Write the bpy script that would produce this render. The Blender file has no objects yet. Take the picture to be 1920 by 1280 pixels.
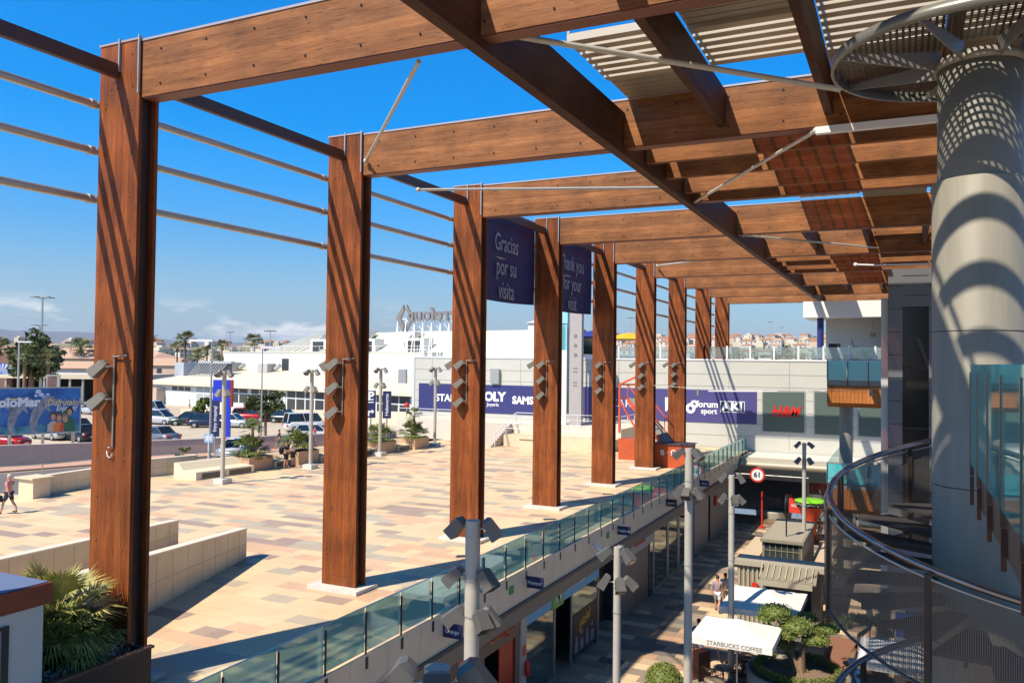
import bpy, bmesh, math, random
from mathutils import Vector, Matrix, noise as mnoise
random.seed(7)
R = math.radians
scene = bpy.context.scene
COL = scene.collection
# ------------------------------------------------------------ camera
F = 1540.0; CAMZ = 7.0
yaw = math.atan(738/F); pitch = math.atan(37/F); roll = R(0.64)
fw = Vector((-math.sin(yaw)*math.cos(pitch), math.cos(yaw)*math.cos(pitch), math.sin(pitch)))
r0 = Vector((math.cos(yaw), math.sin(yaw), 0)); u0 = r0.cross(fw)
CR = math.cos(roll)*r0 + math.sin(roll)*u0; CU = CR.cross(fw)
CP = Vector((0, 0, CAMZ))
cam = bpy.data.objects.new('camera', bpy.data.cameras.new('camera')); COL.objects.link(cam)
cam.matrix_world = Matrix(((CR.x, CU.x, -fw.x, 0), (CR.y, CU.y, -fw.y, 0), (CR.z, CU.z, -fw.z, CAMZ), (0, 0, 0, 1)))
cam.data.sensor_width = 36; cam.data.lens = F/1920*36; cam.data.clip_start = 0.1; cam.data.clip_end = 30000
scene.camera = cam
def ray(x, y): return fw + CR*((x-960)/F) - CU*((y-640)/F)
def onz(x, y, z=0.0): d = ray(x, y); return CP + d*((z-CAMZ)/d.z)
def onx(x, y, X): d = ray(x, y); return CP + d*(X/d.x)
def ony(x, y, Y): d = ray(x, y); return CP + d*(Y/d.y)
def atd(x, y, D): return CP + ray(x, y)*D
# ------------------------------------------------------------ light
SUN = Vector((-0.33, -0.735, 1.0)).normalized()
sl = bpy.data.lights.new('sun', 'SUN'); sl.energy = 5.0; sl.angle = R(0.53); sl.color = (1.0, 0.90, 0.74)
so = bpy.data.objects.new('sun', sl); COL.objects.link(so)
so.rotation_euler = SUN.to_track_quat('Z', 'Y').to_euler(); so.location = (-20, -40, 60)
w = bpy.data.worlds.new("World"); scene.world = w; w.use_nodes = True
nt = w.node_tree; nt.nodes.clear()
N = nt.nodes.new; L = nt.links.new
out = N('ShaderNodeOutputWorld'); bg = N('ShaderNodeBackground'); sky = N('ShaderNodeTexSky')
sky.sky_type = 'NISHITA'; sky.sun_disc = False; sky.sun_elevation = math.asin(SUN.z); sky.sun_rotation = math.atan2(SUN.x, SUN.y)
sky.air_density = 1.0; sky.dust_density = 0.5; sky.ozone_density = 1.6
hs = N('ShaderNodeHueSaturation'); hs.inputs['Saturation'].default_value = 1.12; hs.inputs['Hue'].default_value = 0.5; hs.inputs['Value'].default_value = 1.0
tr_ = N('ShaderNodeValToRGB'); e_ = tr_.color_ramp.elements; e_[0].position = 0.0; e_[0].color = (1, 1.02, 1.05, 1); e_[1].position = 1.0; e_[1].color = (0.10, 0.40, 0.70, 1)
e2_ = e_.new(0.52); e2_.color = (0.38, 1.62, 2.8, 1); e3_ = e_.new(0.72); e3_.color = (0.16, 0.62, 1.05, 1)
e1_ = e_.new(0.22); e1_.color = (0.7, 1.55, 2.3, 1)
tcs = N('ShaderNodeTexCoord'); sps = N('ShaderNodeSeparateXYZ'); L(tcs.outputs['Generated'], sps.inputs[0]); L(sps.outputs[2], tr_.inputs[0])
tm_ = N('ShaderNodeVectorMath'); tm_.operation = 'MULTIPLY'; L(sky.outputs[0], tm_.inputs[0]); L(tr_.outputs[0], tm_.inputs[1])
L(tm_.outputs[0], hs.inputs['Color'])
# low band of cloud near the horizon
tc = N('ShaderNodeTexCoord'); sep = N('ShaderNodeSeparateXYZ'); L(tc.outputs['Generated'], sep.inputs[0])
mp = N('ShaderNodeMapping'); mp.inputs['Scale'].default_value = (9, 9, 34); L(tc.outputs['Generated'], mp.inputs[0])
nz = N('ShaderNodeTexNoise'); nz.inputs['Scale'].default_value = 1.0; nz.inputs['Detail'].default_value = 7; nz.inputs['Roughness'].default_value = 0.62; L(mp.outputs[0], nz.inputs['Vector'])
cr = N('ShaderNodeValToRGB'); cr.color_ramp.elements[0].position = 0.50; cr.color_ramp.elements[1].position = 0.62; L(nz.outputs['Fac'], cr.inputs[0])
def mrange(a, b, c, d, src):
    m = N('ShaderNodeMapRange'); m.interpolation_type = 'SMOOTHSTEP'
    for i, v in zip((1, 2, 3, 4), (a, b, c, d)): m.inputs[i].default_value = v
    L(src, m.inputs[0]); return m.outputs[0]
def mmul(a, b):
    m = N('ShaderNodeMath'); m.operation = 'MULTIPLY'; L(a, m.inputs[0])
    if isinstance(b, float): m.inputs[1].default_value = b
    else: L(b, m.inputs[1])
    return m.outputs[0]
lo = mrange(0.012, 0.03, 0, 1, sep.outputs[2]); hi = mrange(0.04, 0.075, 1, 0, sep.outputs[2]); xm = mrange(-0.62, -0.5, 1, 0, sep.outputs[0])
cf = mmul(mmul(mmul(cr.outputs[0], lo), mmul(hi, xm)), 0.75)
hz = N('ShaderNodeMix'); hz.data_type = 'RGBA'; L(mrange(0.0, 0.16, 0.55, 0.0, sep.outputs[2]), hz.inputs[0]); L(hs.outputs[0], hz.inputs[6]); hz.inputs[7].default_value = (5.2, 7.0, 9.6, 1)
mx = N('ShaderNodeMix'); mx.data_type = 'RGBA'; L(cf, mx.inputs[0]); L(hz.outputs[2], mx.inputs[6]); mx.inputs[7].default_value = (14.0, 13.4, 13.2, 1)
L(mx.outputs[2], bg.inputs[0]); bg.inputs[1].default_value = 0.068; L(bg.outputs[0], out.inputs[0])
scene.view_settings.view_transform = 'Standard'; scene.view_settings.look = 'None'
scene.view_settings.exposure = 0.38; scene.view_settings.gamma = 1.0
try:
    scene.cycles.max_bounces = 8; scene.cycles.diffuse_bounces = 1; scene.cycles.transparent_max_bounces = 16
except Exception: pass
# ------------------------------------------------------------ materials
MATS = {}
def mat(name, col, rough=0.6, metal=0.0, var=0.0, vscale=3.0, stretch=(1, 1, 1), bump=0.0, bscale=40, emit=0, spec=0.5, col2=None):
    if name in MATS: return MATS[name]
    m = bpy.data.materials.new(name); m.use_nodes = True; MATS[name] = m
    n = m.node_tree.nodes; l = m.node_tree.links; b = n['Principled BSDF']
    b.inputs['Base Color'].default_value = (*col, 1); b.inputs['Roughness'].default_value = rough; b.inputs['Metallic'].default_value = metal
    b.inputs['Specular IOR Level'].default_value = spec
    if var or bump:
        g = n.new('ShaderNodeNewGeometry'); mpn = n.new('ShaderNodeMapping'); mpn.inputs['Scale'].default_value = stretch; l.new(g.outputs['Position'], mpn.inputs[0])
    if var:
        t = n.new('ShaderNodeTexNoise'); t.inputs['Scale'].default_value = vscale; t.inputs['Detail'].default_value = 8; t.inputs['Roughness'].default_value = 0.65; l.new(mpn.outputs[0], t.inputs['Vector'])
        r = n.new('ShaderNodeValToRGB'); r.color_ramp.elements[0].position = 0.3; r.color_ramp.elements[1].position = 0.7
        c2 = col2 or tuple(min(1, c*(1+var)) for c in col); c1 = tuple(c*(1-var) for c in col)
        r.color_ramp.elements[0].color = (*c1, 1); r.color_ramp.elements[1].color = (*c2, 1)
        l.new(t.outputs['Fac'], r.inputs[0]); l.new(r.outputs[0], b.inputs['Base Color'])
    if bump:
        t2 = n.new('ShaderNodeTexNoise'); t2.inputs['Scale'].default_value = bscale; t2.inputs['Detail'].default_value = 4; l.new(mpn.outputs[0], t2.inputs['Vector'])
        bp = n.new('ShaderNodeBump'); bp.inputs['Strength'].default_value = bump; bp.inputs['Distance'].default_value = 0.02; l.new(t2.outputs['Fac'], bp.inputs['Height']); l.new(bp.outputs[0], b.inputs['Normal'])
    if emit:
        b.inputs['Emission Color'].default_value = (*col, 1); b.inputs['Emission Strength'].default_value = emit
    return m
def woodmat(name, c1, c2, stretch, dark=None, scale=2.2, lam=2, lsize=0.21):
    if name in MATS: return MATS[name]
    m = bpy.data.materials.new(name); m.use_nodes = True; MATS[name] = m
    n = m.node_tree.nodes; l = m.node_tree.links; b = n['Principled BSDF']
    g = n.new('ShaderNodeNewGeometry'); mp_ = n.new('ShaderNodeMapping'); mp_.inputs['Scale'].default_value = stretch; l.new(g.outputs['Position'], mp_.inputs[0])
    t = n.new('ShaderNodeTexNoise'); t.inputs['Scale'].default_value = scale; t.inputs['Detail'].default_value = 10; t.inputs['Roughness'].default_value = 0.7; t.inputs['Distortion'].default_value = 0.4; l.new(mp_.outputs[0], t.inputs['Vector'])
    r = n.new('ShaderNodeValToRGB'); e = r.color_ramp.elements; e[0].position = 0.3; e[1].position = 0.68; e[0].color = (*c1, 1); e[1].color = (*c2, 1)
    l.new(t.outputs['Fac'], r.inputs[0])
    # large soft blotches of weathering and thin dark checks
    t3 = n.new('ShaderNodeTexNoise'); t3.inputs['Scale'].default_value = 0.9; t3.inputs['Detail'].default_value = 5; l.new(g.outputs['Position'], t3.inputs['Vector'])
    mr = n.new('ShaderNodeMapRange'); mr.inputs[1].default_value = 0.35; mr.inputs[2].default_value = 0.7; mr.inputs[3].default_value = 0.72; mr.inputs[4].default_value = 1.18; l.new(t3.outputs['Fac'], mr.inputs[0])
    mp2 = n.new('ShaderNodeMapping'); mp2.inputs['Scale'].default_value = tuple(s*2.6 for s in stretch); l.new(g.outputs['Position'], mp2.inputs[0])
    t4 = n.new('ShaderNodeTexNoise'); t4.inputs['Scale'].default_value = 3.4; t4.inputs['Detail'].default_value = 6; l.new(mp2.outputs[0], t4.inputs['Vector'])
    r4 = n.new('ShaderNodeValToRGB'); r4.color_ramp.elements[0].position = 0.32; r4.color_ramp.elements[1].position = 0.40; r4.color_ramp.elements[0].color = (0.45, 0.42, 0.4, 1); l.new(t4.outputs['Fac'], r4.inputs[0])
    v = n.new('ShaderNodeVectorMath'); v.operation = 'SCALE'; l.new(r.outputs[0], v.inputs[0]); l.new(mr.outputs[0], v.inputs['Scale'])
    v2 = n.new('ShaderNodeVectorMath'); v2.operation = 'MULTIPLY'; l.new(v.outputs[0], v2.inputs[0]); l.new(r4.outputs[0], v2.inputs[1])
    sp = n.new('ShaderNodeSeparateXYZ'); l.new(g.outputs['Position'], sp.inputs[0]); dv = n.new('ShaderNodeMath'); dv.operation = 'DIVIDE'; l.new(sp.outputs[lam], dv.inputs[0]); dv.inputs[1].default_value = lsize
    fl = n.new('ShaderNodeMath'); fl.operation = 'FLOOR'; l.new(dv.outputs[0], fl.inputs[0]); fr_ = n.new('ShaderNodeMath'); fr_.operation = 'FRACT'; l.new(dv.outputs[0], fr_.inputs[0])
    wn = n.new('ShaderNodeTexWhiteNoise'); wn.noise_dimensions = '1D'; l.new(fl.outputs[0], wn.inputs['W']); mr2 = n.new('ShaderNodeMapRange'); mr2.inputs[3].default_value = 0.84; mr2.inputs[4].default_value = 1.12; l.new(wn.outputs['Value'], mr2.inputs[0])
    lt_ = n.new('ShaderNodeMath'); lt_.operation = 'LESS_THAN'; l.new(fr_.outputs[0], lt_.inputs[0]); lt_.inputs[1].default_value = 0.03; ml = n.new('ShaderNodeMath'); ml.operation = 'MULTIPLY_ADD'; l.new(lt_.outputs[0], ml.inputs[0]); ml.inputs[1].default_value = -0.3; ml.inputs[2].default_value = 1.0
    mm_ = n.new('ShaderNodeMath'); mm_.operation = 'MULTIPLY'; l.new(mr2.outputs[0], mm_.inputs[0]); l.new(ml.outputs[0], mm_.inputs[1])
    v3 = n.new('ShaderNodeVectorMath'); v3.operation = 'SCALE'; l.new(v2.outputs[0], v3.inputs[0]); l.new(mm_.outputs[0], v3.inputs['Scale'])
    l.new(v3.outputs[0], b.inputs['Base Color']); b.inputs['Roughness'].default_value = 0.62; b.inputs['Specular IOR Level'].default_value = 0.25
    bp = n.new('ShaderNodeBump'); bp.inputs['Strength'].default_value = 0.35; bp.inputs['Distance'].default_value = 0.01; l.new(t4.outputs['Fac'], bp.inputs['Height']); l.new(bp.outputs[0], b.inputs['Normal'])
    return m
def tilemat(name, base, others, sx, sy, frac, grout=(0.45, 0.36, 0.26)):
    m = bpy.data.materials.new(name); m.use_nodes = True; MATS[name] = m
    n = m.node_tree.nodes; l = m.node_tree.links; b = n['Principled BSDF']
    g = n.new('ShaderNodeNewGeometry'); s = n.new('ShaderNodeSeparateXYZ'); l.new(g.outputs['Position'], s.inputs[0])
    def M(op, a, bb=None):
        q = n.new('ShaderNodeMath'); q.operation = op
        for i, v in enumerate((a, bb)):
            if v is None: continue
            if isinstance(v, (int, float)): q.inputs[i].default_value = v
            else: l.new(v, q.inputs[i])
        return q.outputs[0]
    def cells(cx, cy, off):
        row = M('FLOOR', M('DIVIDE', s.outputs[1], cy)); sh = M('MULTIPLY', M('MODULO', M('ADD', row, 1000), 2), off)
        cxx = M('ADD', M('DIVIDE', s.outputs[0], cx), sh); c = n.new('ShaderNodeCombineXYZ'); l.new(M('FLOOR', cxx), c.inputs[0]); l.new(row, c.inputs[1])
        wn = n.new('ShaderNodeTexWhiteNoise'); wn.noise_dimensions = '2D'; l.new(c.outputs[0], wn.inputs['Vector'])
        return wn, M('FRACT', cxx)
    wf, fx = cells(sx, sy, 0.5); wc, _ = cells(sx*2.5, sy, 0.35); wc2, _ = cells(sx*1.0, sy*2, 0.0)
    def ramp(w_, start):
        r = n.new('ShaderNodeValToRGB'); r.color_ramp.interpolation = 'CONSTANT'; e = r.color_ramp.elements
        e[0].position = 0; e[0].color = (*base, 1); e[1].position = start; e[1].color = (*others[0], 1)
        for i, o in enumerate(others[1:], 1):
            x = e.new(start + (1-start)*i/len(others)); x.color = (*o, 1)
        l.new(w_.outputs['Value'], r.inputs[0]); return r
    rf = ramp(wf, 1-frac); rc = ramp(wc, 1-frac)
    sel = M('GREATER_THAN', wc.outputs['Value'], 1-frac*0.75)
    mixc = n.new('ShaderNodeMix'); mixc.data_type = 'RGBA'; l.new(sel, mixc.inputs[0]); l.new(rf.outputs[0], mixc.inputs[6]); l.new(rc.outputs[0], mixc.inputs[7])
    # per tile brightness and dirt
    t = n.new('ShaderNodeTexNoise'); t.inputs['Scale'].default_value = 0.6; t.inputs['Detail'].default_value = 8; t.inputs['Roughness'].default_value = 0.6; l.new(g.outputs['Position'], t.inputs['Vector'])
    ts = n.new('ShaderNodeTexNoise'); ts.inputs['Scale'].default_value = 5.5; ts.inputs['Detail'].default_value = 3; l.new(g.outputs['Position'], ts.inputs['Vector'])
    td = n.new('ShaderNodeTexNoise'); td.inputs['Scale'].default_value = 0.17; td.inputs['Detail'].default_value = 6; l.new(g.outputs['Position'], td.inputs['Vector'])
    spot = M('MULTIPLY', M('GREATER_THAN', ts.outputs['Fac'], 0.70), -0.22)
    f = M('ADD', M('ADD', spot, M('MULTIPLY', td.outputs['Fac'], 0.30)), M('ADD', M('MULTIPLY', wc2.outputs['Value'], 0.12), M('ADD', M('MULTIPLY', t.outputs['Fac'], 0.42), 0.55)))
    v = n.new('ShaderNodeVectorMath'); v.operation = 'SCALE'; l.new(mixc.outputs[2], v.inputs[0]); l.new(f, v.inputs['Scale'])
    fy = M('FRACT', M('DIVIDE', s.outputs[1], sy))
    gr = M('MAXIMUM', M('GREATER_THAN', fx, 1-0.014/sx), M('GREATER_THAN', fy, 1-0.014/sy))
    mg = n.new('ShaderNodeMix'); mg.data_type = 'RGBA'; l.new(gr, mg.inputs[0]); l.new(v.outputs[0], mg.inputs[6]); mg.inputs[7].default_value = (*grout, 1)
    l.new(mg.outputs[2], b.inputs['Base Color']); b.inputs['Roughness'].default_value = 0.6
    return m
def glassmat(name, tint, diff, transp=0.55, gloss=0.2, dmix=0.3, rough=0.03):
    m = bpy.data.materials.new(name); m.use_nodes = True; MATS[name] = m
    n = m.node_tree.nodes; l = m.node_tree.links; n.remove(n['Principled BSDF']); o = n['Material Output']
    tr = n.new('ShaderNodeBsdfTransparent'); tr.inputs[0].default_value = (*tint, 1)
    gl = n.new('ShaderNodeBsdfGlossy'); gl.inputs['Roughness'].default_value = rough; gl.inputs[0].default_value = (0.8, 0.95, 0.95, 1)
    df = n.new('ShaderNodeBsdfDiffuse'); df.inputs[0].default_value = (*diff, 1)
    a = n.new('ShaderNodeMixShader'); a.inputs[0].default_value = dmix; l.new(tr.outputs[0], a.inputs[1]); l.new(df.outputs[0], a.inputs[2])
    fr = n.new('ShaderNodeFresnel'); fr.inputs[0].default_value = 1.6
    ad = n.new('ShaderNodeMath'); ad.operation = 'MULTIPLY_ADD'; l.new(fr.outputs[0], ad.inputs[0]); ad.inputs[1].default_value = 0.8; ad.inputs[2].default_value = gloss
    b2 = n.new('ShaderNodeMixShader'); l.new(ad.outputs[0], b2.inputs[0]); l.new(a.outputs[0], b2.inputs[1]); l.new(gl.outputs[0], b2.inputs[2])
    l.new(b2.outputs[0], o.inputs[0]); return m
def perfmat(name, col, pitch_, hole, metal=0.6, rough=0.4, uv=False):
    m = bpy.data.materials.new(name); m.use_nodes = True; MATS[name] = m
    n = m.node_tree.nodes; l = m.node_tree.links; b = n['Principled BSDF']; o = n['Material Output']
    b.inputs['Base Color'].default_value = (*col, 1); b.inputs['Metallic'].default_value = metal; b.inputs['Roughness'].default_value = rough
    tcn = n.new('ShaderNodeTexCoord'); s = n.new('ShaderNodeSeparateXYZ'); l.new(tcn.outputs['UV'], s.inputs[0])
    def M(op, a, bb):
        q = n.new('ShaderNodeMath'); q.operation = op
        for i, v in enumerate((a, bb)):
            if isinstance(v, (int, float)): q.inputs[i].default_value = v
            else: l.new(v, q.inputs[i])
        return q.outputs[0]
    k = M('MULTIPLY', M('LESS_THAN', M('FRACT', M('DIVIDE', s.outputs[0], pitch_), 0), hole), M('LESS_THAN', M('FRACT', M('DIVIDE', s.outputs[1], pitch_), 0), hole))
    tr = n.new('ShaderNodeBsdfTransparent'); ms = n.new('ShaderNodeMixShader'); l.new(k, ms.inputs[0]); l.new(b.outputs[0], ms.inputs[1]); l.new(tr.outputs[0], ms.inputs[2]); l.new(ms.outputs[0], o.inputs[0])
    return m
WC = woodmat('column_wood', (0.14, 0.034, 0.009), (0.345, 0.094, 0.019), (5.0, 5.0, 0.35), lam=0, lsize=0.206)
WB = woodmat('beam_wood', (0.21, 0.072, 0.022), (0.40, 0.165, 0.058), (0.4, 4.0, 5.0))
WG = woodmat('girder_wood_shaded', (0.05, 0.016, 0.009), (0.11, 0.038, 0.018), (4.0, 0.35, 4.0))  # darker than the beam wood; under-roof shade is put into this colour
DARKW = mat('dark_wood', (0.045, 0.02, 0.013), 0.5, var=0.3)
PLAZA = tilemat('plaza_tiles', (0.76, 0.56, 0.33), [(0.46, 0.34, 0.25), (0.70, 0.44, 0.26), (0.52, 0.42, 0.30), (0.42, 0.30, 0.23), (0.70, 0.45, 0.28), (0.50, 0.43, 0.32)], 1.0, 0.62, 0.26)
MALLT = tilemat('mall_tiles', (0.52, 0.38, 0.25), [(0.16, 0.13, 0.11), (0.72, 0.53, 0.33), (0.38, 0.25, 0.17), (0.20, 0.17, 0.15), (0.52, 0.32, 0.20), (0.31, 0.25, 0.19)], 1.0, 0.62, 0.7, (0.2, 0.17, 0.14))
GLASS = glassmat('teal_glass', (0.84, 0.98, 0.97), (0.40, 0.88, 0.88), gloss=0.05, dmix=0.27)
GLASSB = glassmat('balcony_glass', (0.35, 0.85, 0.88), (0.10, 0.62, 0.66), gloss=0.06, dmix=0.72)
GLASSC = glassmat('clear_glass', (0.72, 0.95, 0.95), (0.18, 0.72, 0.74), gloss=0.10, dmix=0.40)
STEEL = mat('painted_steel', (0.46, 0.42, 0.35), 0.5, 0.0, var=0.08, vscale=5)
GALV = mat('galvanised', (0.50, 0.50, 0.47), 0.4, 0.6, var=0.12, vscale=12)
STAIN = mat('stainless', (0.16, 0.15, 0.15), 0.22, 1.0)
BLACK = mat('black_metal', (0.02, 0.02, 0.022), 0.45, 0.2)
DGREY = mat('dark_grey', (0.055, 0.06, 0.07), 0.5)
WHITE = mat('white_render', (0.80, 0.79, 0.76), 0.75, var=0.05, vscale=0.8)
WHITEP = mat('white_paint', (0.80, 0.80, 0.80), 0.4)
CREAM = mat('cream_roof', (0.74, 0.68, 0.50), 0.7, var=0.05, vscale=0.6)
FASC = mat('beige_fascia', (0.80, 0.64, 0.44), 0.5, var=0.08, vscale=1.5)
PWALL = mat('stone_wall', (0.72, 0.57, 0.38), 0.7, var=0.08, vscale=1.3)
PLINTH = mat('concrete_plinth', (0.62, 0.60, 0.54), 0.8, var=0.12, vscale=6)
NAVY = mat('navy_sign', (0.022, 0.024, 0.10), 0.5)
NAVYB = mat('navy_banner', (0.040, 0.036, 0.125), 0.6, var=0.1, vscale=0.6)
TXTW = mat('white_letters', (0.85, 0.85, 0.85), 0.5)
TXTG = mat('grey_letters', (0.42, 0.42, 0.46), 0.5)
RED = mat('red_paint', (0.62, 0.03, 0.02), 0.4)
ORANGE = mat('orange_paint', (0.75, 0.12, 0.015), 0.45)
ASPH = mat('asphalt', (0.52, 0.43, 0.32), 0.9, var=0.12, vscale=0.35, bump=0.2, bscale=30)
ROADM = mat('road_asphalt', (0.16, 0.14, 0.13), 0.9, var=0.2, vscale=0.5)
LAMPB = mat('lamp_body', (0.27, 0.25, 0.21), 0.45, 0.1)
LAMPG = mat('lamp_lens', (0.30, 0.30, 0.28), 0.08, 0.2)
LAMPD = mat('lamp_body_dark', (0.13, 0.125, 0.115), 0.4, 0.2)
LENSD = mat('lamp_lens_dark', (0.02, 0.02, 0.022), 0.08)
CARG = mat('car_glass', (0.015, 0.02, 0.025), 0.06, 0.0, spec=0.9)
TYRE = mat('tyre_rubber', (0.02, 0.02, 0.02), 0.8)
LEAF = mat('palm_leaf', (0.11, 0.15, 0.03), 0.5, var=0.4, vscale=3, col2=(0.24, 0.28, 0.06))
LEAFY = mat('yellow_palm_leaf', (0.26, 0.27, 0.05), 0.5, var=0.35, vscale=4, col2=(0.55, 0.50, 0.16))
LEAFD = mat('pine_leaf', (0.05, 0.075, 0.02), 0.6, var=0.4, vscale=0.8, col2=(0.10, 0.13, 0.03))
LEAFB = mat('box_leaf', (0.11, 0.16, 0.025), 0.6, var=0.35, vscale=5, col2=(0.25, 0.29, 0.06))
BARK = mat('bark', (0.22, 0.14, 0.08), 0.9, var=0.35, vscale=6, stretch=(1, 1, 0.3), bump=0.5, bscale=20)
SKIN = mat('skin', (0.52, 0.28, 0.18), 0.5)
LPANEL = mat('roof_panel', (0.46, 0.40, 0.30), 0.45, 0.1, var=0.06, vscale=4)
LSLAT = mat('louvre_metal', (0.60, 0.50, 0.37), 0.4, 0.1)
# ------------------------------------------------------------ builders
def wloc(o):
    v = Vector((0, 0, 0))
    while o is not None: v = v + o.location; o = o.parent
    return v
class MB:
    def __init__(s): s.v = []; s.f = []; s.m = []; s.c = 0; s.sm = []; s.uv = None
    def add(s, vs, fs, smooth=False):
        b = len(s.v); s.v += [Vector(p) for p in vs]
        for f in fs: s.f.append([b+i for i in f]); s.m.append(s.c); s.sm.append(smooth)
        return s
    def box(s, x0, x1, y0, y1, z0, z1):
        return s.add([(x0, y0, z0), (x1, y0, z0), (x1, y1, z0), (x0, y1, z0), (x0, y0, z1), (x1, y0, z1), (x1, y1, z1), (x0, y1, z1)],
                     [(0, 3, 2, 1), (4, 5, 6, 7), (0, 1, 5, 4), (1, 2, 6, 5), (2, 3, 7, 6), (3, 0, 4, 7)])
    def frame(s, o, ax, ay, az, x0, x1, y0, y1, z0, z1):   # box in a rotated frame
        o, ax, ay, az = map(Vector, (o, ax, ay, az))
        vs = [o+ax*x+ay*y+az*z for z in (z0, z1) for x, y in ((x0, y0), (x1, y0), (x1, y1), (x0, y1))]
        return s.add(vs, [(0, 3, 2, 1), (4, 5, 6, 7), (0, 1, 5, 4), (1, 2, 6, 5), (2, 3, 7, 6), (3, 0, 4, 7)])
    def bar(s, a, b, w_, h=None, up=(0, 0, 1)):
        a, b = Vector(a), Vector(b); h = h or w_; d = (b-a); ln = d.length; d.normalize(); up = Vector(up)
        if abs(d.dot(up)) > 0.99: up = Vector((0, 1, 0))
        x = d.cross(up).normalized(); z = x.cross(d)
        return s.frame(a, x, d, z, -w_/2, w_/2, 0, ln, -h/2, h/2)
    def cyl(s, a, b, r1, r2=None, seg=16, cap=True):
        a, b = Vector(a), Vector(b); r2 = r1 if r2 is None else r2; d = (b-a).normalized(); up = Vector((0, 0, 1)) if abs(d.z) < 0.95 else Vector((0, 1, 0))
        x = d.cross(up).normalized(); y = d.cross(x)
        vs = []; 
        for c, r in ((a, r1), (b, r2)):
            for i in range(seg): t = 2*math.pi*i/seg; vs.append(c+x*(r*math.cos(t))+y*(r*math.sin(t)))
        s.add(vs, [(i, (i+1) % seg, seg+(i+1) % seg, seg+i) for i in range(seg)], True)
        if cap: s.add(vs[:seg], [tuple(range(seg))[::-1]]); s.add(vs[seg:], [tuple(range(seg))])
        return s
    def tube(s, pts, r, seg=8):
        pts = [Vector(p) for p in pts]; n = len(pts); rs = r if isinstance(r, (list, tuple)) else [r]*n; vs = []
        for i, p in enumerate(pts):
            d = (pts[min(i+1, n-1)]-pts[max(i-1, 0)]).normalized(); up = Vector((0, 0, 1)) if abs(d.z) < 0.9 else Vector((1, 0, 0))
            x = d.cross(up).normalized(); y = d.cross(x)
            for k in range(seg): t = 2*math.pi*k/seg; vs.append(p+x*(rs[i]*math.cos(t))+y*(rs[i]*math.sin(t)))
        fs = [(i*seg+k, i*seg+(k+1) % seg, (i+1)*seg+(k+1) % seg, (i+1)*seg+k) for i in range(n-1) for k in range(seg)]
        s.add(vs, fs, True); s.add(vs[:seg], [tuple(range(seg))[::-1]]); return s.add(vs[-seg:], [tuple(range(seg))])
    def lathe(s, c, prof, seg=24, smooth=True):
        c = Vector(c); vs = []
        for r, z in prof:
            for i in range(seg): t = 2*math.pi*i/seg; vs.append(c+Vector((r*math.cos(t), r*math.sin(t), z)))
        return s.add(vs, [(j*seg+i, j*seg+(i+1) % seg, (j+1)*seg+(i+1) % seg, (j+1)*seg+i) for j in range(len(prof)-1) for i in range(seg)], smooth)
    def ell(s, c, r, seg=12, rings=8):
        r = (r, r, r) if isinstance(r, (int, float)) else r
        c = Vector(c); vs = []
        for j in range(rings+1):
            ph = math.pi*j/rings
            for i in range(seg): t = 2*math.pi*i/seg; vs.append(c+Vector((r[0]*math.sin(ph)*math.cos(t), r[1]*math.sin(ph)*math.sin(t), -r[2]*math.cos(ph))))
        return s.add(vs, [(j*seg+i, j*seg+(i+1) % seg, (j+1)*seg+(i+1) % seg, (j+1)*seg+i) for j in range(rings) for i in range(seg)], True)
    def prism(s, poly, o, ax, ay, n, t0, t1):   # 2-D polygon in plane (ax, ay), thickened along n
        o, ax, ay, n = map(Vector, (o, ax, ay, n)); k = len(poly)
        vs = [o+ax*p[0]+ay*p[1]+n*t for t in (t0, t1) for p in poly]
        s.add(vs, [tuple(range(k))[::-1], tuple(range(k, 2*k))]); return s.add(vs, [(i, (i+1) % k, k+(i+1) % k, k+i) for i in range(k)])
    def grid(s, nx, ny, fn, smooth=False, uvfn=None):
        vs = [fn(i/nx, j/ny) for j in range(ny+1) for i in range(nx+1)]
        b0 = len(s.f); s.add(vs, [(j*(nx+1)+i, j*(nx+1)+i+1, (j+1)*(nx+1)+i+1, (j+1)*(nx+1)+i) for j in range(ny) for i in range(nx)], smooth)
        if uvfn:
            if s.uv is None: s.uv = {}
            for j in range(ny):
                for i in range(nx): s.uv[b0+j*nx+i] = [uvfn(i/nx, j/ny), uvfn((i+1)/nx, j/ny), uvfn((i+1)/nx, (j+1)/ny), uvfn(i/nx, (j+1)/ny)]
        return s
    def build(s, name, mats, parent=None, loc=None):
        me = bpy.data.meshes.new(name); off = wloc(parent) if parent is not None else Vector(loc or (0, 0, 0))
        me.from_pydata([tuple(p-off) for p in s.v], [], s.f)
        for m in (mats if isinstance(mats, (list, tuple)) else [mats]): me.materials.append(m)
        me.polygons.foreach_set('material_index', s.m); me.polygons.foreach_set('use_smooth', s.sm)
        if s.uv:
            ul = me.uv_layers.new(name='UVMap')
            for p in me.polygons:
                q = s.uv.get(p.index)
                if q:
                    for li, c in zip(p.loop_indices, q): ul.data[li].uv = c
        me.update()
        o = bpy.data.objects.new(name, me); COL.objects.link(o)
        if parent is not None: o.parent = parent
        else: o.location = off
        return o
def T(o, label=None, cat=None, group=None, kind=None):
    if label: o['label'] = label
    if cat: o['category'] = cat
    if group: o['group'] = group
    if kind: o['kind'] = kind
    return o
def E(name, loc, label, cat, group=None, rz=0):
    o = bpy.data.objects.new(name, None); COL.objects.link(o); o.location = loc; o.rotation_euler = (0, 0, rz); o.empty_display_size = 0.2
    return T(o, label, cat, group)
KIDS = {}
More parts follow.
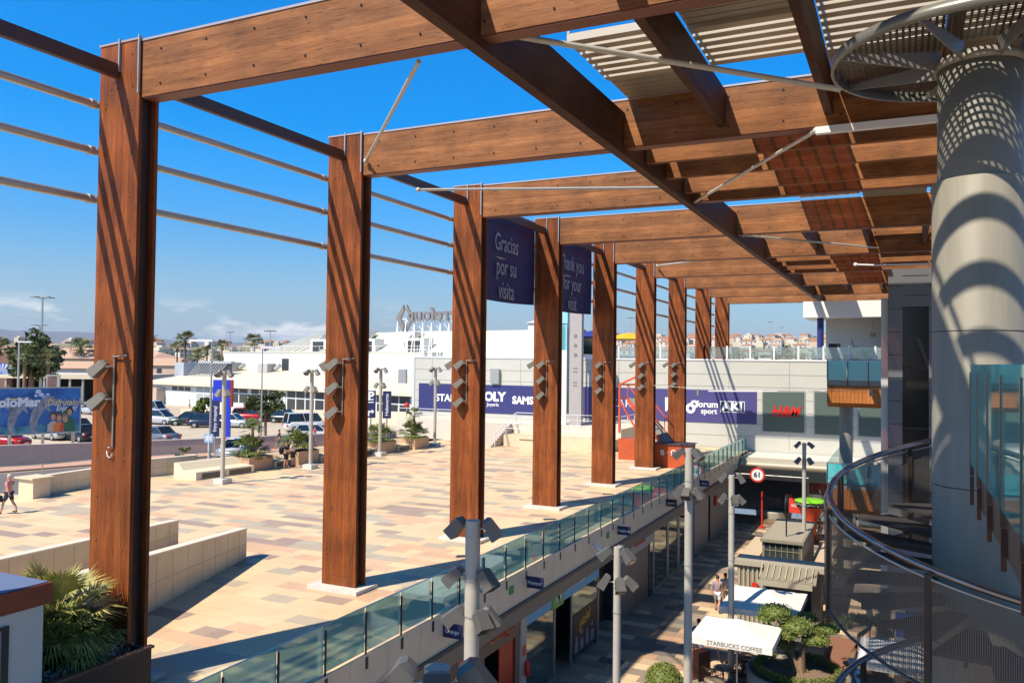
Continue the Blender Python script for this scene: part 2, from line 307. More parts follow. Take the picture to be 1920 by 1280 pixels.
def dup(root, loc, rz, label, group=None):
    kids = {}
    for ob in bpy.data.objects:
        if ob.parent: kids.setdefault(ob.parent.name, []).append(ob)
    def rec(o, par):
        c = o.copy(); COL.objects.link(c)
        if par is not None: c.parent = par
        for ch in kids.get(o.name, []): rec(ch, c)
        return c
    r = rec(root, None); r.location = loc; r.rotation_euler = (0, 0, rz); r['label'] = label
    if group: r['group'] = group
    return r
def text(name, s, m, parent, o, right, up, h, sx=1.0, bold=0.0, depth=0.01, align='CENTER', shear=0.0, mirror=False):
    cu = bpy.data.curves.new(name, 'FONT'); cu.body = s; cu.align_x = align; cu.align_y = 'CENTER'; cu.size = h; cu.offset = bold*h; cu.extrude = depth/2; cu.shear = shear; cu.resolution_u = 3; cu.space_line = 0.95
    tmp = bpy.data.objects.new('t', cu); COL.objects.link(tmp); dg = bpy.context.evaluated_depsgraph_get()
    me = bpy.data.meshes.new_from_object(tmp.evaluated_get(dg)); bpy.data.objects.remove(tmp); bpy.data.curves.remove(cu)
    right, up, o = Vector(right).normalized(), Vector(up).normalized(), Vector(o); nrm = right.cross(up)
    off = wloc(parent) if parent is not None else Vector((0, 0, 0))
    k = -1 if mirror else 1
    for v in me.vertices: v.co = o + right*(v.co.x*sx*k) + up*v.co.y + nrm*(v.co.z+depth/2+0.003) - off
    me.materials.clear(); me.materials.append(m)
    ob = bpy.data.objects.new(name, me); COL.objects.link(ob)
    if parent is not None: ob.parent = parent
    return ob
X_, Y_, Z_ = Vector((1, 0, 0)), Vector((0, 1, 0)), Vector((0, 0, 1))
# ============================================================ SETTING
def S(name, mb, m, loc=None): return T(mb.build(name, m, None, loc), kind='structure')
GZ = -0.65
g = MB()
for x0, x1, y0, y1 in ((-6000, -11.6, -3000, 64), (14, 6000, -3000, 64), (-6000, 6000, 64, 9000), (-11.6, 14, -3000, -20)): g.box(x0, x1, y0, y1, GZ-1, GZ)
S('ground', g, mat('dry_ground', (0.34, 0.26, 0.17), 0.95, var=0.25, vscale=0.02))
pz = MB(); poly = [(-11.62, -20), (-11.62, 69.6), (-37.0, 69.6), (-37.3, 36.5), (-39.8, 36.3), (-39.2, 27.2), (-50, 24.5), (-50, -20)]
pz.prism(poly, (0, 0, 0), X_, Y_, Z_, GZ+0.01, 0.0); S('plaza_paving', pz, PLAZA)
mf = MB(); mf.box(-14.5, 14, -20, 66.5, -5.0, -4.8); S('mall_floor', mf, MALLT)
pk = MB(); pk.prism([(-62, 20), (-56, 50), (-48, 62), (-46, 120), (-190, 118), (-190, 20)], (0, 0, 0), X_, Y_, Z_, GZ+0.004, GZ+0.012); S('parking_lot', pk, ASPH)
rd = MB(); rd.prism([(-57.5, 18), (-49.5, 44), (-42, 62), (-37.6, 62), (-40.5, 40), (-46, 18)], (0, 0, 0), X_, Y_, Z_, GZ+0.016, GZ+0.024); S('road', rd, ROADM)
pv = MB(); pv.prism([(-60.5, 20), (-52.6, 43.5), (-44, 62), (-42, 62), (-50.2, 43), (-58, 20)], (0, 0, 0), X_, Y_, Z_, GZ+0.03, GZ+0.12); S('pavement', pv, mat('pink_pavement', (0.55, 0.33, 0.24), 0.8, var=0.1))
ln = MB()
for k in range(16):
    x = -98+k*2.6; ln.prism([(x, 62), (x+0.12, 62), (x+1.4, 66.5), (x+1.28, 66.5)], (0, 0, 0), X_, Y_, Z_, GZ+0.014, GZ+0.018)
for k in range(14):
    x = -100+k*2.6; ln.prism([(x, 74), (x+0.12, 74), (x+1.4, 78.5), (x+1.28, 78.5)], (0, 0, 0), X_, Y_, Z_, GZ+0.014, GZ+0.018)
S('parking_markings', ln, mat('road_paint', (0.7, 0.68, 0.62), 0.7))
# hills rising to the far town
def hillz(x, y):
    r = math.hypot(x, y); t = min(1, max(0, (r-330)/1300)); az = math.degrees(math.atan2(x, y)); q_ = min(1, max(0, (az+38)/18)); h = (36+30*q_)*t*t*(3-2*t)
    return GZ-0.5+h*(0.82+0.3*mnoise.noise(Vector((x*0.002, y*0.002, 0))))*(1 if r < 2100 else max(0.3, 1-(r-2100)/1500))
hl = MB()
def hf(u, v):
    a = R(-76+88*u); r = 300+3200*v**1.5; x = math.sin(a)*r; y = math.cos(a)*r; return (x, y, hillz(x, y))
hl.grid(90, 50, hf, True); S('hills', hl, mat('hill_ground', (0.36, 0.27, 0.16), 0.95, var=0.45, vscale=0.012, col2=(0.30, 0.29, 0.15)))
mt = MB()
def mtf(u, v):
    a = R(-68+60*u); r = 9000+2500*v; n = 0
    for k, (f_, am) in enumerate(((4, 1), (9, .5), (21, .25), (50, .12))): n += am*(0.5+mnoise.noise(Vector((u*f_+3.1, 7.7*k, v))))
    env = max(0.0, 1-abs(u-0.22)/0.32)
    z = (120+250*n*env)*math.sin(math.pi*min(1, v*1.0))*1.0
    return (math.sin(a)*r, math.cos(a)*r, max(-5, z))
mt.grid(160, 6, mtf, True); S('mountains', mt, mat('mountain', (0.16, 0.17, 0.19), 0.95))
# ============================================================ PERGOLA
PY = [-3.7, 4.35, 12.4, 20.45, 28.3, 36.25, 44.5, 52.8, 61.2, 70.0, 78.0]
ORD = ['', '', 'nearest the camera at the left edge of the view, rising behind the fan palm planter', 'second from the left, with three floodlights in a row down it', 'third from the left, standing just before the Gracias banner',
       'fourth from the left, standing between the two navy banners', 'fifth from the left, just beyond the Thank you banner', 'sixth from the left, next to the orange stair base', 'seventh from the left, behind the orange stair', 'eighth from the left, rising above the grey wall', 'farthest and slimmest looking, rising above the grey wall top']
XL, XR = -16.2, -14.95
for i, Y in enumerate(PY):
    z0 = 0.12 if Y < 69 else 6.9
    lab = ('tall brown timber column '+ORD[i]) if i > 1 else ('tall timber column beside the kiosk, outside the frame' if i == 1 else 'tall timber column behind the viewpoint')
    lab = ' '.join(lab.split()[:16])
    c = E('timber_column', ((XL+XR)/2, Y+0.25, 0 if Y < 69 else 6.9), lab, 'column', 'timber columns of the pergola')
    fp = MB().box(XL, XR, Y, Y+0.09, z0, 13.88); fp.build('front_board', WC, c)
    MB().box(XL+0.05, XR-0.13, Y+0.093, Y+0.407, z0, 13.80).build('core', DARKW, c)
    MB().box(XL, XR+0.02, Y+0.41, Y+0.5, z0, 13.88).build('back_board', WC, c)
    MB().box(XL-0.02, XR+0.03, Y-0.02, Y+0.52, 13.885, 13.93).build('top_cap', mat('cap_metal', (0.5, 0.36, 0.3), 0.4, 0.3), c)
    if Y < 69: MB().box(XL-0.28, XR+0.3, Y-0.35, Y+0.75, 0.003, 0.12).build('plinth', PLINTH, c)
    pl = MB()
    for xx in (XL+0.62, XR-0.02): pl.box(xx, xx+0.035, Y-0.05, Y-0.003, 13.25 if xx < -15.3 else 12.7, 13.98)
    pl.build('steel_plate', GALV, c)
    bt = MB()
    def dome(x, z, r=0.022): bt.cyl((x, Y-0.003, z), (x, Y-0.02, z), r, r*0.6, 8)
    z = 1.1
    while z < 12.5:
        dome(XL+0.2, z); dome(XR-0.22, z-0.12); z += 0.95
    for k in range(8): dome(XL+0.22+k*0.115, 0.32); dome(XL+0.28+k*0.11, 0.45)
    for a, b in ((.35, 12.9), (.55, 12.9), (.45, 13.05), (.25, 12.6), (.2, 13.6), (1.0, 13.6), (1.02, 12.9)): dome(XL+a, b)
    bt.build('bolt', mat('bolt_rust', (0.24, 0.12, 0.06), 0.5, 0.4), c)
BX = 5.8
for i, Y in enumerate(PY):
    lab = ['cross beam behind the viewpoint', 'cross beam above the viewpoint', 'weathered timber cross beam nearest the camera, at top left', 'second weathered timber cross beam, with a pale strut rising from its column', 'third timber cross beam, above the Gracias banner',
           'fourth timber cross beam, above the Thank you banner', 'fifth timber cross beam from the camera', 'sixth timber cross beam from the camera', 'seventh timber cross beam from the camera', 'eighth timber cross beam, above the white terrace building', 'farthest timber cross beam, low above the horizon'][i]
    b = E('timber_cross_beam', (XR, Y+0.2, 12.6), lab, 'beam', 'timber cross beams of the pergola')
    tp = MB()
    z0, z1 = 12.62, 13.84
    MB().box(XR+0.035, BX, Y+0.03, Y+0.42, z0, z1).build('beam_body', WB, b)
    MB().box(XR+0.035, BX, Y+0.01, Y+0.44, z1+0.002, z1+0.05).build('top_flashing', mat('flashing', (0.52, 0.42, 0.38), 0.4, 0.4), b)
    MB().box(XR+0.06, BX, Y+0.05, Y+0.40, z0-0.03, z0-0.002).build('bottom_plate', mat('plate_red', (0.20, 0.07, 0.04), 0.5, 0.2), b)
    bt = MB(); x = XR+0.6
    while x < -0.5:
        bt.cyl((x, Y+0.027, 13.6), (x, Y+0.008, 13.6), 0.025, 0.02, 8); bt.cyl((x, Y+0.027, 12.85), (x, Y+0.008, 12.85), 0.025, 0.02, 8); x += 1.3
    bt.build('bolt', BLACK, b)
# long girder
gd = E('timber_girder', (-6.6, 30, 12.5), 'long timber girder, shade painted in, running diagonally across the top, under the cross beams', 'girder')
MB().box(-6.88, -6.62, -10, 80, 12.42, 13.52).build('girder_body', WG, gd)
bt = MB()
for Y in PY:
    for dx in (0, .12, .24, .36): bt.cyl((-6.618, Y-1.2+dx, 12.75+dx*1.1), (-6.60, Y-1.2+dx, 12.75+dx*1.1), 0.035, 0.03, 8)
bt.build('bolt', BLACK, gd)
# top rail between column heads and three tubes per bay
for i in range(len(PY)-1):
    y0, y1 = PY[i]+0.52, PY[i+1]-0.02
    where = ['behind the viewpoint', 'at the left edge before the nearest column', 'between the first and second columns', 'between the second and third columns', 'above the Gracias banner', 'above the Thank you banner', 'between the fifth and sixth columns', 'between the sixth and seventh columns', 'between the seventh and eighth columns', 'between the two farthest columns'][i]
    MB_ = MB().box(-15.72, -15.58, y0, y1, 13.12, 13.42).build('tie_beam', mat('tie_wood', (0.10, 0.038, 0.018), 0.5, var=0.2), None, (-15.65, y0, 13.1)); T(MB_, 'dark timber tie beam joining column heads '+where, 'beam', 'tie beams between the column heads')
    for k, (z, nm) in enumerate(((12.62, 'upper'), (11.58, 'middle'), (10.50, 'lower'))):
        o = MB().cyl((-16.33, y0-0.5, z), (-16.33, y1+0.0, z), 0.09, seg=12)
        o.cyl((-16.33, y1-0.14, z), (-16.33, y1-0.02, z), 0.11, seg=12)
        T(o.build('steel_tube', GALV, None, (-16.33, y0, z)), nm+' grey steel tube '+where, 'tube', 'steel tubes between the columns')
# diagonal pale struts
def strut(a, b, lab, r=0.045):
    o = MB().cyl(a, b, r, seg=10).ell(a, 0.08, 8, 6); T(o.build('steel_strut', mat('strut_grey', (0.58, 0.56, 0.50), 0.45, 0.2), None, a), lab, 'strut')
strut(ony(686, 302, 20.36), (-8.2, 12.95, 12.58), 'pale thin steel strut climbing from the second column head to the nearest cross beam')
strut(onx(930, 62, -6.58), onz(1575, 168, 12.4), 'long pale steel strut crossing the sky from the dark girder to the perforated disc side', 0.055)
strut((-1.9, 20.4, 12.50), (-6.55, 28.1, 12.55), 'striped pale steel strut under the second and third cross beams, right of the girder', 0.05)
strut((-14.2, 22.5, 12.5), (-6.9, 28.2, 13.1), 'pale steel strut behind the second cross beam, left of the girder')
strut(ony(1232, 498, 52.6), ony(1320, 487, 46), 'pale short steel strut near the sixth column head')
strut((-6.5, 37.2, 12.7), (-1.2, 43.5, 12.7), 'thin pale strut in the farther louvred bay')
# purlins, roof panels, louvres
LN = [(-6.6, -4.1), (-4.1, -1.62), (-1.62, 0.82), (0.82, 3.25), (3.25, 5.7)]
LNAME = ['beside the girder', 'in the second lane', 'in the third lane', 'above the cylinder', 'at far right']
def bayname(i): return {0: 'behind the viewpoint', 1: 'above the viewpoint', 2: 'of the nearest bay', 3: 'behind the second beam', 4: 'behind the third beam', 5: 'behind the fourth beam', 6: 'of the sixth bay', 7: 'of the seventh bay', 8: 'of the eighth bay', 9: 'of the farthest bay'}[i]
for i in (0, 1, 2, 5, 8):
    y0, y1 = PY[i]+0.46, PY[i+1]
    for k, x in enumerate((-4.1, -1.62, 0.82, 3.25)):
        o = MB().box(x-0.09, x+0.09, y0, y1, 12.85, 13.75)
        T(o.build('purlin', WG, None, (x, y0, 12.85)), 'shade-darkened reddish timber purlin '+['between first and second lanes', 'between second and third lanes', 'left above the cylinder', 'right above the cylinder'][k]+' '+bayname(i), 'purlin', 'timber purlins under the louvred roof')
def panel(x0, x1, y0, y1, lab):
    o = MB(); n = max(1, int((y1-y0)/0.3)); 
    o.box(x0+0.06, x1-0.06, y0, y1, 13.90, 13.94)
    for q in range(n+1): yy = y0+(y1-y0)*q/n; o.box(x0+0.07, x1-0.07, yy-0.02, yy+0.02, 13.885, 13.898)
    o.box(x0+0.06, x1-0.06, y1+0.002, y1+0.06, 13.85, 13.96)
    T(o.build('roof_panel', LPANEL, None, (x0, y0, 13.9)), lab, 'roof panel', 'flat metal roof panels')
def louvre(x0, x1, y0, y1, lab, sp=0.40, h=0.19):
    o = MB(); y = y0
    while y < y1-0.05:
        o.frame((x0+0.1, y, 13.80), X_, Y_, Z_, 0, x1-x0-0.2, 0, 0.015, 0, h*0.88)
        o.frame((x0+0.1, y+0.017, 13.80), X_, Y_, Z_, 0, x1-x0-0.2, 0, 0.24, 0, 0.015)
        y += sp
    o.bar((x0+0.13, y0, 14.0), (x0+0.13, y1, 14.0), 0.05); o.bar((x1-0.13, y0, 14.0), (x1-0.13, y1, 14.0), 0.05)
    T(o.build('louvre_panel', LSLAT, None, (x0, y0, 13.8)), lab, 'louvre', 'metal louvre panels of the roof')
for i in (0, 1, 2, 5, 8):
    y0, y1 = PY[i]+0.5, PY[i+1]
    L_ = y1-y0
    for k, (a, b) in enumerate(LN):
        ln_, by = LNAME[k], bayname(i)
        if i == 2:
            if k in (0, 2, 3): louvre(a, b, y0+3.2 if k == 0 else y0+0.3, y0+6.0, 'striped metal louvre panel '+ln_+' '+by); panel(a, b, y0+6.0, y1+0.05, 'flat tan roof panel '+ln_+' '+by)
            if k == 1: panel(a, b, y0, y0+3.6, 'flat tan roof panel '+ln_+' '+by); louvre(a, b, y0+3.6, y0+5.7, 'striped metal louvre panel '+ln_+' '+by)
            if k == 4: louvre(a, b, y0+0.3, y1-0.5, 'striped metal louvre panel '+ln_+' '+by)
        elif i == 1:
            if k in (1, 2, 3): panel(a, b, y0, y0+1.9, 'flat tan roof panel '+ln_+' '+by); louvre(a, b, y0+2.1, y1-1.2, 'striped metal louvre panel '+ln_+' '+by, 0.66, 0.2)
            if k == 0: panel(a, b, y0, y0+3, 'flat tan roof panel '+ln_+' '+by)
            if k == 4: panel(a, b, y0, y1, 'flat tan roof panel '+ln_+' '+by)
        elif i == 0:
            if k < 3: panel(a, b, y0, y1, 'flat tan roof panel '+ln_+' '+by)
        else:
            panel(a, b, y0+1.2, y0+4.2 if k != 1 else y0+3.4, 'flat tan roof panel '+ln_+' '+by)
            if k in (2, 3, 4) or (k == 0 and i != 5): panel(a, b, y0+5.2, y1-0.4, 'flat tan roof panel farther '+ln_+' '+by)
REDT = glassmat('red_tint_sheet', (0.85, 0.20, 0.09), (0.45, 0.05, 0.02), gloss=0.01, dmix=0.08)  # unseen sheets added so sunlight reaches the beams tinted red, striped by ribs
for i, js in ((3, (22.4, 24.5, 26.8)), (4, ()), (6, (46.7, 49.0, 51.0)), (7, ())):
    y0, y1 = PY[i]+0.5, PY[i+1]
    for q, y in enumerate(js):
        o = MB().box(-6.6, BX, y, y+0.2, 12.62, 13.80); T(o.build('joist', WB, None, (-6.6, y, 12.6)), 'weathered timber joist, '+['first', 'second', 'third'][q]+' right of the girder '+bayname(i), 'joist', 'timber joists right of the girder')
    ys = [y0]+list(js)+[y1]
    if not js: ys = [y0, y0+3.2, y1]
    for q in range(len(ys)-1):
        a, b = ys[q]+0.25, ys[q+1]-0.02
        lanes = (2, 3, 4) if q % 2 == (0 if js else 1) else (0, 4)
        nm = ['first', 'second', 'third', 'fourth'][q]
        for k in lanes: panel(LN[k][0], LN[k][1], a, b, 'flat tan roof panel %s of the %s cell %s' % (LNAME[k], nm, bayname(i)))
        o = MB()
        o.add([(-4.02, a, 13.955), (-1.70, a, 13.955), (-1.70, b, 13.955), (-4.02, b, 13.955)], [(0, 1, 2, 3)]); f2 = MB()
        e = E('sun_tint_sheet', (-2.86, a, 13.95), 'red ribbed sheet added to tint sunlight over the %s cell %s' % (nm, bayname(i)), 'roof sheet', 'added red tint sheets')
        o.build('sheet', REDT, e)
        for t in range(6): x = -3.98+t*0.45; f2.box(x-0.04, x+0.04, a, b, 13.962, 14.04)
        f2.build('rib', BLACK, e)
T(MB().box(-1.9, 5, 20.28, 20.46, 12.40, 12.56).build('light_batten', WHITEP, None, (-1.9, 20.3, 12.4)), 'long white lamp housing under the second cross beam', 'lamp')
o = MB().tube([ony(1604, 496, 44.2), ony(1640, 497, 44.2), ony(1755, 494, 44.2)], 0.04).ell(ony(1604, 496, 44.2), 0.1, 8, 6)
T(o.build('thin_pipe', WHITEP, None, (-2, 44, 12)), 'thin white pipe with a round end above the dark tower', 'pipe')
# ============================================================ FLOODLIGHTS ON COLUMNS
def floodlight(loc, rz, lab, grp, s=1.0, tilt=50):
    e = E('floodlight', loc, lab, 'floodlight', grp, 0)
    # body: tapered box whose open end looks down along -Y; arm to +X
    ct, st = math.cos(R(tilt)), math.sin(R(tilt)); ax = X_; d = Vector((-0.62, -0.38*ct, -st*0.75)).normalized(); x = d.cross(Z_).normalized(); u = x.cross(d)
    b = MB(); o = Vector(loc)
    vs = []
    for t, w_, h_ in ((-0.22, 0.06, 0.05), (-0.17, 0.11, 0.09), (0.05, 0.125, 0.10), (0.2, 0.14, 0.11)):
        vs += [o+(d*t+x*(sx*w_)+u*(sy*h_))*s for sx, sy in ((-1, -1), (1, -1), (1, 1), (-1, 1))]
    b.add(vs, [(j*4+k, j*4+(k+1) % 4, j*4+4+(k+1) % 4, j*4+4+k) for j in range(3) for k in range(4)]+[(3, 2, 1, 0)]); b.build('housing', LAMPB, e)
    q = o+d*(0.195*s); MB().frame(q, x, u, d, -0.12*s, 0.12*s, -0.09*s, 0.09*s, -0.01, 0.012).build('lens', LAMPG, e)
    MB().tube([o-d*0.05*s, o-d*0.05*s+X_*0.2*s, o-d*0.05*s+X_*0.22*s+Y_*0.12*s], 0.022*s, 6).build('bracket', LAMPB, e)
    if rz: e.rotation_euler = (0, 0, rz)
    return e
names = ['first', 'second', 'third', 'fourth', 'fifth', 'sixth', 'seventh']
for i in range(2, 9):
    Y = PY[i]; zs = [6.75, 6.05] if i == 2 else [6.85, 6.12, 5.38]
    xx = -15.75
    for k, z in enumerate(zs):
        floodlight((xx, Y-0.22, z), 0, '%s grey floodlight on the %s timber column from the left' % (['upper', 'middle', 'lower'][k] if len(zs) == 3 else ['upper', 'lower'][k], names[i-2]), 'floodlights on the timber columns')
    e = E('conduit', (-15.55, Y-0.04, 5), 'thin grey cable pipe with side arm on the %s timber column from the left' % names[i-2], 'pipe', 'cable pipes on the columns')
    MB().tube([(-15.5, Y-0.03, 7.05), (-15.5, Y-0.03, zs[-1]-(1.0 if i == 2 else .1))], 0.026 if i == 2 else 0.02, 6).build('pipe', LAMPB, e)
    MB().tube([(-15.5, Y-0.06, 7.0), (-15.05, Y-0.09, 7.03)], 0.022, 6).build('arm', LAMPB, e)
    if i == 2: MB().tube([(-15.5, Y-0.05, 5.1)]+[(-15.57+0.09*math.cos(a), Y-0.05, 4.93+0.12*math.sin(a)) for a in [1, 2, 3, 4, 5, 6]], 0.012, 5).build('cable', WHITEP, e)
    if i in (3, 4, 5, 7, 8):
        o = Vector((XL-0.35, Y+0.55, 6.85)); e = floodlight(tuple(o), 0, 'dark floodlight sticking out behind the left side of the %s timber column' % names[i-2], 'floodlights behind the timber columns', 1.15, 40)
# banners
for (y0, y1, z0, z1, tx, lab, tz, rows) in ((28.75, 36.2, 9.72, 13.72, 'Gracias\npor su\nvisita', 'navy fabric banner reading Gracias por su visita, hung behind the third column', 12.2, 0), (36.85, 44.2, 9.72, 13.72, 'Thank you\nfor your\nvisit', 'navy fabric banner reading Thank you for your visit, hung behind the fourth column', 12.2, 0)):
    e = E('banner', (-16.2, (y0+y1)/2, z0), lab, 'banner', 'navy banners between the columns')
    o = MB()
    def bf(u, v): return (-16.20+0.05*math.sin(u*9)*math.sin(v*3.1), y0+(y1-y0)*u, z0+(z1-z0)*v-0.10*math.sin(math.pi*u)*(1-v))
    o.grid(30, 16, bf, True); o.grid(30, 16, lambda u, v: Vector(bf(u, v))-Vector((0.03, 0, 0)), True)
    o.build('cloth', NAVYB, e)
    MB().tube([(-16.21, y0-0.1, z1), (-16.21, y1+0.1, z1)], 0.04).build('rod', GALV, e)
    for q, s_ in enumerate(tx.split('\n')): text('lettering', s_, TXTG, e, (-16.11, (y0+y1)/2-0.5+1.0, 12.2-q*1.05), Y_, Z_, 1.1, 0.72, 0.0, 0.01)
# ============================================================ PLAZA EDGE BALUSTRADE AND MALL LEFT SIDE
RX = -11.62
bal = E('glass_balustrade', (RX, 40, 0), 'long teal glass balustrade with dark posts along the plaza edge above the shops', 'balustrade')
y = 7.2; k = 0; ys = []
while y < 69: ys.append(y); y += 1.52
for a, b in zip(ys[:-1], ys[1:]):
    MB().box(RX-0.012, RX+0.004, a+0.03, b-0.03, 0.06, 1.1).build('glass_panel', GLASS, bal)
for a in ys:
    o = MB().box(RX+0.008, RX+0.05, a-0.014, a+0.014, -0.30, 1.0); o.box(RX+0.012, RX+0.075, a-0.05, a+0.05, -0.34, -0.06); o.build('post', mat('post_grey', (0.05, 0.05, 0.05), 0.35, 0.6), bal)
MB().box(RX-0.02, RX+0.012, 7, 69.4, 1.105, 1.12).build('top_edge', mat('glass_edge', (0.22, 0.5, 0.5), 0.2), bal)
fa = E('fascia', (-11.5, 40, -1.2), 'long beige panelled fascia along the plaza edge above the shopfronts', 'fascia')
o = MB(); y = 2.0
while y < 65.5: o.box(-11.595, -11.56, y+0.006, y+1.512, -1.02, 0.0); y += 1.52
o.build('panel', FASC, fa)
MB().box(-11.6, -11.50, 2, 65.8, -1.14, -1.025).build('lower_trim', DGREY, fa)
MB().box(-14, -11.60, 2, 65.8, -1.12, GZ-0.02).build('soffit', mat('soffit', (0.25, 0.22, 0.19), 0.8), fa)
# shop walls
def shopbox(name, y0, y1, lab, cat, loc=None): return E(name, (-11.8, (y0+y1)/2, -4.8), lab, cat)
SX = -11.72
def quadY(x, y0, y1, z0, z1, t=0.05): return MB().box(x-t, x, y0, y1, z0, z1)
BRN = mat('brown_panel', (0.17, 0.11, 0.075), 0.5, var=0.08)
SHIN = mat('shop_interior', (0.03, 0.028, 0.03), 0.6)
GSH = glassmat('shop_glass', (0.75, 0.85, 0.82), (0.15, 0.18, 0.16), gloss=0.16, dmix=0.22)
SHELF = mat('cream_shelf', (0.55, 0.44, 0.26), 0.7)
# near stretch: beige wall
b = shopbox('shop_wall', 2, 20.6, 'beige panelled shop wall at the bottom of the picture left of the orange square sign', 'wall')
quadY(SX, 2, 20.6, -4.8, -1.15).build('panel', FASC, b)
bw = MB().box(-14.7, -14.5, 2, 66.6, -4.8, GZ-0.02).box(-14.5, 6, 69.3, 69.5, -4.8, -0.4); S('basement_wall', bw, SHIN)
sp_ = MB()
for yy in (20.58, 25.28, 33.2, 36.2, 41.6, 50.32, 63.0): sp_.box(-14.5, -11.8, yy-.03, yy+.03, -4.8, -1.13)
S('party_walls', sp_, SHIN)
# orange shop
s1 = shopbox('phone_shop', 20.6, 25.3, 'brown fronted shop with Orange lettering and red doors, dark interior', 'shop')
quadY(SX+0.02, 20.62, 25.28, -2.15, -1.15).build('sign_band', BRN, s1)
o = MB().box(SX-0.05, SX, 20.62, 20.9, -4.8, -2.15); o.box(SX-0.05, SX, 22.55, 22.75, -4.8, -2.15); o.box(SX-0.05, SX, 25.0, 25.28, -4.8, -2.15); o.build('frame', BRN, s1)
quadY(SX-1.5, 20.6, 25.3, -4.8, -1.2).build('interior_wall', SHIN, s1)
quadY(SX-0.06, 23.9, 24.98, -4.75, -2.17).build('door', mat('red_door', (0.42, 0.01, 0.008), 0.4), s1)
quadY(SX-0.06, 20.92, 22.53, -4.75, -2.17, 0.02).build('window', GSH, s1)
text('lettering', 'Orange', mat('orange_letters', (0.70, 0.10, 0.03), 0.5), s1, (SX+0.03, 23.8, -1.60), Y_, Z_, 0.72, 0.85, 0.0, 0.03)
lg = quadY(SX+0.04, 21.0, 21.75, -2.05, -1.3, 0.03).build('logo_square', mat('orange_square', (0.80, 0.12, 0.02), 0.5), s1)
text('lettering', 'orange', TXTW, s1, (SX+0.045, 21.38, -1.9), Y_, Z_, 0.16, 1, 0.01, 0.005)
# pillar with fire extinguisher
T(quadY(SX+0.06, 25.3, 25.75, -4.8, -1.15, 0.12).build('pillar', mat('beige_pillar', (0.50, 0.43, 0.34), 0.6), None, (SX, 25.5, -4.8)), 'beige pillar between the Orange shop and the movistar shop', 'pillar')
fe = E('fire_extinguisher', (SX+0.16, 25.55, -3.4), 'red fire extinguisher hanging on the pillar beside the Orange shop', 'extinguisher')
MB().lathe((SX+0.18, 25.55, -3.62), [(0, 0), (0.085, 0.01), (0.085, 0.42), (0.05, 0.5), (0.03, 0.56), (0, 0.57)], 14).build('cylinder', RED, fe)
MB().box(SX+0.065, SX+0.08, 25.42, 25.68, -2.95, -2.62).build('sign', RED, fe); MB().tube([(SX+0.18, 25.55, -3.05), (SX+0.24, 25.62, -3.1), (SX+0.26, 25.62, -3.4)], 0.012, 6).build('hose', BLACK, fe)
# movistar shop
s2 = shopbox('phone_shop', 25.8, 33.2, 'shop with light blue sign band reading movistar and a green square logo', 'shop')
quadY(SX+0.02, 25.8, 33.2, -2.05, -1.15).build('sign_band', mat('light_blue', (0.15, 0.42, 0.58), 0.5), s2)
quadY(SX+0.05, 28.05, 29.15, -2.12, -1.2, 0.03).build('logo_square', mat('green_square', (0.16, 0.38, 0.06), 0.5), s2)
text('lettering', 'M', TXTW, s2, (SX+0.055, 28.6, -1.68), Y_, Z_, 0.7, 1, 0.03, 0.01); text('lettering', 'movistar', TXTW, s2, (SX+0.025, 30.6, -1.55), Y_, Z_, 0.62, 0.85, 0.01, 0.02)
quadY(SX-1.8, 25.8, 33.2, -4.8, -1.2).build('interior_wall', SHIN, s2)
quadY(SX, 25.82, 28.3, -4.6, -2.07, 0.02).build('window', GSH, s2); 
o = MB().box(SX-0.03, SX+0.03, 28.3, 28.4, -4.8, -2.05); o.box(SX-0.03, SX+0.03, 30.0, 30.12, -4.8, -2.05); o.box(SX-0.03, SX+0.03, 33.05, 33.2, -4.8, -2.05); o.box(SX-0.03, SX+0.03, 25.8, 28.3, -4.8, -4.62); o.build('frame', mat('grey_frame', (0.28, 0.27, 0.25), 0.4, 0.3), s2)
quadY(SX, 30.14, 33.03, -4.6, -2.07, 0.02).build('window', GSH, s2)
po = quadY(SX+0.02, 30.25, 32.9, -4.55, -2.9, 0.012).build('poster', mat('poster_dark', (0.03, 0.025, 0.025), 0.5), s2)
text('lettering', '¡Hola!', mat('yellow_letters', (0.75, 0.45, 0.03), 0.5), s2, (SX+0.025, 31.5, -3.35), (0, 1, 0.25), (0, -0.2, 1), 0.55, 1, 0.01, 0.005)
o = MB(); random.seed(3)
for q in range(6): o.box(SX-0.9, SX-0.5, 26.0, 28.0, -4.5+q*0.38, -4.47+q*0.38)
for q in range(20): yy = 26.1+random.random()*1.8; zz = -4.47+random.randrange(6)*0.38; o.box(SX-0.7, SX-0.6, yy, yy+0.12, zz, zz+0.2)
o.build('shelves', SHELF, s2)
o = MB()
for q in range(4):
    yy = 30.6+q*0.6; o.ell((SX+0.02, yy, -3.9+0.12*(q % 2)), (0.005, 0.10, 0.12)); o.prism([(-0.2, -0.55), (0.2, -0.55), (0.15, -0.12), (-0.15, -0.12)], (SX+0.02, yy, -3.9), Y_, Z_, X_, 0.001, 0.006)
o.build('poster_figures', mat('poster_grey', (0.25, 0.24, 0.26), 0.6), s2)
# recess
T(quadY(SX-0.8, 33.2, 36.2, -4.8, -1.15).build('recess_wall', mat('brown_recess', (0.10, 0.06, 0.035), 0.6), None, (SX, 34.7, -4.8)), 'dark brown recessed wall between the movistar shop and the roller shutter', 'wall')
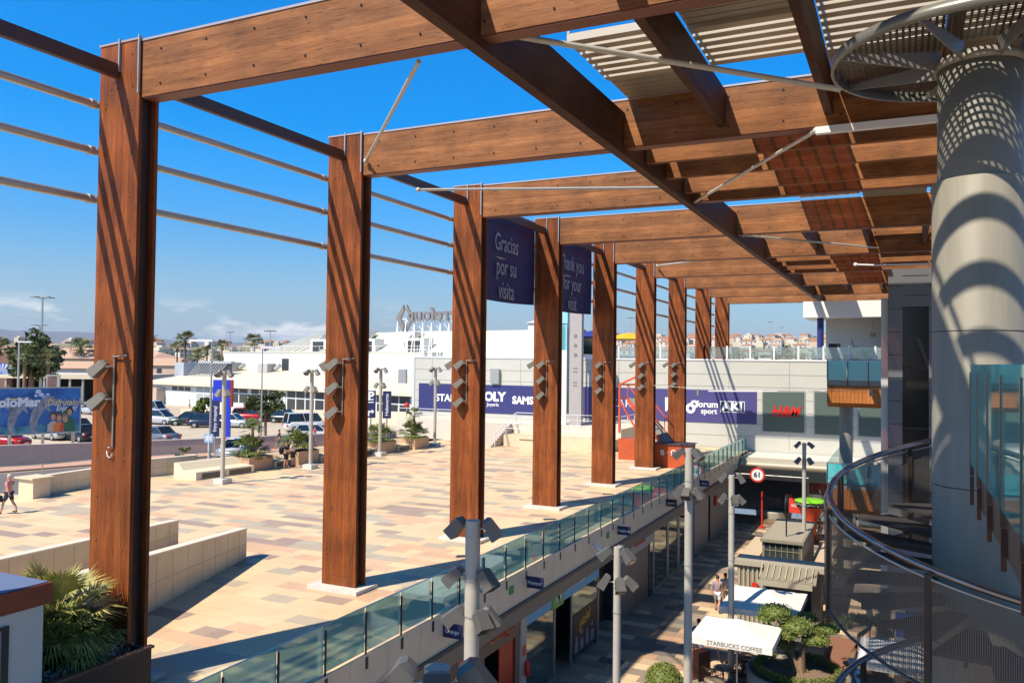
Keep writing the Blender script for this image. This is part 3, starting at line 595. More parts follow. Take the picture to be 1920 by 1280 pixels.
# shutter shop
s3 = shopbox('shutter_shop', 36.2, 41.6, 'closed shop with a grey roller shutter and a white and red vodafone sign', 'shop')
quadY(SX+0.02, 36.2, 41.6, -2.15, -1.15).build('sign_band', mat('pale_sign', (0.50, 0.45, 0.38), 0.5), s3)
o = MB()
for q in range(27): z = -4.8+q*0.098; o.frame((SX-0.01, 36.3, z), Y_, X_, Z_, 0, 4.4, -0.03, 0, 0.004, 0.085); o.bar((SX+0.0, 36.3, z+0.09), (SX+0.0, 40.7, z+0.09), 0.02)
o.build('roller_shutter', mat('shutter', (0.30, 0.25, 0.20), 0.5, 0.2), s3)
o = MB().box(SX-0.03, SX+0.04, 36.2, 36.3, -4.8, -2.15); o.box(SX-0.03, SX+0.04, 40.7, 40.85, -4.8, -2.15); o.build('frame', DGREY, s3)
o = MB(); o.lathe((0, 0, 0), [(0.26, 0), (0.36, 0), (0.36, 0.03), (0.26, 0.03), (0.26, 0)], 20)
o.v = [Vector((SX+0.025+p.z, 37.2+p.x, -1.68+p.y)) for p in o.v]; o.build('logo_ring', RED, s3)
text('lettering', 'vodafone', RED, s3, (SX+0.03, 39.1, -1.65), Y_, Z_, 0.62, 0.8, 0.015, 0.02)
quadY(SX, 40.85, 41.6, -4.6, -2.15, 0.02).build('window', GSH, s3)
# pale glass shops
s4 = shopbox('glass_shop', 41.6, 50.3, 'pale cream shop with tall glass windows beyond the roller shutter', 'shop')
o = MB()
for a, c in ((41.6, 41.75), (44.3, 44.6), (46.6, 47.0), (50.0, 50.3)): o.box(SX-0.06, SX+0.02, a, c, -4.8, -1.15)
o.box(SX-0.06, SX, 41.75, 50.0, -4.8, -4.65); o.build('frame', mat('cream_frame', (0.50, 0.42, 0.30), 0.5), s4)
for a, c in ((41.75, 44.3), (44.6, 46.6), (47.0, 50.0)): quadY(SX-0.02, a, c, -4.65, -1.5, 0.02).build('window', GSH, s4)
quadY(SX-1.5, 41.6, 50.3, -4.8, -1.2).build('interior_wall', mat('cream_interior', (0.30, 0.25, 0.15), 0.7), s4)
o = MB()
for q in range(5): o.box(SX-1.2, SX-0.7, 42, 44, -4.4+q*0.6, -4.36+q*0.6); o.box(SX-1.2, SX-0.7, 47.2, 49.8, -4.4+q*0.6, -4.36+q*0.6)
o.box(SX-0.9, SX-0.8, 45, 46.2, -4.2, -1.8); o.build('shelves', SHELF, s4)
text('lettering', 'joyería', mat('blue_letters', (0.08, 0.10, 0.35), 0.5), s4, (SX+0.03, 45.6, -1.45), Y_, Z_, 0.6, 0.9, 0.01, 0.02)
b = shopbox('shop_wall', 50.3, 65.5, 'plain beige shop wall at the far end under the fascia, beside the dark store', 'wall')
quadY(SX+0.02, 50.6, 54.6, -4.8, -1.15).build('panel', mat('beige_wall2', (0.42, 0.37, 0.30), 0.6), b); quadY(SX+0.03, 55.2, 62.8, -4.8, -1.15).build('end_panel', mat('beige_wall3', (0.36, 0.30, 0.24), 0.6), b)
MB().box(SX+0.05, SX+0.16, 56.2, 56.8, -2.6, -2.0).build('red_box', RED, b)
# blade signs hung on the fascia
for (yy, s_, lab) in ((19.9, 'Orange', 'navy blade sign reading Orange on the fascia, nearest of the blade signs'), (25.5, 'Movistar', 'navy blade sign reading Movistar above the light blue shop band'), (35.2, 'Vodafone', 'navy blade sign reading Vodafone above the roller shutter shop'), (43.4, 'Joyería', 'black blade sign above the pale glass shop'), (51.4, 'Moda', 'small navy blade sign at the far end of the fascia')):
    e = E('blade_sign', (-11.3, yy, -0.45), lab, 'sign', 'blade signs on the fascia')
    MB().box(-11.56, -10.98, yy, yy+0.10, -0.64, -0.27).build('board', NAVY if s_ != 'Joyería' else BLACK, e); text('lettering', s_, TXTW, e, (-11.27, yy, -0.46), X_, Z_, 0.17, 0.85, 0.008, 0.004)
o = MB()
for yy in (12.8, 31.9, 62): 
    e = E('security_camera', (-11.4, yy, -0.5), {12.8: 'white dome camera on the fascia near the bottom of the picture', 31.9: 'white camera on the fascia above the movistar lettering', 62: 'white camera at the far end of the fascia'}[yy], 'camera', 'cameras on the fascia')
    MB().tube([(-11.56, yy, -0.45), (-11.3, yy, -0.42), (-11.3, yy, -0.5)], 0.03, 6).build('arm', WHITEP, e); MB().ell((-11.28, yy, -0.58), (0.13, 0.13, 0.11)).build('dome', WHITEP, e)
for yy, w in ((24.1, 'nearer'), (33.7, 'farther')):
    T(MB().box(-11.558, -11.53, yy, yy+0.32, -0.55, -0.30).build('exit_plate', mat('exit_green', (0.10, 0.30, 0.08), 0.5), None, (-11.55, yy, -0.4)), 'small green exit plate on the beige fascia, the '+w+' one', 'sign', 'green exit plates')
# ============================================================ MALL LIGHT POLES
def lamp_head(c, ang, s, e, tilt=40):
    ct, st = math.cos(R(tilt)), math.sin(R(tilt)); h = Vector((math.cos(ang), math.sin(ang), 0)); d = (h*ct-Z_*st).normalized(); x = d.cross(Z_).normalized(); u = x.cross(d)
    s *= 0.68; o = Vector(c)+h*0.42*s; b = MB(); vs = []
    for t, w_, h_ in ((-0.26, 0.07, 0.06), (-0.2, 0.13, 0.11), (0.1, 0.15, 0.13), (0.24, 0.17, 0.14)):
        vs += [o+(d*t+x*(sx*w_)+u*(sy*h_))*s for sx, sy in ((-1, -1), (1, -1), (1, 1), (-1, 1))]
    b.add(vs, [(j*4+k, j*4+(k+1) % 4, j*4+4+(k+1) % 4, j*4+4+k) for j in range(3) for k in range(4)]+[(3, 2, 1, 0)])
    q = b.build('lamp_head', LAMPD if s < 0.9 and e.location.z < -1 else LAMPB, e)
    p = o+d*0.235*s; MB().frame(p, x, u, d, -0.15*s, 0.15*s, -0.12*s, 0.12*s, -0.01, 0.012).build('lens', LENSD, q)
    MB().tube([c, o], 0.022*s, 6).build('arm', GALV, e)
def mall_pole(p, lab, r, zb, levels, s=1.0, seed=0, base=False):
    e = E('light_pole', (p.x, p.y, zb), lab, 'light pole', 'floodlight poles')
    MB().cyl((p.x, p.y, zb), (p.x, p.y, p.z), r, seg=20).build('pole', STEEL, e)
    for h in (0.9, 1.45, 3.2): MB().cyl((p.x, p.y, p.z-h), (p.x, p.y, p.z-h+0.03), r+0.008, seg=20).build('band', GALV, e)
    for q, (dz, angs) in enumerate(levels):
        for a in angs: lamp_head((p.x, p.y, p.z-dz), R(a), s, e, 40+((a*7+q*13) % 25))
    if base: MB().box(p.x-0.35, p.x+0.35, p.y-0.35, p.y+0.35, zb, zb+0.28).build('base_block', PLINTH, e)
    return e
mall_pole(atd(820, 1250, 6.5), 'short grey cylinder pole top at the bottom edge with two dark floodlights', 0.105, -4.8, [(0.12, (205, 300, 20))], 1.15)
mall_pole(atd(887, 975, 12.5), 'grey pole with six floodlights at three heights in front of the glass balustrade', 0.115, -4.8, [(0.12, (180, 20)), (0.85, (195, 350)), (1.45, (200, 330, 20))], 1.0)
mall_pole(atd(1158, 1025, 18.3), 'grey pole with five floodlights standing before the roller shutter', 0.085, -4.8, [(0.15, (200, 340, 90)), (0.78, (190, 300, 20))], 1.0)
mall_pole(atd(1292, 840, 22.6), 'tall grey pole between the umbrellas and the shops, dark floodlights near its top', 0.11, -4.8, [(0.15, (200, 340)), (1.2, (190, 350, 270))], 1.0)
mall_pole(atd(1372, 890, 31), 'grey pole with pale floodlights in front of the dark store', 0.115, -4.8, [(0.1, (180, 10)), (0.9, (190, 300, 10))], 1.15)
mall_pole(atd(1508, 830, 42), 'thin grey pole farthest along the mall, left of the lower balcony', 0.10, -4.8, [(0.1, (180, 0)), (0.9, (200, 340))], 1.1)
# plaza street poles
for i, (px, py, tp) in enumerate(((417, 906, 695), (582, 878, 693), (712, 854, 690), (815, 836, 689))):
    b = onz(px, py, 0); zt = ony(px+3, tp, b.y).z; b.z = zt
    mall_pole(b, ['nearest', 'second', 'third', 'farthest'][i]+' grey floodlight pole on the plaza, '+['in front of the Enjoy shopping banner', 'between the couple and the second column', 'beside the parking sign', 'just left of the third column'][i], 0.12, 0, [(0.15, (180, 250, 10)), (1.25, (190, 340))], 1.25, base=True)
# ============================================================ FAR GREY MALL BUILDING
WY = 69.7; KS = WY/67.5
def wx(v): return v*KS
def wz(v): return CAMZ+(v-CAMZ)*KS
gb = E('mall_building', (-24, 72, 0), 'long pale grey panelled mall building across the plaza with a navy banner of shop names', 'building')
PAN = mat('pale_panel', (0.56, 0.55, 0.49), 0.45, var=0.04, vscale=0.4)
PANJ = mat('panel_joint', (0.25, 0.25, 0.24), 0.6)
o = MB(); x = wx(-42.7); zt = wz(7.23)
o.box(x, -11.5, WY, WY+14, -0.6, zt); o.box(-11.5, 14, WY, WY+14, -4.8, zt); o.build('wall', PAN, gb)
o = MB()
z = 1.0
while z < zt-0.3: o.box(x+0.05, 4, WY-0.012, WY-0.002, z, z+0.03); z += 1.02
xx = x+2
while xx < 3: o.box(xx, xx+0.03, WY-0.011, WY-0.001, 0.1, zt-0.1); xx += 4.8
o.build('panel_joint', PANJ, gb)
MB().box(x-0.05, 14, WY-0.06, WY+0.1, zt+0.002, zt+0.14).build('parapet_cap', WHITEP, gb)
MB().box(x-0.3, x-0.003, WY-0.05, WY+10, -0.6, zt).build('end_wall', mat('end_wall', (0.62, 0.64, 0.62), 0.5), gb)
ub = glassmat('terrace_glass', (0.8, 0.9, 0.9), (0.6, 0.65, 0.65), gloss=0.08, dmix=0.25)
bn1 = MB().box(wx(-42.2), wx(-29.0), WY-0.06, WY-0.015, wz(2.21), wz(4.8)).build('banner_panel', mat('banner_navy', (0.035, 0.037, 0.16), 0.5), gb)
MB().box(wx(-25.6), wx(-10.68), WY-0.06, WY-0.015, wz(2.2), wz(4.84)).build('banner_panel', mat('banner_purple', (0.075, 0.065, 0.22), 0.5), gb)
def wt(s_, xc, zc, h, m=TXTW, sx=1, bold=0.02, name='lettering', shear=0): text(name, s_, m, gb, (wx(xc), WY-0.062, wz(zc)), X_, Z_, h, sx, bold, 0.02, shear=shear)
wt('STARBUCKS', -37.8, 3.45, 0.95, bold=0.03); wt('POLY', -34.3, 3.7, 1.15, bold=0.05); wt('Joyería', -34.2, 3.0, 0.45, bold=0.01); wt('SAMSUNG', -30.2, 3.45, 0.95, sx=0.95, bold=0.045)
wt('ZARA', -21.6, 3.5, 0.95, sx=1.1, bold=0.0); wt('V', -18.0, 3.5, 1.6, bold=0.03, shear=0.4)
wt('forum', -14.6, 3.65, 0.75, bold=0.03); wt('sport', -14.45, 3.1, 0.62, bold=0.03)
o = MB(); o.lathe((0, 0, 0), [(0.17, 0), (0.42, 0), (0.42, 0.03), (0.17, 0.03), (0.17, 0)], 18); v1 = [Vector((p.x+wx(-15.95), WY-0.062-p.z, p.y*1.05+wz(3.3))) for p in o.v]; v2 = [Vector((p.x*0.8+wx(-15.65), WY-0.064-p.z, p.y*0.8+wz(3.65))) for p in o.v]; f0 = list(o.f); o.v = []; o.f = []; o.m = []; o.sm = []; o.add(v1, f0); o.add(v2, f0); o.build('forum_logo', TXTW, gb)
o = MB().box(wx(-13.55), wx(-11.6), WY-0.07, WY-0.062, wz(3.08), wz(3.98)); o.build('logo_outline', TXTW, gb)
MB().box(wx(-13.50), wx(-11.65), WY-0.08, WY-0.071, wz(3.14), wz(3.92)).build('logo_plate', NAVY, gb); text('lettering', 'AKI', TXTW, gb, (wx(-12.58), WY-0.081, wz(3.53)), X_, Z_, 0.95, 1.1, 0.05, 0.01)
for (a, c, z0, z1) in ((-10.19, -7.09, 1.7, 4.85), (-6.32, -4.0, 1.65, 4.87), (-3.2, -0.4, 1.65, 4.87)):
    f = MB().box(wx(a)-0.1, wx(c)+0.1, WY-0.035, WY-0.013, wz(z0)-0.1, wz(z1)+0.1).build('window_frame', GALV, gb)
    MB().box(wx(a), wx(c), WY-0.05, WY-0.037, wz(z0), wz(z1)).build('pane', mat('window_grey', (0.10, 0.135, 0.12), 0.25), f)
text('lettering', 'H&M', mat('hm_red', (0.65, 0.02, 0.01), 0.5), gb, (wx(-8.55), WY-0.052, wz(3.25)), X_, Z_, 1.2, 0.85, 0.03, 0.03, shear=0.35)
# roof terrace balustrade
tb = E('terrace_railing', (-20, WY+0.4, zt), 'white terrace railing with glass panels along the roof of the grey building', 'railing')
xx = wx(-24.2)
while xx < 1:
    MB().box(xx, xx+0.14, WY+0.3, WY+0.42, zt+0.15, zt+1.25).build('post', WHITEP, tb); MB().box(xx+0.16, xx+1.88, WY+0.34, WY+0.36, zt+0.22, zt+1.15).build('glass_panel', ub, tb); xx += 1.9
def leafquad(o, c, s, rnd):
    a = Vector((rnd.uniform(-1, 1), rnd.uniform(-1, 1), rnd.uniform(-1, 1))).normalized(); b = a.cross(Vector((rnd.uniform(-1, 1), rnd.uniform(-1, 1), rnd.uniform(-1, 1)))).normalized()
    c = Vector(c); o.add([c-a*s-b*s*0.35, c+a*s*0.2-b*s*0.5, c+a*s, c+b*s*0.5-a*s*0.2], [(0, 1, 2, 3)])
def clump(o, c, r, n, s, rnd, shell=0.55):
    for _ in range(n):
        d = Vector((rnd.gauss(0, 1), rnd.gauss(0, 1), rnd.gauss(0, 1))).normalized(); k = shell+(1-shell)*rnd.random()
        leafquad(o, (c[0]+d.x*r[0]*k, c[1]+d.y*r[1]*k, c[2]+d.z*r[2]*k), s*rnd.uniform(0.6, 1.3), rnd)
rnd = random.Random(5)
o = MB()
for q in range(16): clump(o, (wx(-13+q*0.95), WY+0.8, zt+0.4), (0.5, 0.3, rnd.uniform(0.12, 0.35)), 40, 0.12, rnd)
T(o.build('terrace_planting', LEAFB, None, (-8, WY+0.8, zt)), 'low green planting behind the terrace railing on the grey roof', 'plants', kind='stuff')
# lower storefront under the building
st = E('dark_store', (-4, 65, -4.8), 'large dark open clothing store under the plaza end with a sunlit ledge above', 'shop')
MB().box(-11.5, 6, 66.0, 69.6, -0.35, -0.2).build('ledge', mat('ledge', (0.75, 0.70, 0.6), 0.6), st)
MB().box(-11.5, 6, 65.0, 66.0, -1.15, -0.25).build('lintel', mat('lintel', (0.45, 0.42, 0.34), 0.6), st)
MB().box(-11.5, 6, 64.7, 64.98, -0.85, -0.55).build('rail_beam', mat('rail_beam', (0.78, 0.74, 0.66), 0.5), st)
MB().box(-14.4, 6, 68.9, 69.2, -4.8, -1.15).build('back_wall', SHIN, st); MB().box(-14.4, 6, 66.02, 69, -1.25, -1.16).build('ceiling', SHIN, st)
MB().box(-12.5, 0, 62.9, 65.6, -4.795, -4.74).build('floor_step', mat('store_floor', (0.22, 0.14, 0.09), 0.4), st)
for xx in (-6.6, -3.2, 0.2): MB().box(xx, xx+0.12, 64.9, 65.0, -4.8, -1.15).build('mullion', mat('cream_frame', (0.5, 0.42, 0.3), 0.5), st)
for a, c in ((-6.45, -3.25), (-3.05, 0.2)): MB().box(a, c, 64.93, 64.96, -4.6, -1.2).build('window', GSH, st)
cs = E('store_counter', (-9.2, 66.3, -4.74), 'round display counter with clothes inside the dark store', 'counter')
MB().lathe((-9.2, 66.4, -4.74), [(1.3, 0), (1.35, 0.4), (1.35, 0.5), (0, 0.5)], 24).build('base', mat('counter', (0.4, 0.36, 0.3), 0.5), cs); MB().box(-9.7, -8.6, 66.3, 66.8, -4.2, -3.3).build('clothes_rack', mat('clothes', (0.15, 0.13, 0.14), 0.8, var=0.5, vscale=9), cs); MB().box(-8.4, -7.9, 66.6, 67, -4.4, -3.0).build('orange_panel', mat('orange_dull', (0.40, 0.14, 0.06), 0.6), cs)
# round sign hanging on a bar
rs = E('round_sign', (-8.6, 60, -0.8), 'round white sign with a red rim hanging on a bar before the dark store', 'sign')
cpos = onx(0, 0, 1) if False else ony(1420, 890, 60)
o = MB(); o.cyl((cpos.x, 60, cpos.z), (cpos.x, 60.08, cpos.z), 0.52, seg=28); o.build('rim', RED, rs); MB().cyl((cpos.x, 59.985, cpos.z), (cpos.x, 59.999, cpos.z), 0.40, seg=28).build('face', WHITEP, rs)
text('lettering', '61', BLACK, rs, (cpos.x, 59.98, cpos.z), X_, Z_, 0.5, 1, 0.03, 0.004); MB().cyl((cpos.x-2.6, 60.1, cpos.z), (cpos.x+3.4, 60.1, cpos.z), 0.04).build('bar', GALV, rs)
rp = E('red_post', (cpos.x+0.1, 61.5, -4.8), 'thin red and white post standing in the store entrance', 'post')
MB().cyl((cpos.x+0.1, 61.5, -4.8), (cpos.x+0.1, 61.5, -2.2), 0.06).build('shaft', RED, rp); MB().cyl((cpos.x+0.1, 61.5, -4.8), (cpos.x+0.1, 61.5, -4.7), 0.22).build('base', RED, rp)
p = ony(1495, 948, 60); rb = E('sale_sign', (p.x, 60, -4.8), 'red square sign reading REBAJAS at the store window', 'sign')
MB().box(p.x-0.55, p.x+0.55, 60, 60.05, p.z-0.5, p.z+0.5).build('board', mat('sale_red', (0.70, 0.05, 0.03), 0.5), rb); text('lettering', 'REBAJAS', TXTW, rb, (p.x, 59.99, p.z), X_, Z_, 0.24, 0.9, 0.01, 0.004); MB().cyl((p.x, 60.07, -4.8), (p.x, 60.07, p.z), 0.03).build('post', GALV, rb)
# ============================================================ PLAZA FURNITURE
def wallthing(name, pts, h0, h1, t, lab, cat, m=PWALL, cap=True, zb=0.0):
    # wall along a line a->b with heights h0,h1 and joints
    a, b = Vector(pts[0]), Vector(pts[1]); a.z = b.z = zb; d = (b-a); L_ = d.length; d.normalize(); n = Vector((-d.y, d.x, 0))
    e = E(name, ((a.x+b.x)/2, (a.y+b.y)/2, zb), lab, cat)
    MB().prism([(0, 0), (L_, 0), (L_, h1), (0, h0)], a, d, Z_, n, -t/2, t/2).build('wall_body', m, e)
    o = MB(); k = 0.9
    while k < L_: hh = h0+(h1-h0)*k/L_; o.frame(a+d*k, d, n, Z_, 0, 0.015, -t/2-0.004, t/2+0.004, 0.01, hh-0.03); k += 0.9
    o.prism([(0, h0*0.5), (L_, h1*0.5), (L_, h1*0.5+0.015), (0, h0*0.5+0.015)], a, d, Z_, n, -t/2-0.005, t/2+0.005)
    o.build('joint_lines', mat('joint', (0.45, 0.35, 0.22), 0.8), e)
    if cap: MB().prism([(-0.01, h0+0.002), (L_+0.01, h1+0.002), (L_+0.01, h1+0.05), (-0.01, h0+0.05)], a, d, Z_, n, -t/2-0.02, t/2+0.02).build('coping', mat('coping', (0.80, 0.70, 0.55), 0.6), e)
    return e
wallthing('ramp_wall', ((-15.9, 8.0, 0), (-21.0, 22.1, 0)), 2.25, 1.0, 0.3, 'long low beige tiled ramp wall nearest the camera, casting a shadow wedge', 'wall')
wallthing('ramp_wall', ((-19.5, 8.0, 0), (-24.4, 22.2, 0)), 2.1, 0.95, 0.3, 'second beige tiled ramp wall, farther and parallel to the first', 'wall')
wallthing('plaza_wall', ((-39.2, 27.4, 0), (-40.1, 33.5, 0)), 0.95, 0.9, 0.3, 'low beige plaza border wall with a thin rail, left of the first column', 'wall')
wallthing('plaza_wall', ((-40.2, 33.7, 0), (-39.3, 37.3, 0)), 1.0, 1.0, 0.3, 'low beige plaza border wall just right of the first column', 'wall')
T(MB().box(-39.6, -38.5, 26.3, 27.2, 0, 0.95).box(-39.75, -38.35, 26.15, 27.35, 0.952, 1.02).build('pedestal', PWALL, None, (-39, 26.7, 0)), 'pale square stone pedestal at the end of the plaza border wall', 'pedestal')
ra = E('thin_railing', (-41, 30, 0), 'thin metal handrail on short posts running behind the plaza border wall', 'railing')
pts = [Vector((-44, 24, 1.25)), Vector((-41.0, 28.5, 1.3)), Vector((-41.2, 33, 1.2)), Vector((-40.0, 38, 1.05)), Vector((-39.2, 42, 0.9))]
MB().tube(pts, 0.03, 6).build('handrail', GALV, ra)
for p in pts: MB().cyl((p.x, p.y, -0.6), p, 0.025, seg=6).build('post', GALV, ra)
# benches and palm planters along the far plaza border
def bx(y): return -36.6+(y-39)*0.118
def fan_palm(o, c, h, nf, L_, rnd, blades=11, droop=0.5, bw=0.035):
    c = Vector(c)
    for q in range(nf):
        a = q*2.399+rnd.uniform(-.2, .2); el = rnd.uniform(-0.35, 1.25); d = Vector((math.cos(a)*math.cos(el), math.sin(a)*math.cos(el), math.sin(el)))
        b = c+Vector((0, 0, h)); e = b+d*L_*rnd.uniform(0.45, 0.6)
        x = d.cross(Z_).normalized(); u = x.cross(d)
        o.bar(b, e, 0.02*L_)
        for k in range(blades):
            t = (k/(blades-1)-0.5)*2.5; dd = (d*math.cos(t)+x*math.sin(t)+u*0.12).normalized(); ll = L_*0.6*(1-0.25*abs(t)/1.3)*rnd.uniform(.85, 1.1); s_ = dd.cross(u).normalized()*(bw*L_)
            m_ = e+dd*ll*0.6; tip = e+dd*ll-Vector((0, 0, ll*droop*rnd.uniform(.3, .8)))
            o.add([e, m_-s_, tip, m_+s_], [(0, 1, 2, 3)])
def feather_palm(o, c, n, L_, rnd, sz=1.0):
    c = Vector(c)
    for q in range(n):
        a = q*2.399+rnd.uniform(-.3, .3); el = rnd.uniform(-0.3, 1.2); h = Vector((math.cos(a), math.sin(a), 0)); pts = []; v = h*math.cos(el)+Z_*math.sin(el); p = c.copy()
        for k in range(8): pts.append(p.copy()); p = p+v*(L_/7); v = (v-Z_*0.17).normalized()
        s_ = h.cross(Z_)
        for k in range(1, 8):
            f_ = math.sin(math.pi*min(1, k/8+0.1)); d = (pts[k]-pts[k-1]).normalized()
            for sg in (-1, 1):
                tip = pts[k]+s_*(sg*0.28*L_*f_*sz)+d*0.15*L_-Z_*0.10*L_
                o.add([pts[k-1], pts[k], tip], [(0, 1, 2)])
yc = [39.9, 43.9, 47.9, 51.9, 55.9]
for i, y in enumerate(yc):
    x = bx(y); w_ = ['left of the couple', 'right of the couple, partly behind the second column', 'just right of the second column', 'fourth along the plaza border', 'farthest, near the third column'][i]
    e = E('stone_planter', (x-0.6, y, 0), 'peach stone planter box with palm, '+w_, 'planter', 'stone planters along the plaza border')
    o = MB().box(x-1.6, x, y-1.05, y-0.93, 0, 0.85); o.box(x-1.6, x, y+0.93, y+1.05, 0, 0.85); o.box(x-0.12, x, y-0.93, y+0.93, 0, 0.85); o.box(x-1.6, x-1.48, y-0.93, y+0.93, 0, 0.85); o.build('box', mat('peach_stone', (0.62, 0.38, 0.23), 0.7, var=0.08), e)
    MB().box(x-1.48, x-0.12, y-0.93, y+0.93, 0.1, 0.75).build('soil', mat('soil', (0.12, 0.08, 0.05), 1), e)
    rnd = random.Random(20+i); p = E('potted_palm', (x-0.8, y, 0.75), 'bushy fan palm in the planter '+w_, 'palm', 'fan palms in the stone planters')
    o = MB(); fan_palm(o, (x-0.8, y-0.2, 0.75), 0.35, 26, 1.35, rnd); fan_palm(o, (x-0.7, y+0.3, 0.75), 0.25, 18, 1.1, rnd)
    if i in (0, 4, 2): fan_palm(o, (x-0.8, y+0.05, 0.75), 1.75, 16, 0.9, rnd)
    o.build('fronds', LEAF, p)
    if i in (0, 4, 2): MB().cyl((x-0.8, y+0.05, 0.75), (x-0.8, y+0.05, 2.5), 0.12, 0.09, 8).build('trunk', BARK, p)
    if i < 4:
        b0, b1 = y+1.1, yc[i+1]-1.1; bb = E('stone_bench', (bx(y+2), y+2, 0), 'low stone bench with a dark grille, between the planters, '+['first', 'second', 'third', 'fourth'][i]+' along the border', 'bench', 'stone benches between planters')
        x2 = bx(y+2); o = MB().prism([(0, 0), (1.4, 0), (1.4, 0.42), (0.75, 0.5), (0.3, 0.8), (0, 0.8)], (x2-1.5, b0, 0), X_, Z_, Y_, 0, b1-b0); o.build('body', PWALL, bb)
        MB().box(x2-0.098, x2-0.08, b0+0.2, b1-0.2, 0.06, 0.34).build('grille', mat('grille', (0.12, 0.10, 0.08), 0.6), bb)
bb = E('stone_bench', (-37, 36.8, 0), 'long cream stone bench with slanted top and two dark grilles, behind the nearest light pole', 'bench')
MB().prism([(0, 0), (1.75, 0), (1.75, 0.45), (0.75, 0.5), (0.35, 0.9), (0, 0.9)], (-38.3, 34.7, 0), X_, Z_, Vector((0.118, 1, 0)).normalized(), 0, 4.15).build('body', mat('cream_stone', (0.78, 0.66, 0.46), 0.7), bb)
for a in (35.1, 37.0): MB().frame((-36.56+(a-34.7)*0.118+0.02, a, 0), Vector((0.118, 1, 0)).normalized(), Vector((1, -0.118, 0)).normalized(), Z_, 0, 1.6, 0.0, 0.02, 0.06, 0.34).build('grille', mat('grille', (0.12, 0.10, 0.08), 0.6), bb)
# retaining wall between parking and road
rw = E('retaining_wall', (-56, 38, GZ), 'long low mauve grey retaining wall between the road and the car park', 'wall')
RWP = [(-66, 12, 1.75), (-61.3, 24, 1.62), (-58.0, 33.0, 1.45), (-53.4, 43.5, 1.2), (-47.5, 54.0, 1.15), (-42.8, 63.5, 1.05), (-40.5, 69.5, 1.0)]
o = MB(); o2 = MB()
for (x0, y0, h0), (x1, y1, h1) in zip(RWP[:-1], RWP[1:]):
    a, b = Vector((x0, y0, GZ)), Vector((x1, y1, GZ)); d = (b-a); L_ = d.length; d.normalize(); n = Vector((-d.y, d.x, 0))
    o.prism([(0, 0), (L_, 0), (L_, h1), (0, h0)], a, d, Z_, n, -0.12, 0.12); o2.prism([(0, h0+0.002), (L_, h1+0.002), (L_, h1+0.06), (0, h0+0.06)], a, d, Z_, n, -0.15, 0.15)
o.build('wall_body', mat('mauve_wall', (0.50, 0.40, 0.35), 0.8, var=0.08), rw); o2.build('coping', mat('coping2', (0.66, 0.56, 0.48), 0.7), rw)
# ============================================================ PLANTER AND KIOSK BOTTOM LEFT
e = E('wooden_planter', (-15.1, 11, 0), 'dark wooden planter box at the foot of the nearest column', 'planter')
o = MB().box(-14.12, -14.05, 9.2, 12.25, 0, 1.0).box(-16.6, -14.12, 12.18, 12.25, 0, 1.0).box(-16.6, -14.12, 9.2, 9.27, 0, 1.0).box(-16.67, -16.6, 9.2, 12.25, 0, 1.0); o.build('box', mat('dark_planter', (0.06, 0.03, 0.022), 0.5, var=0.25, stretch=(1, .3, 6)), e)
MB().box(-14.16, -14.02, 9.15, 12.3, 1.002, 1.05).build('rim', mat('rim_wood', (0.14, 0.07, 0.04), 0.6), e); MB().box(-16.6, -14.13, 9.28, 12.17, 0.2, 0.86).build('soil', mat('soil', (0.12, 0.08, 0.05), 1), e)
rnd = random.Random(4); p = E('fan_palm', (-15.4, 10.9, 0.86), 'yellow green fan palm filling the dark planter before the nearest column', 'palm')
o = MB(); fan_palm(o, (-15.5, 11.1, 0.85), 0.75, 40, 1.3, rnd, 24, 0.35, 0.016); o.build('upper_fronds', LEAFY, p)
o = MB(); fan_palm(o, (-15.2, 10.8, 0.85), 0.3, 60, 1.15, rnd, 20, 0.7, 0.016); fan_palm(o, (-15.0, 11.4, 0.85), 0.2, 36, 0.9, rnd, 20, 0.7, 0.018); o.build('lower_fronds', LEAF, p)
o = MB(); clump(o, (-14.6, 11.6, 0.98), (0.42, 0.6, 0.2), 500, 0.045, rnd, 0.1); clump(o, (-14.5, 10.4, 0.95), (0.35, 0.8, 0.16), 500, 0.045, rnd, 0.1)
T(o.build('shrub', mat('heather', (0.25, 0.20, 0.14), 0.8, var=0.6, vscale=18, col2=(0.5, 0.42, 0.36)), None, (-14.6, 11.2, 0.9)), 'small greyish flowering shrub at the planter edge beside the fan palm', 'shrub')
k = E('kiosk', (-15.2, 8, 0), 'white kiosk with dark red wooden roof edge and blue roof at the lower left corner', 'kiosk')
MB().box(-17.2, -14.12, 6.2, 9.9, 0, 2.5).build('wall', mat('kiosk_grey', (0.55, 0.55, 0.52), 0.5), k)
MB().box(-17.35, -14.05, 6.0, 10.02, 2.51, 2.88).build('roof_edge', mat('red_wood', (0.22, 0.05, 0.02), 0.5, var=0.3, stretch=(1, .4, 8)), k); MB().box(-17.3, -14.1, 6.05, 9.97, 2.882, 2.9).build('roof', mat('blue_roof', (0.13, 0.17, 0.30), 0.6), k)
f = MB().box(-14.118, -14.08, 8.0, 9.25, 0.45, 2.3).build('window', mat('frame_black', (0.03, 0.03, 0.03), 0.4), k)
q = MB().box(-14.079, -14.06, 8.03, 9.1, 0.5, 2.25).build('pane', mat('kiosk_pane', (0.22, 0.25, 0.26), 0.2), f)
text('lettering', 'gigante', TXTW, k, (-14.055, 8.9, 1.1), Z_, -Y_, 0.26, 1, 0.0, 0.004)
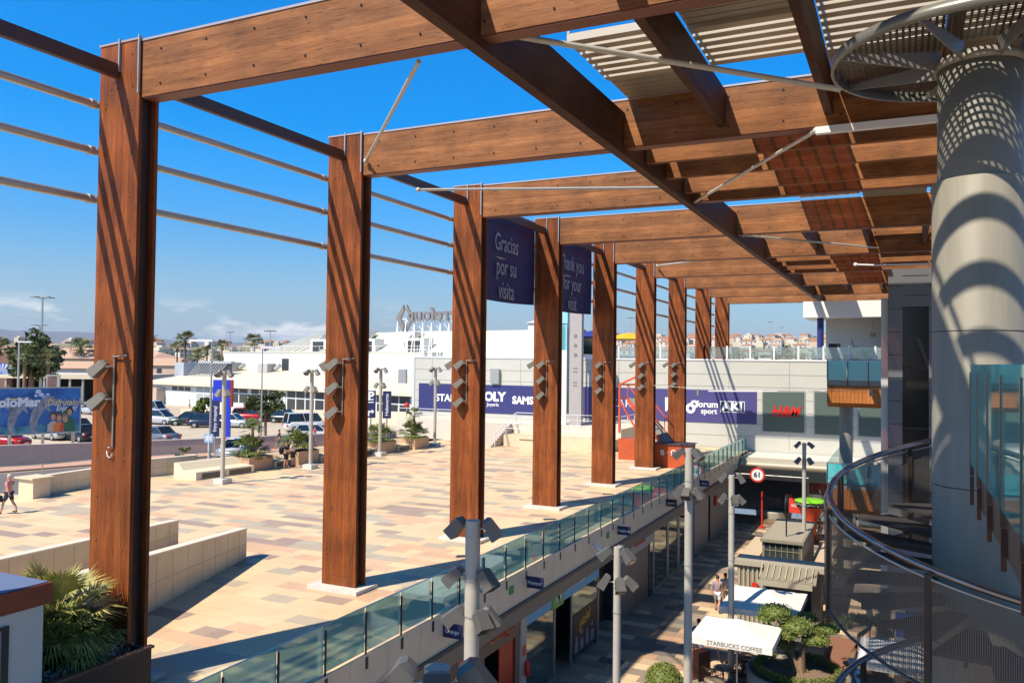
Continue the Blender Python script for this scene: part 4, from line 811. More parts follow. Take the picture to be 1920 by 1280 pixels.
# ============================================================ CARS
def car(name, kind, paint, loc, rz, lab):
    e = E(name, (0, 0, 0), lab, {'van': 'van'}.get(kind, 'car'), 'cars in the car park')
    Lc, H, zb = {'hatch': (3.95, 1.56, .93), 'mpv': (4.4, 1.70, 1.0), 'sedan': (4.6, 1.50, .93), 'van': (4.7, 1.98, 1.08), 'wagon': (4.5, 1.55, .93), 'old': (3.8, 1.46, .88)}[kind]
    W = 0.86; h = Lc/2
    st = {'hatch': (-h+.12, -h+.55, .25, 1.05), 'mpv': (-h+.1, -h+.45, .45, 1.4), 'sedan': (-h+.7, -h+1.4, .2, 1.05), 'van': (-h+.05, -h+.25, .95, 1.6), 'wagon': (-h+.1, -h+.6, .2, 1.05), 'old': (-h+.15, -h+.55, .2, .9)}[kind]
    body = MB(); secs = [(-h, .42, .62, W-.12), (-h+.06, .24, .80, W-.05), (-h+.5, .2, zb, W), (0, .2, zb, W), (h-1.0, .2, zb-.04, W), (h-.35, .2, zb-.16, W-.04), (h-.06, .24, .62, W-.12), (h, .38, .52, W-.2)]
    vs = []
    for x, z0, z1, w in secs: vs += [(x, -w+.05, z0), (x, -w, z0+.15), (x, -w, (z0+z1)/2), (x, -w+.06, z1), (x, w-.06, z1), (x, w, (z0+z1)/2), (x, w, z0+.15), (x, w-.05, z0)]
    n = len(secs); body.add(vs, [(i*8+k_, (i+1)*8+k_, (i+1)*8+(k_+1) % 8, i*8+(k_+1) % 8) for i in range(n-1) for k_ in range(8)]+[tuple(range(8)), tuple(range((n-1)*8, n*8))[::-1]], True)
    x0, x1, x2, x3 = st; rw_ = W-.2
    body.add([(x1-.05, -rw_, H), (x2, -rw_, H), (x2, rw_, H), (x1-.05, rw_, H), (x1, -rw_-.03, H-.06), (x2+.08, -rw_-.03, H-.06), (x2+.08, rw_+.03, H-.06), (x1, rw_+.03, H-.06)], [(0, 1, 2, 3), (4, 5, 1, 0), (5, 6, 2, 1), (6, 7, 3, 2), (7, 4, 0, 3)])
    for sg in (-1, 1):
        for a, b in ((x0, x1), (x3, x2), ((x0+x3)/2, (x1+x2)/2-.05)): body.bar((a, sg*(W-.075), zb-.03), (b, sg*(rw_+.015), H-.03), .07, .05)
    body.build('body', paint, e)
    gl = MB(); gl.add([(x0, -W+.09, zb-.02), (x3, -W+.09, zb-.02), (x3, W-.09, zb-.02), (x0, W-.09, zb-.02), (x1, -rw_, H-.05), (x2, -rw_, H-.05), (x2, rw_, H-.05), (x1, rw_, H-.05)], [(0, 1, 5, 4), (1, 2, 6, 5), (2, 3, 7, 6), (3, 0, 4, 7)]); gl.build('windows', CARG, e)
    for wx_ in (-h+.8, h-.82):
        for sg in (-1, 1):
            t = MB().cyl((wx_, sg*(W-.16), .31), (wx_, sg*(W+.01), .31), .31, seg=16).build('wheel', TYRE, e); MB().cyl((wx_, sg*(W+.005), .31), (wx_, sg*(W+.025), .31), .19, seg=12).build('rim', GALV, t)
    for sg in (-1, 1):
        MB().ell((h-.16, sg*.62, .62), (.13, .17, .09), 8, 6).build('headlight', LAMPG, e); MB().box(-h-.005, -h+.12, sg*.72-.09, sg*.72+.09, .62, .85).build('tail_light', RED, e); MB().ell((x3-.25, sg*(W+.06), zb+.05), (.07, .09, .06), 8, 6).build('mirror', paint, e)
    MB().box(h-.02, h+.012, -.25, .25, .34, .45).build('number_plate', WHITEP, e); MB().box(-h-.012, -h+.02, -.25, .25, .45, .56).build('number_plate', WHITEP, e)
    e.location = loc; e.rotation_euler = (0, 0, rz); return e
def cp(n, c, r=0.28): return mat('paint_'+n, c, r, 0.3, spec=0.6)
SIL = cp('silver', (0.52, 0.54, 0.56)); BLK = cp('black', (0.018, 0.022, 0.03)); REDP = cp('red', (0.42, 0.012, 0.02)); DBL = cp('dark_blue', (0.025, 0.035, 0.07)); GRY = cp('grey', (0.16, 0.18, 0.22)); WHT = cp('white', (0.75, 0.76, 0.76)); GRN = cp('dark_green', (0.03, 0.05, 0.05)); YEL = cp('yellow', (0.62, 0.58, 0.18))
def at(px, py): v = onz(px, py, GZ+0.012); v.z = GZ+0.012; return v
BX = R(0)
for (nm, kind, p, px, py, rz, lab) in (
    ('parked_car', 'mpv', SIL, 298, 795, R(10), 'silver people carrier parked right of the nearest column'),
    ('parked_van', 'van', SIL, 284, 779, R(8), 'silver van parked behind the silver people carrier'),
    ('parked_car', 'hatch', GRN, 352, 797, R(215), 'dark green hatchback parked next to the silver people carrier'),
    ('parked_car', 'hatch', DBL, 388, 801, R(35), 'dark blue hatchback seen from behind, left of the shopping banner'),
    ('parked_car', 'wagon', SIL, 437, 801, R(18), 'silver estate car half hidden behind the blue pillar'),
    ('parked_car', 'mpv', REDP, 470, 790, R(25), 'bright red people carrier near the middle of the car park'),
    ('parked_car', 'hatch', BLK, 496, 788, R(15), 'black hatchback half hidden behind the red people carrier'),
    ('parked_car', 'hatch', BLK, 536, 792, R(18), 'black hatchback right of the red people carrier'),
    ('parked_car', 'sedan', GRY, 292, 830, R(180), 'blue grey saloon car parked behind the retaining wall'),
    ('parked_car', 'hatch', SIL, 172, 776, R(180), 'silver hatchback peeking out left of the nearest column'),
    ('parked_car', 'sedan', BLK, 150, 826, R(170), 'black saloon car parked behind the billboard right end'),
    ('parked_car', 'sedan', BLK, 140, 812, R(172), 'black car with only its roof showing behind the black saloon'),
    ('parked_car', 'wagon', SIL, 97, 823, R(175), 'silver car under the billboard'),
    ('parked_car', 'hatch', REDP, 8, 838, R(20), 'red car at the left edge beneath the billboard'),
    ('moving_car', 'old', WHT, 443, 857, R(-75), 'small white hatchback on the road behind the stone bench'),
    ('parked_car', 'hatch', WHT, 590, 825, R(40), 'white car partly hidden by the second column'),
    ('parked_car', 'hatch', YEL, 544, 771, R(10), 'yellow car behind the low wall of the white market'),
    ('parked_car', 'hatch', REDP, 158, 744, R(30), 'red car by the canopy, left of the nearest column'),
    ('parked_car', 'sedan', DBL, 52, 732, R(0), 'dark blue car in the shade of the canopy'),
    ('parked_car', 'hatch', WHT, 28, 733, R(0), 'white car in the shade of the canopy'),
    ('parked_car', 'hatch', SIL, 82, 731, R(5), 'silver car at the right of the dark blue one under the canopy'),
    ('parked_car', 'mpv', BLK, 112, 734, R(5), 'black car next to the information panel under the canopy')):
    car(nm, kind, p, at(px, py), rz, lab)
for (nm, kind, p, px, py, rz, lab) in (('parked_car', 'hatch', WHT, 127, 743, R(20), 'white hatchback in the row before the canopy'), ('parked_car', 'sedan', GRY, 20, 748, R(10), 'grey saloon in the row before the canopy, behind the billboard'), ('parked_car', 'hatch', REDP, 660, 790, R(20), 'red hatchback glimpsed just right of the second column'), ('parked_van', 'van', WHT, 574, 808, R(60), 'white van close to the left side of the second column')):
    car(nm, kind, p, at(px, py), rz, lab)
# ============================================================ PEOPLE
def person(px_or_loc, rz, lab, shirt, shorts, hair, pose='stand', h=1.72, long_=False, sit=False, hat=None, skin=SKIN):
    loc = Vector(px_or_loc); e = E('person', (0, 0, 0), lab, 'person')
    k = h/1.72; V = {}; W = {'walk': (0.28, -0.24, 0.25, -0.22), 'stand': (0.03, -0.02, 0.03, 0.02), 'reach': (0.03, -0.03, 0.35, 0.3)}[pose if pose in ('walk', 'stand', 'reach') else 'stand']
    hip = 0.90 if not sit else 0.50
    V['pel'] = (0, 0, hip+.02, .115); V['waist'] = (0.0, 0, hip+.2, .105); V['chest'] = (0.01, 0, hip+.38, .125); V['neck'] = (0.0, 0, hip+.56, .052); V['jaw'] = (0.02, 0, hip+.63, .060); V['head'] = (0.015, 0, hip+.70, .088); V['crown'] = (0.0, 0, hip+.775, .072); V['nose'] = (0.105, 0, hip+.675, .012)
    Ed = [('pel', 'waist'), ('waist', 'chest'), ('chest', 'neck'), ('neck', 'jaw'), ('jaw', 'head'), ('head', 'crown'), ('jaw', 'nose')]
    for sg, s_, f_, arm in ((1, 'l', W[0], W[3]), (-1, 'r', W[1], W[2])):
        V['hip'+s_] = (0, sg*.10, hip-.03, .088)
        if sit: kn = (.42, sg*.13, .50, .058); an = (.44, sg*.13, .09, .04); to = (.58, sg*.14, .04, .035)
        else: kn = (f_*.55+.03, sg*.10, .49, .058); an = (f_-(.05 if f_ < 0 else 0), sg*.10, .09+(.08 if f_ < -.1 else 0), .038); to = (an[0]+.15, sg*.11, .035+(.03 if f_ < -.1 else 0), .034)
        V['kn'+s_] = kn; V['calf'+s_] = ((kn[0]+an[0])/2-.015, kn[1], (kn[2]+an[2])/2+.06, .052); V['an'+s_] = an; V['to'+s_] = to
        Ed += [('pel', 'hip'+s_), ('hip'+s_, 'kn'+s_), ('kn'+s_, 'calf'+s_), ('calf'+s_, 'an'+s_), ('an'+s_, 'to'+s_)]
        V['sh'+s_] = (0, sg*.185, hip+.48, .055); el = (arm*.5-.02, sg*.25, hip+.22, .040); wr = (arm+.05, sg*.24, hip+.0+abs(arm)*.25, .028)
        if pose == 'reach' or sit: el = (.06, sg*.24, hip+.24, .04); wr = (.30, sg*.14, hip+.24, .028)
        V['el'+s_] = el; V['wr'+s_] = wr; d = (Vector(wr[:3])-Vector(el[:3])).normalized(); pm = Vector(wr[:3])+d*.06; V['pa'+s_] = (*pm, .026)
        Ed += [('chest', 'sh'+s_), ('sh'+s_, 'el'+s_), ('el'+s_, 'wr'+s_), ('wr'+s_, 'pa'+s_)]
        side = d.cross(Y_*sg); side = side.normalized() if side.length > .1 else X_
        for q, (off, ln_) in enumerate(((-.027, .065), (-.009, .078), (.009, .074), (.026, .058))):
            b = pm+side*off+d*.03; V['f%d%s' % (q, s_)] = (*b, .009); V['g%d%s' % (q, s_)] = (*(b+d*ln_*.9-Y_*sg*.012), .007); Ed += [('pa'+s_, 'f%d%s' % (q, s_)), ('f%d%s' % (q, s_), 'g%d%s' % (q, s_))]
        b = pm+side*.035; V['th'+s_] = (*(b+d*.03+side*.02), .009); Ed += [('pa'+s_, 'th'+s_)]
    def skinmesh(name, keys, edges, m, extra, par):
        ks = list(keys); me = bpy.data.meshes.new(name); me.from_pydata([Vector(V[q][:3])*k for q in ks], [(ks.index(a), ks.index(b)) for a, b in edges], []); me.materials.append(m)
        o = bpy.data.objects.new(name, me); COL.objects.link(o); o.parent = par
        md = o.modifiers.new('s', 'SKIN'); md.use_smooth_shade = True
        for q, sv in zip(ks, me.skin_vertices[0].data): r = (V[q][3]+extra)*k; sv.radius = (r, r); sv.use_root = (q == 'pel')
        o.modifiers.new('b', 'SUBSURF').levels = 1; o.modifiers['b'].render_levels = 1; return o
    skinmesh('body', V.keys(), Ed, skin, 0, e)
    sl_ = ['pel', 'waist', 'chest', 'shl', 'shr', 'ell', 'elr']
    Vs = dict(V)
    for s_ in 'lr': a, b = Vector(V['sh'+s_][:3]), Vector(V['el'+s_][:3]); V['el'+s_] = (*(a.lerp(b, .75)), .05)
    skinmesh('shirt', sl_, [('pel', 'waist'), ('waist', 'chest'), ('chest', 'shl'), ('chest', 'shr'), ('shl', 'ell'), ('shr', 'elr')], shirt, .018, e); V.update(Vs)
    for s_ in 'lr':
        if not long_: a, b = Vector(V['hip'+s_][:3]), Vector(V['kn'+s_][:3]); V['kn'+s_] = (*(a.lerp(b, .85)), .075)
    ks = ['pel', 'hipl', 'hipr', 'knl', 'knr']; ed = [('pel', 'hipl'), ('pel', 'hipr'), ('hipl', 'knl'), ('hipr', 'knr')]
    if long_: ks += ['anl', 'anr']; ed += [('knl', 'anl'), ('knr', 'anr')]
    skinmesh('trousers' if long_ else 'shorts', ks, ed, shorts, .014, e); V.update(Vs)
    hd = Vector(V['head'][:3])*k; o = MB(); o.ell(hd+Vector((-.02, 0, .045))*k, (.10*k, .088*k, .085*k), 12, 8); o.build('hair', hair if hat is None else hat, e)
    for sg in (-1, 1): MB().ell(hd+Vector((.083, sg*.032, -.005))*k, .011*k, 6, 4).build('eye', BLACK, e)
    MB().box(.07*k, .093*k, -.022*k, .022*k, hd.z-.062*k, hd.z-.052*k).build('mouth', mat('lips', (.35, .10, .09), .5), e)
    for s_ in 'lr': t = Vector(V['to'+s_][:3])*k; a = Vector(V['an'+s_][:3])*k; MB().ell((t+a)*.5-Vector((0, 0, .015)), (.13*k, .045*k, .038*k), 8, 6).build('shoe', BLACK, e)
    e.location = loc; e.rotation_euler = (0, 0, rz); return e
def cl(n, c): return mat('cloth_'+n, c, .8)
HB = mat('hair_brown', (.05, .03, .02), .6); HG = mat('hair_grey', (.45, .42, .38), .6)
def pz_(x, y, z=0.0): v = onz(x, y, z); v.z = z; return v
mp_ = pz_(16, 963); person(mp_, R(200), 'man in a pink shirt and dark blue shorts walking at the left edge', cl('pink', (.62, .25, .24)), cl('navy', (.03, .04, .10)), HG, 'walk', 1.76, hat=mat('cap', (.55, .50, .42), .7))
o = MB().box(mp_.x-.42, mp_.x-.12, mp_.y-.35, mp_.y-.2, .55, .82).tube([(mp_.x-.38, mp_.y-.28, .82), (mp_.x-.27, mp_.y-.28, .97), (mp_.x-.16, mp_.y-.28, .82)], .012, 6); T(o.build('hand_bag', BLACK, None, mp_), 'black hand bag carried by the man in pink', 'bag')
person(pz_(536, 878), R(10), 'person in black with a dark backpack, facing the friend in a white shirt', cl('black', (.02, .02, .025)), cl('black', (.02, .02, .025)), HB, 'reach', 1.75)
q = pz_(533, 877); T(MB().ell((q.x-.25, q.y, 1.1), (.14, .2, .26), 10, 8).build('backpack', cl('bag', (.03, .04, .06)), None, q), 'dark backpack on the back of the person in black', 'bag')
person(pz_(549, 875), R(190), 'person in a white shirt and black shorts facing the friend in black', cl('white', (.7, .66, .6)), cl('black', (.02, .02, .025)), HB, 'reach', 1.75)
person(pz_(523, 845, GZ), R(200), 'man in dark shirt and grey shorts walking on the road behind the palms', cl('charcoal', (.06, .05, .05)), cl('grey', (.16, .17, .18)), HB, 'walk', 1.78)
person(pz_(487, 822, GZ), R(180), 'person in dark clothes standing behind the first planter palm', cl('maroon', (.08, .03, .03)), cl('black', (.02, .02, .025)), HB)
person(pz_(590, 834, GZ), R(60), 'person in a red shirt by the white car left of the second column', cl('red', (.40, .06, .05)), cl('tan', (.4, .3, .2)), HB)
person(pz_(355, 771, GZ), R(60), 'person in pale clothes walking by the low wall of the market', cl('sand', (.5, .42, .32)), cl('sand', (.5, .42, .32)), HB, long_=True)
person(pz_(471, 764, GZ), R(60), 'person in a pinkish top behind the red people carrier', cl('rose', (.5, .3, .28)), cl('rose', (.5, .3, .28)), HB, long_=True)
MZ = -4.8
person(pz_(1345, 1147, MZ), R(95), 'person in a lilac shirt and white shorts walking down the mall', cl('lilac', (.30, .26, .33)), cl('whiteb', (.65, .65, .75)), HB, 'walk', 1.75)
person(pz_(1360, 1140, MZ), R(95), 'person mostly hidden behind the light pole in the mall', cl('whitec', (.6, .58, .55)), cl('tan', (.4, .3, .2)), HB, 'stand', 1.7)
person(pz_(1310, 1243, MZ), R(100), 'person with bare legs and denim shorts under the left umbrella', cl('denim', (.12, .16, .25)), cl('denim', (.12, .16, .25)), HB, 'walk', 1.75)
person(pz_(1294, 1236, MZ), R(80), 'person in a yellow shirt half hidden by the tall light pole', cl('yellow', (.70, .45, .03)), cl('tan', (.4, .3, .2)), HB, 'stand', 1.45)
person(pz_(1514, 1170, MZ+.0), R(200), 'seated person in a bright pink shirt behind the big umbrella', cl('hotpink', (.75, .04, .14)), cl('tan', (.4, .3, .2)), HB, 'stand', 1.75, sit=True)
person(pz_(1630, 1205, MZ), R(200), 'person in a white shirt near the stair in the mall', cl('whitec', (.6, .58, .55)), cl('navy', (.03, .04, .10)), HB, 'stand', 1.75)
person(pz_(1610, 1290, MZ), R(160), 'seated person in a red shirt at the tables by the round planter', cl('redb', (.55, .02, .02)), cl('black', (.02, .02, .025)), HB, 'stand', 1.75, sit=True)
person(pz_(1537, 1012, MZ), R(250), 'child in a white dress beside the green topped stall', cl('whitec', (.6, .58, .55)), cl('whitec', (.6, .58, .55)), HB, 'stand', 1.5)
# ============================================================ RIGHT SIDE: COLUMN WITH PERFORATED DISC, SPIRAL STAIR
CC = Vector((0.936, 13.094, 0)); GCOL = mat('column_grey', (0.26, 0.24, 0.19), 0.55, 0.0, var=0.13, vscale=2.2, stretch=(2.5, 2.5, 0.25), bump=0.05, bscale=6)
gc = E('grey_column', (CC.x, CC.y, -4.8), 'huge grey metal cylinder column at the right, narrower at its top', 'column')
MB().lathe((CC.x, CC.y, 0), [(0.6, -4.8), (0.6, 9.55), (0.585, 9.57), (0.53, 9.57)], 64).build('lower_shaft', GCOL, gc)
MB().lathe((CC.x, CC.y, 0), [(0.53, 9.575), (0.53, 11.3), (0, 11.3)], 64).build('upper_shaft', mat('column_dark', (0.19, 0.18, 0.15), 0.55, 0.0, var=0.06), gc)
o = MB()
for z in (-1.5, 1.0, 3.2, 5.35, 7.47): o.lathe((CC.x, CC.y, z), [(0.6, 0), (0.603, 0.003), (0.603, 0.013), (0.6, 0.016)], 64)
o.build('seam', DGREY, gc)
MB().lathe((CC.x, CC.y, 11.15), [(0.535, 0), (0.58, 0), (0.58, .12), (0.535, .12)], 48).build('collar', GCOL, gc)
hd = E('perforated_disc', (CC.x, CC.y, 11.25), 'round perforated metal disc like a hat on top of the grey column', 'disc')
PERF = perfmat('perforated_hat', (0.05, 0.045, 0.04), 0.078, 0.55, 0.3, 0.3)
o = MB(); o.grid(96, 1, lambda u, v: (CC.x+(0.55+1.36*v)*math.cos(u*6.28319), CC.y+(0.55+1.36*v)*math.sin(u*6.28319), 11.42), False, lambda u, v: ((0.55+1.36*v)*math.cos(u*6.28319)+5, (0.55+1.36*v)*math.sin(u*6.28319)+5)); o.build('perforated_sheet', PERF, hd)
MB().lathe((CC.x, CC.y, 11.30), [(1.90, 0), (1.94, 0), (1.94, .16), (1.90, .16), (1.90, 0)], 96).build('rim', mat('rim_grey', (0.20, 0.20, 0.18), 0.35, 0.3), hd)
for k in range(8):
    a = k*math.pi/4+0.35; d = Vector((math.cos(a), math.sin(a), 0)); n = d.cross(Z_)
    MB().prism([(0.53, -0.16), (0.53, 0.10), (1.9, 0.10), (1.9, 0.03)], (CC.x, CC.y, 11.3), d, Z_, n, -0.012, 0.012).build('spoke', mat('spoke_grey', (0.22, 0.21, 0.2), 0.4, 0.3), hd)
ss = E('spiral_stair', (CC.x, CC.y, -4.8), 'spiral stair with perforated metal side panels and shiny handrail winding round the grey column', 'stair')
AB = 85.9
def hzz(t): return 5.97-0.785*(t-AB)/90
def hp(t, r, dz=0): a = R(t); return Vector((CC.x+r*math.cos(a), CC.y+r*math.sin(a), hzz(t)+dz))
T0, T1 = 0, 86+480
MB().tube([hp(t, 1.95) for t in range(T0, T1, 6)], 0.045, 10).build('handrail', mat('handrail_metal', (0.30, 0.27, 0.28), 0.25, 0.9), ss)
PERF2 = perfmat('perforated_panel', (0.14, 0.135, 0.125), 0.024, 0.66, 0.5, 0.4)
ts = [0, 62, 116, 157, 198, 250, 300, 350, 400, 450, 500, 560]
for a, b in zip(ts[:-1], ts[1:]):
    o = MB(); n = max(6, int((b-a)/4)); aa, bb = a+0.8, b-0.8
    o.grid(n, 1, lambda u, v: hp(aa+(bb-aa)*u, 2.02, -0.10-1.32*(1-v)), True, lambda u, v: (R(aa+(bb-aa)*u)*2.0+20, v*1.32+3)); o.build('perforated_panel', PERF2, ss)
    MB().tube([hp(aa+(bb-aa)*i/8, 2.02, -1.42) for i in range(9)], 0.022, 6).build('lower_edge', DGREY, ss)
    MB().tube([hp(aa+(bb-aa)*i/8, 2.02, -0.10) for i in range(9)], 0.014, 6).build('upper_edge', GALV, ss)
for t in ts: p = hp(t, 2.0); MB().frame(p, Vector((math.cos(R(t)), math.sin(R(t)), 0)), Vector((-math.sin(R(t)), math.cos(R(t)), 0)), Z_, -0.02, 0.05, -0.035, 0.035, -1.6, -0.05).build('baluster_post', mat('post_dark', (0.05, 0.035, 0.03), 0.4, 0.3), ss)
TRD = mat('tread_dark', (0.065, 0.06, 0.058), 0.5, 0.3)
t = T0+4; 
while t < T1-20:
    z = hzz(t)-1.0; o = MB(); a0, a1 = R(t), R(t+22); vs = []
    for zz in (z-0.045, z):
        for r_, a in ((0.61, a0), (1.92, a0), (1.92, a1), (0.61, a1)): vs.append((CC.x+r_*math.cos(a), CC.y+r_*math.sin(a), zz))
    o.add(vs, [(0, 3, 2, 1), (4, 5, 6, 7), (0, 1, 5, 4), (1, 2, 6, 5), (2, 3, 7, 6), (3, 0, 4, 7)]); am = (a0+a1)/2
    o.bar((CC.x+.61*math.cos(am), CC.y+.61*math.sin(am), z-0.10), (CC.x+1.9*math.cos(am), CC.y+1.9*math.sin(am), z-0.07), 0.04, 0.09); o.build('tread', TRD, ss); t += 20.5
# landing and glass balustrade at the right
ld = E('landing', (1.9, 7, 5.4), 'dark landing slab edge at the lower right below the glass fins', 'landing')
MB().box(0.74, 3.2, 3.0, 10.8, 5.45, 5.80).build('slab', mat('slab_dark', (0.06, 0.045, 0.038), 0.5), ld)
gr = E('glass_railing', (0.7, 8, 5.4), 'clear teal glass railing with shiny steel fins at the right edge, nearest the camera', 'railing')
gy = [11.25, 10.2, 9.0, 7.75, 6.45, 5.15]
for i, yv in enumerate(gy):
    tz = 6.93; o = MB().box(0.69, 0.735, yv-0.012, yv+0.012, 5.70, tz); q = o.build('post', STAIN, gr)
    MB().box(0.695, 0.735, yv-0.02, yv+0.02, 5.35, 5.69).build('bracket', mat('bracket_brown', (0.055, 0.025, 0.016), 0.5, 0.3, var=0.3), gr)
for a, b in zip(gy[1:], gy[:-1]): MB().box(0.700, 0.712, a+0.02, b-0.02, 5.84, 7.02).build('glass_panel', GLASSC, gr)
# dark tower
tw = E('dark_tower', (1.2, 31.5, 0), 'dark grey panelled tower with a tall black window slot, behind the spiral stair', 'tower')
TWM = mat('tower_panel', (0.135, 0.14, 0.15), 0.5, 0.1, var=0.05)
o = MB(); o.box(-0.52, -0.09, 30, 34, -0.2, 10.2); o.box(0.69, 3.5, 30, 34, -0.2, 10.2); o.box(-0.09, 0.69, 30, 34, 8.94, 10.2); o.box(-0.09, 0.69, 30, 34, -0.2, 1.2); o.build('wall', TWM, tw)
f = MB().box(-0.088, 0.688, 30.25, 30.3, 1.2, 8.94).build('window', mat('black_window', (0.012, 0.012, 0.013), 0.15), tw)
o = MB()
for z in (6.9, 4.9, 3.0): o.box(-0.085, 0.685, 30.2, 30.245, z, z+0.07)
o.build('transom', BLACK, f)
o = MB()
for k in range(13): z = 0.5+k*0.76; o.box(-0.515, -0.095, 29.992, 29.998, z, z+0.02); o.box(0.695, 3.5, 29.992, 29.998, z, z+0.02)
for z in (9.3, 9.95): o.box(-0.088, 0.688, 29.992, 29.998, z, z+0.02)
o.build('joint_lines', BLACK, tw)
T(MB().box(-0.74, -0.53, 30.2, 31, -0.4, 9.25).build('pilaster', mat('pilaster', (0.50, 0.50, 0.48), 0.5), None, (-0.63, 30.5, 0)), 'narrow pale pilaster along the left side of the dark tower', 'pilaster')
# balconies
WOODC = woodmat('balcony_wood', (0.40, 0.13, 0.03), (0.55, 0.20, 0.05), (3, 3, 0.3))
def balcony(zf, zb, lab, hasrail=True):
    e = E('balcony', (-2.5, 51, zf), lab, 'balcony', 'balconies left of the dark tower')
    MB().box(-4.0, -0.8, 49.7, 60, zf-0.28, zf-0.0).build('slab', mat('slab_grey', (0.28, 0.27, 0.24), 0.6), e)
    MB().prism([(0, zf-0.29), (0, zb+0.25), (0.35, zb), (0.6, zb), (0.6, zf-0.29)], (-4.0, 49.65, 0), Y_, Z_, X_, 0, 3.2).build('wood_cladding', WOODC, e)
    o = MB()
    for k in range(16): o.box(-3.97+k*0.2, -3.96+k*0.2, 49.64, 49.649, zb+0.26, zf-0.3)
    o.build('board_lines', DARKW, e)
    for k in range(3): MB().box(-3.98+k*1.06, -2.96+k*1.06, 49.62, 49.64, zf+0.02, zf+1.12).build('glass_panel', GLASSB, e)
    MB().box(-4.02, -4.0, 49.66, 60, zf+0.02, zf+1.12).build('glass_panel', GLASSB, e)
    for k in range(4): MB().box(-4.0+k*1.06, -3.96+k*1.06, 49.58, 49.615, zf-0.3, zf+1.1).build('post', BLACK, e)
    MB().box(-4.02, -0.8, 49.6, 49.66, zf+1.125, zf+1.16).build('top_rail', GALV, e)
balcony(6.12, 4.62, 'upper balcony with bright teal glass and orange wood cladding left of the dark tower')
balcony(0.35, -1.3, 'lower balcony with teal glass and orange wood cladding above the mall kiosks')
T(MB().cyl((-3.1, 51.3, -4.8), (-3.1, 51.3, 5.8), 0.36, seg=28).build('round_column', GCOL, None, (-3.1, 51.3, 0)), 'pale round column standing under the upper balcony', 'column')
T(MB().box(-1.0, 0.2, 54, 60, -4.8, 9.5).build('service_wall', mat('service', (0.36, 0.36, 0.34), 0.6), None, (-.4, 55, 0)), 'grey wall closing the balconies beside the dark tower', 'wall')
# things on the upper balcony
tb2 = E('terrace_table', (-2.0, 56, 6.12), 'small table with a thin blue top on the upper balcony', 'table')
MB().box(-2.5, -1.5, 55.7, 56.3, 6.95, 7.0).build('top', NAVY, tb2); 
for sx in (-2.1, -1.9): MB().cyl((sx, 56, 6.12), (sx, 56, 6.95), 0.02, seg=6).build('leg', DGREY, tb2)
wb = E('white_terrace_block', (-2, 72, 7.4), 'bright white upper terrace building with a flat slab roof at the right', 'building')
MB().box(-7.5, 4, 70.3, 76, 10.8, 12.1).build('roof_slab', WHITE, wb); MB().box(-6.0, 4, 73.2, 73.6, 7.4, 10.79).build('wall', WHITE, wb); MB().box(-1.7, -0.9, 70.6, 73.1, 7.4, 10.79).build('side_wall', WHITE, wb)
MB().box(-2.6, -2.15, 73.16, 73.195, 9.3, 9.65).build('wall_lamp', mat('lamp_box', (0.5, 0.46, 0.36), 0.5), wb); MB().box(-2.42, -2.39, 73.17, 73.198, 9.7, 10.7).build('cable', GALV, wb)
T(MB().cyl((-6.25, 71.2, 7.3), (-6.25, 71.2, 10.79), 0.26, seg=20).build('blue_column', mat('blue_col', (0.03, 0.035, 0.20), 0.4), None, (-6.25, 71.2, 7.3)), 'dark blue round column holding the white terrace roof', 'column')
pc = E('terrace_sign', (-5.0, 70.8, 7.4), 'small black framed sign board on the terrace', 'sign'); MB().box(-5.6, -4.7, 70.8, 70.85, 7.5, 8.7).build('board', BLACK, pc); MB().box(-4.95, -4.8, 70.78, 70.795, 7.8, 8.4).build('stripe', WHITEP, pc)
rnd = random.Random(9)
pp = E('potted_cactus', (-3.4, 71, 7.4), 'spiky bare potted plant on the white terrace', 'plant'); o = MB()
for a, b in (((-3.4, 71, 7.7), (-3.9, 71, 9.0)), ((-3.4, 71, 7.7), (-3.5, 71, 8.5)), ((-3.4, 71, 7.7), (-2.8, 71, 8.2))): o.bar(a, b, 0.07)
o.build('stem', BARK, pp); o = MB(); clump(o, (-2.9, 71, 8.05), (0.5, 0.3, 0.2), 120, 0.1, rnd); o.build('leaves', LEAFD, pp)
# arcade under the tower
ar = E('arcade', (2, 40, -4.8), 'dark arcade with restaurants beneath the tower and balconies on the right', 'building')
MB().box(-0.5, 12, 30.8, 49.5, -1.2, -0.25).build('ceiling', mat('arcade_ceiling', (0.16, 0.14, 0.12), 0.7), ar); MB().box(2.0, 2.3, 10, 60, -4.8, -1.21).build('wall', mat('arcade_wall', (0.05, 0.035, 0.03), 0.7, var=0.4, vscale=1.5), ar); MB().box(-1.0, 2.0, 55, 55.3, -4.8, -1.3).build('end_wall', SHIN, ar)
MB().box(-0.3, 2.4, 30.9, 31.0, -2.15, -1.35).build('blue_sign', mat('blue_sign', (0.05, 0.08, 0.35), 0.5), ar); text('lettering', 'Heladería', TXTW, ar, (0.9, 30.89, -1.75), X_, Z_, 0.45, 1, 0.0, 0.004)
for xx in (-0.35, 1.9): MB().box(xx, xx+0.35, 31.0, 31.35, -4.8, -1.21).build('pillar', FASC, ar)
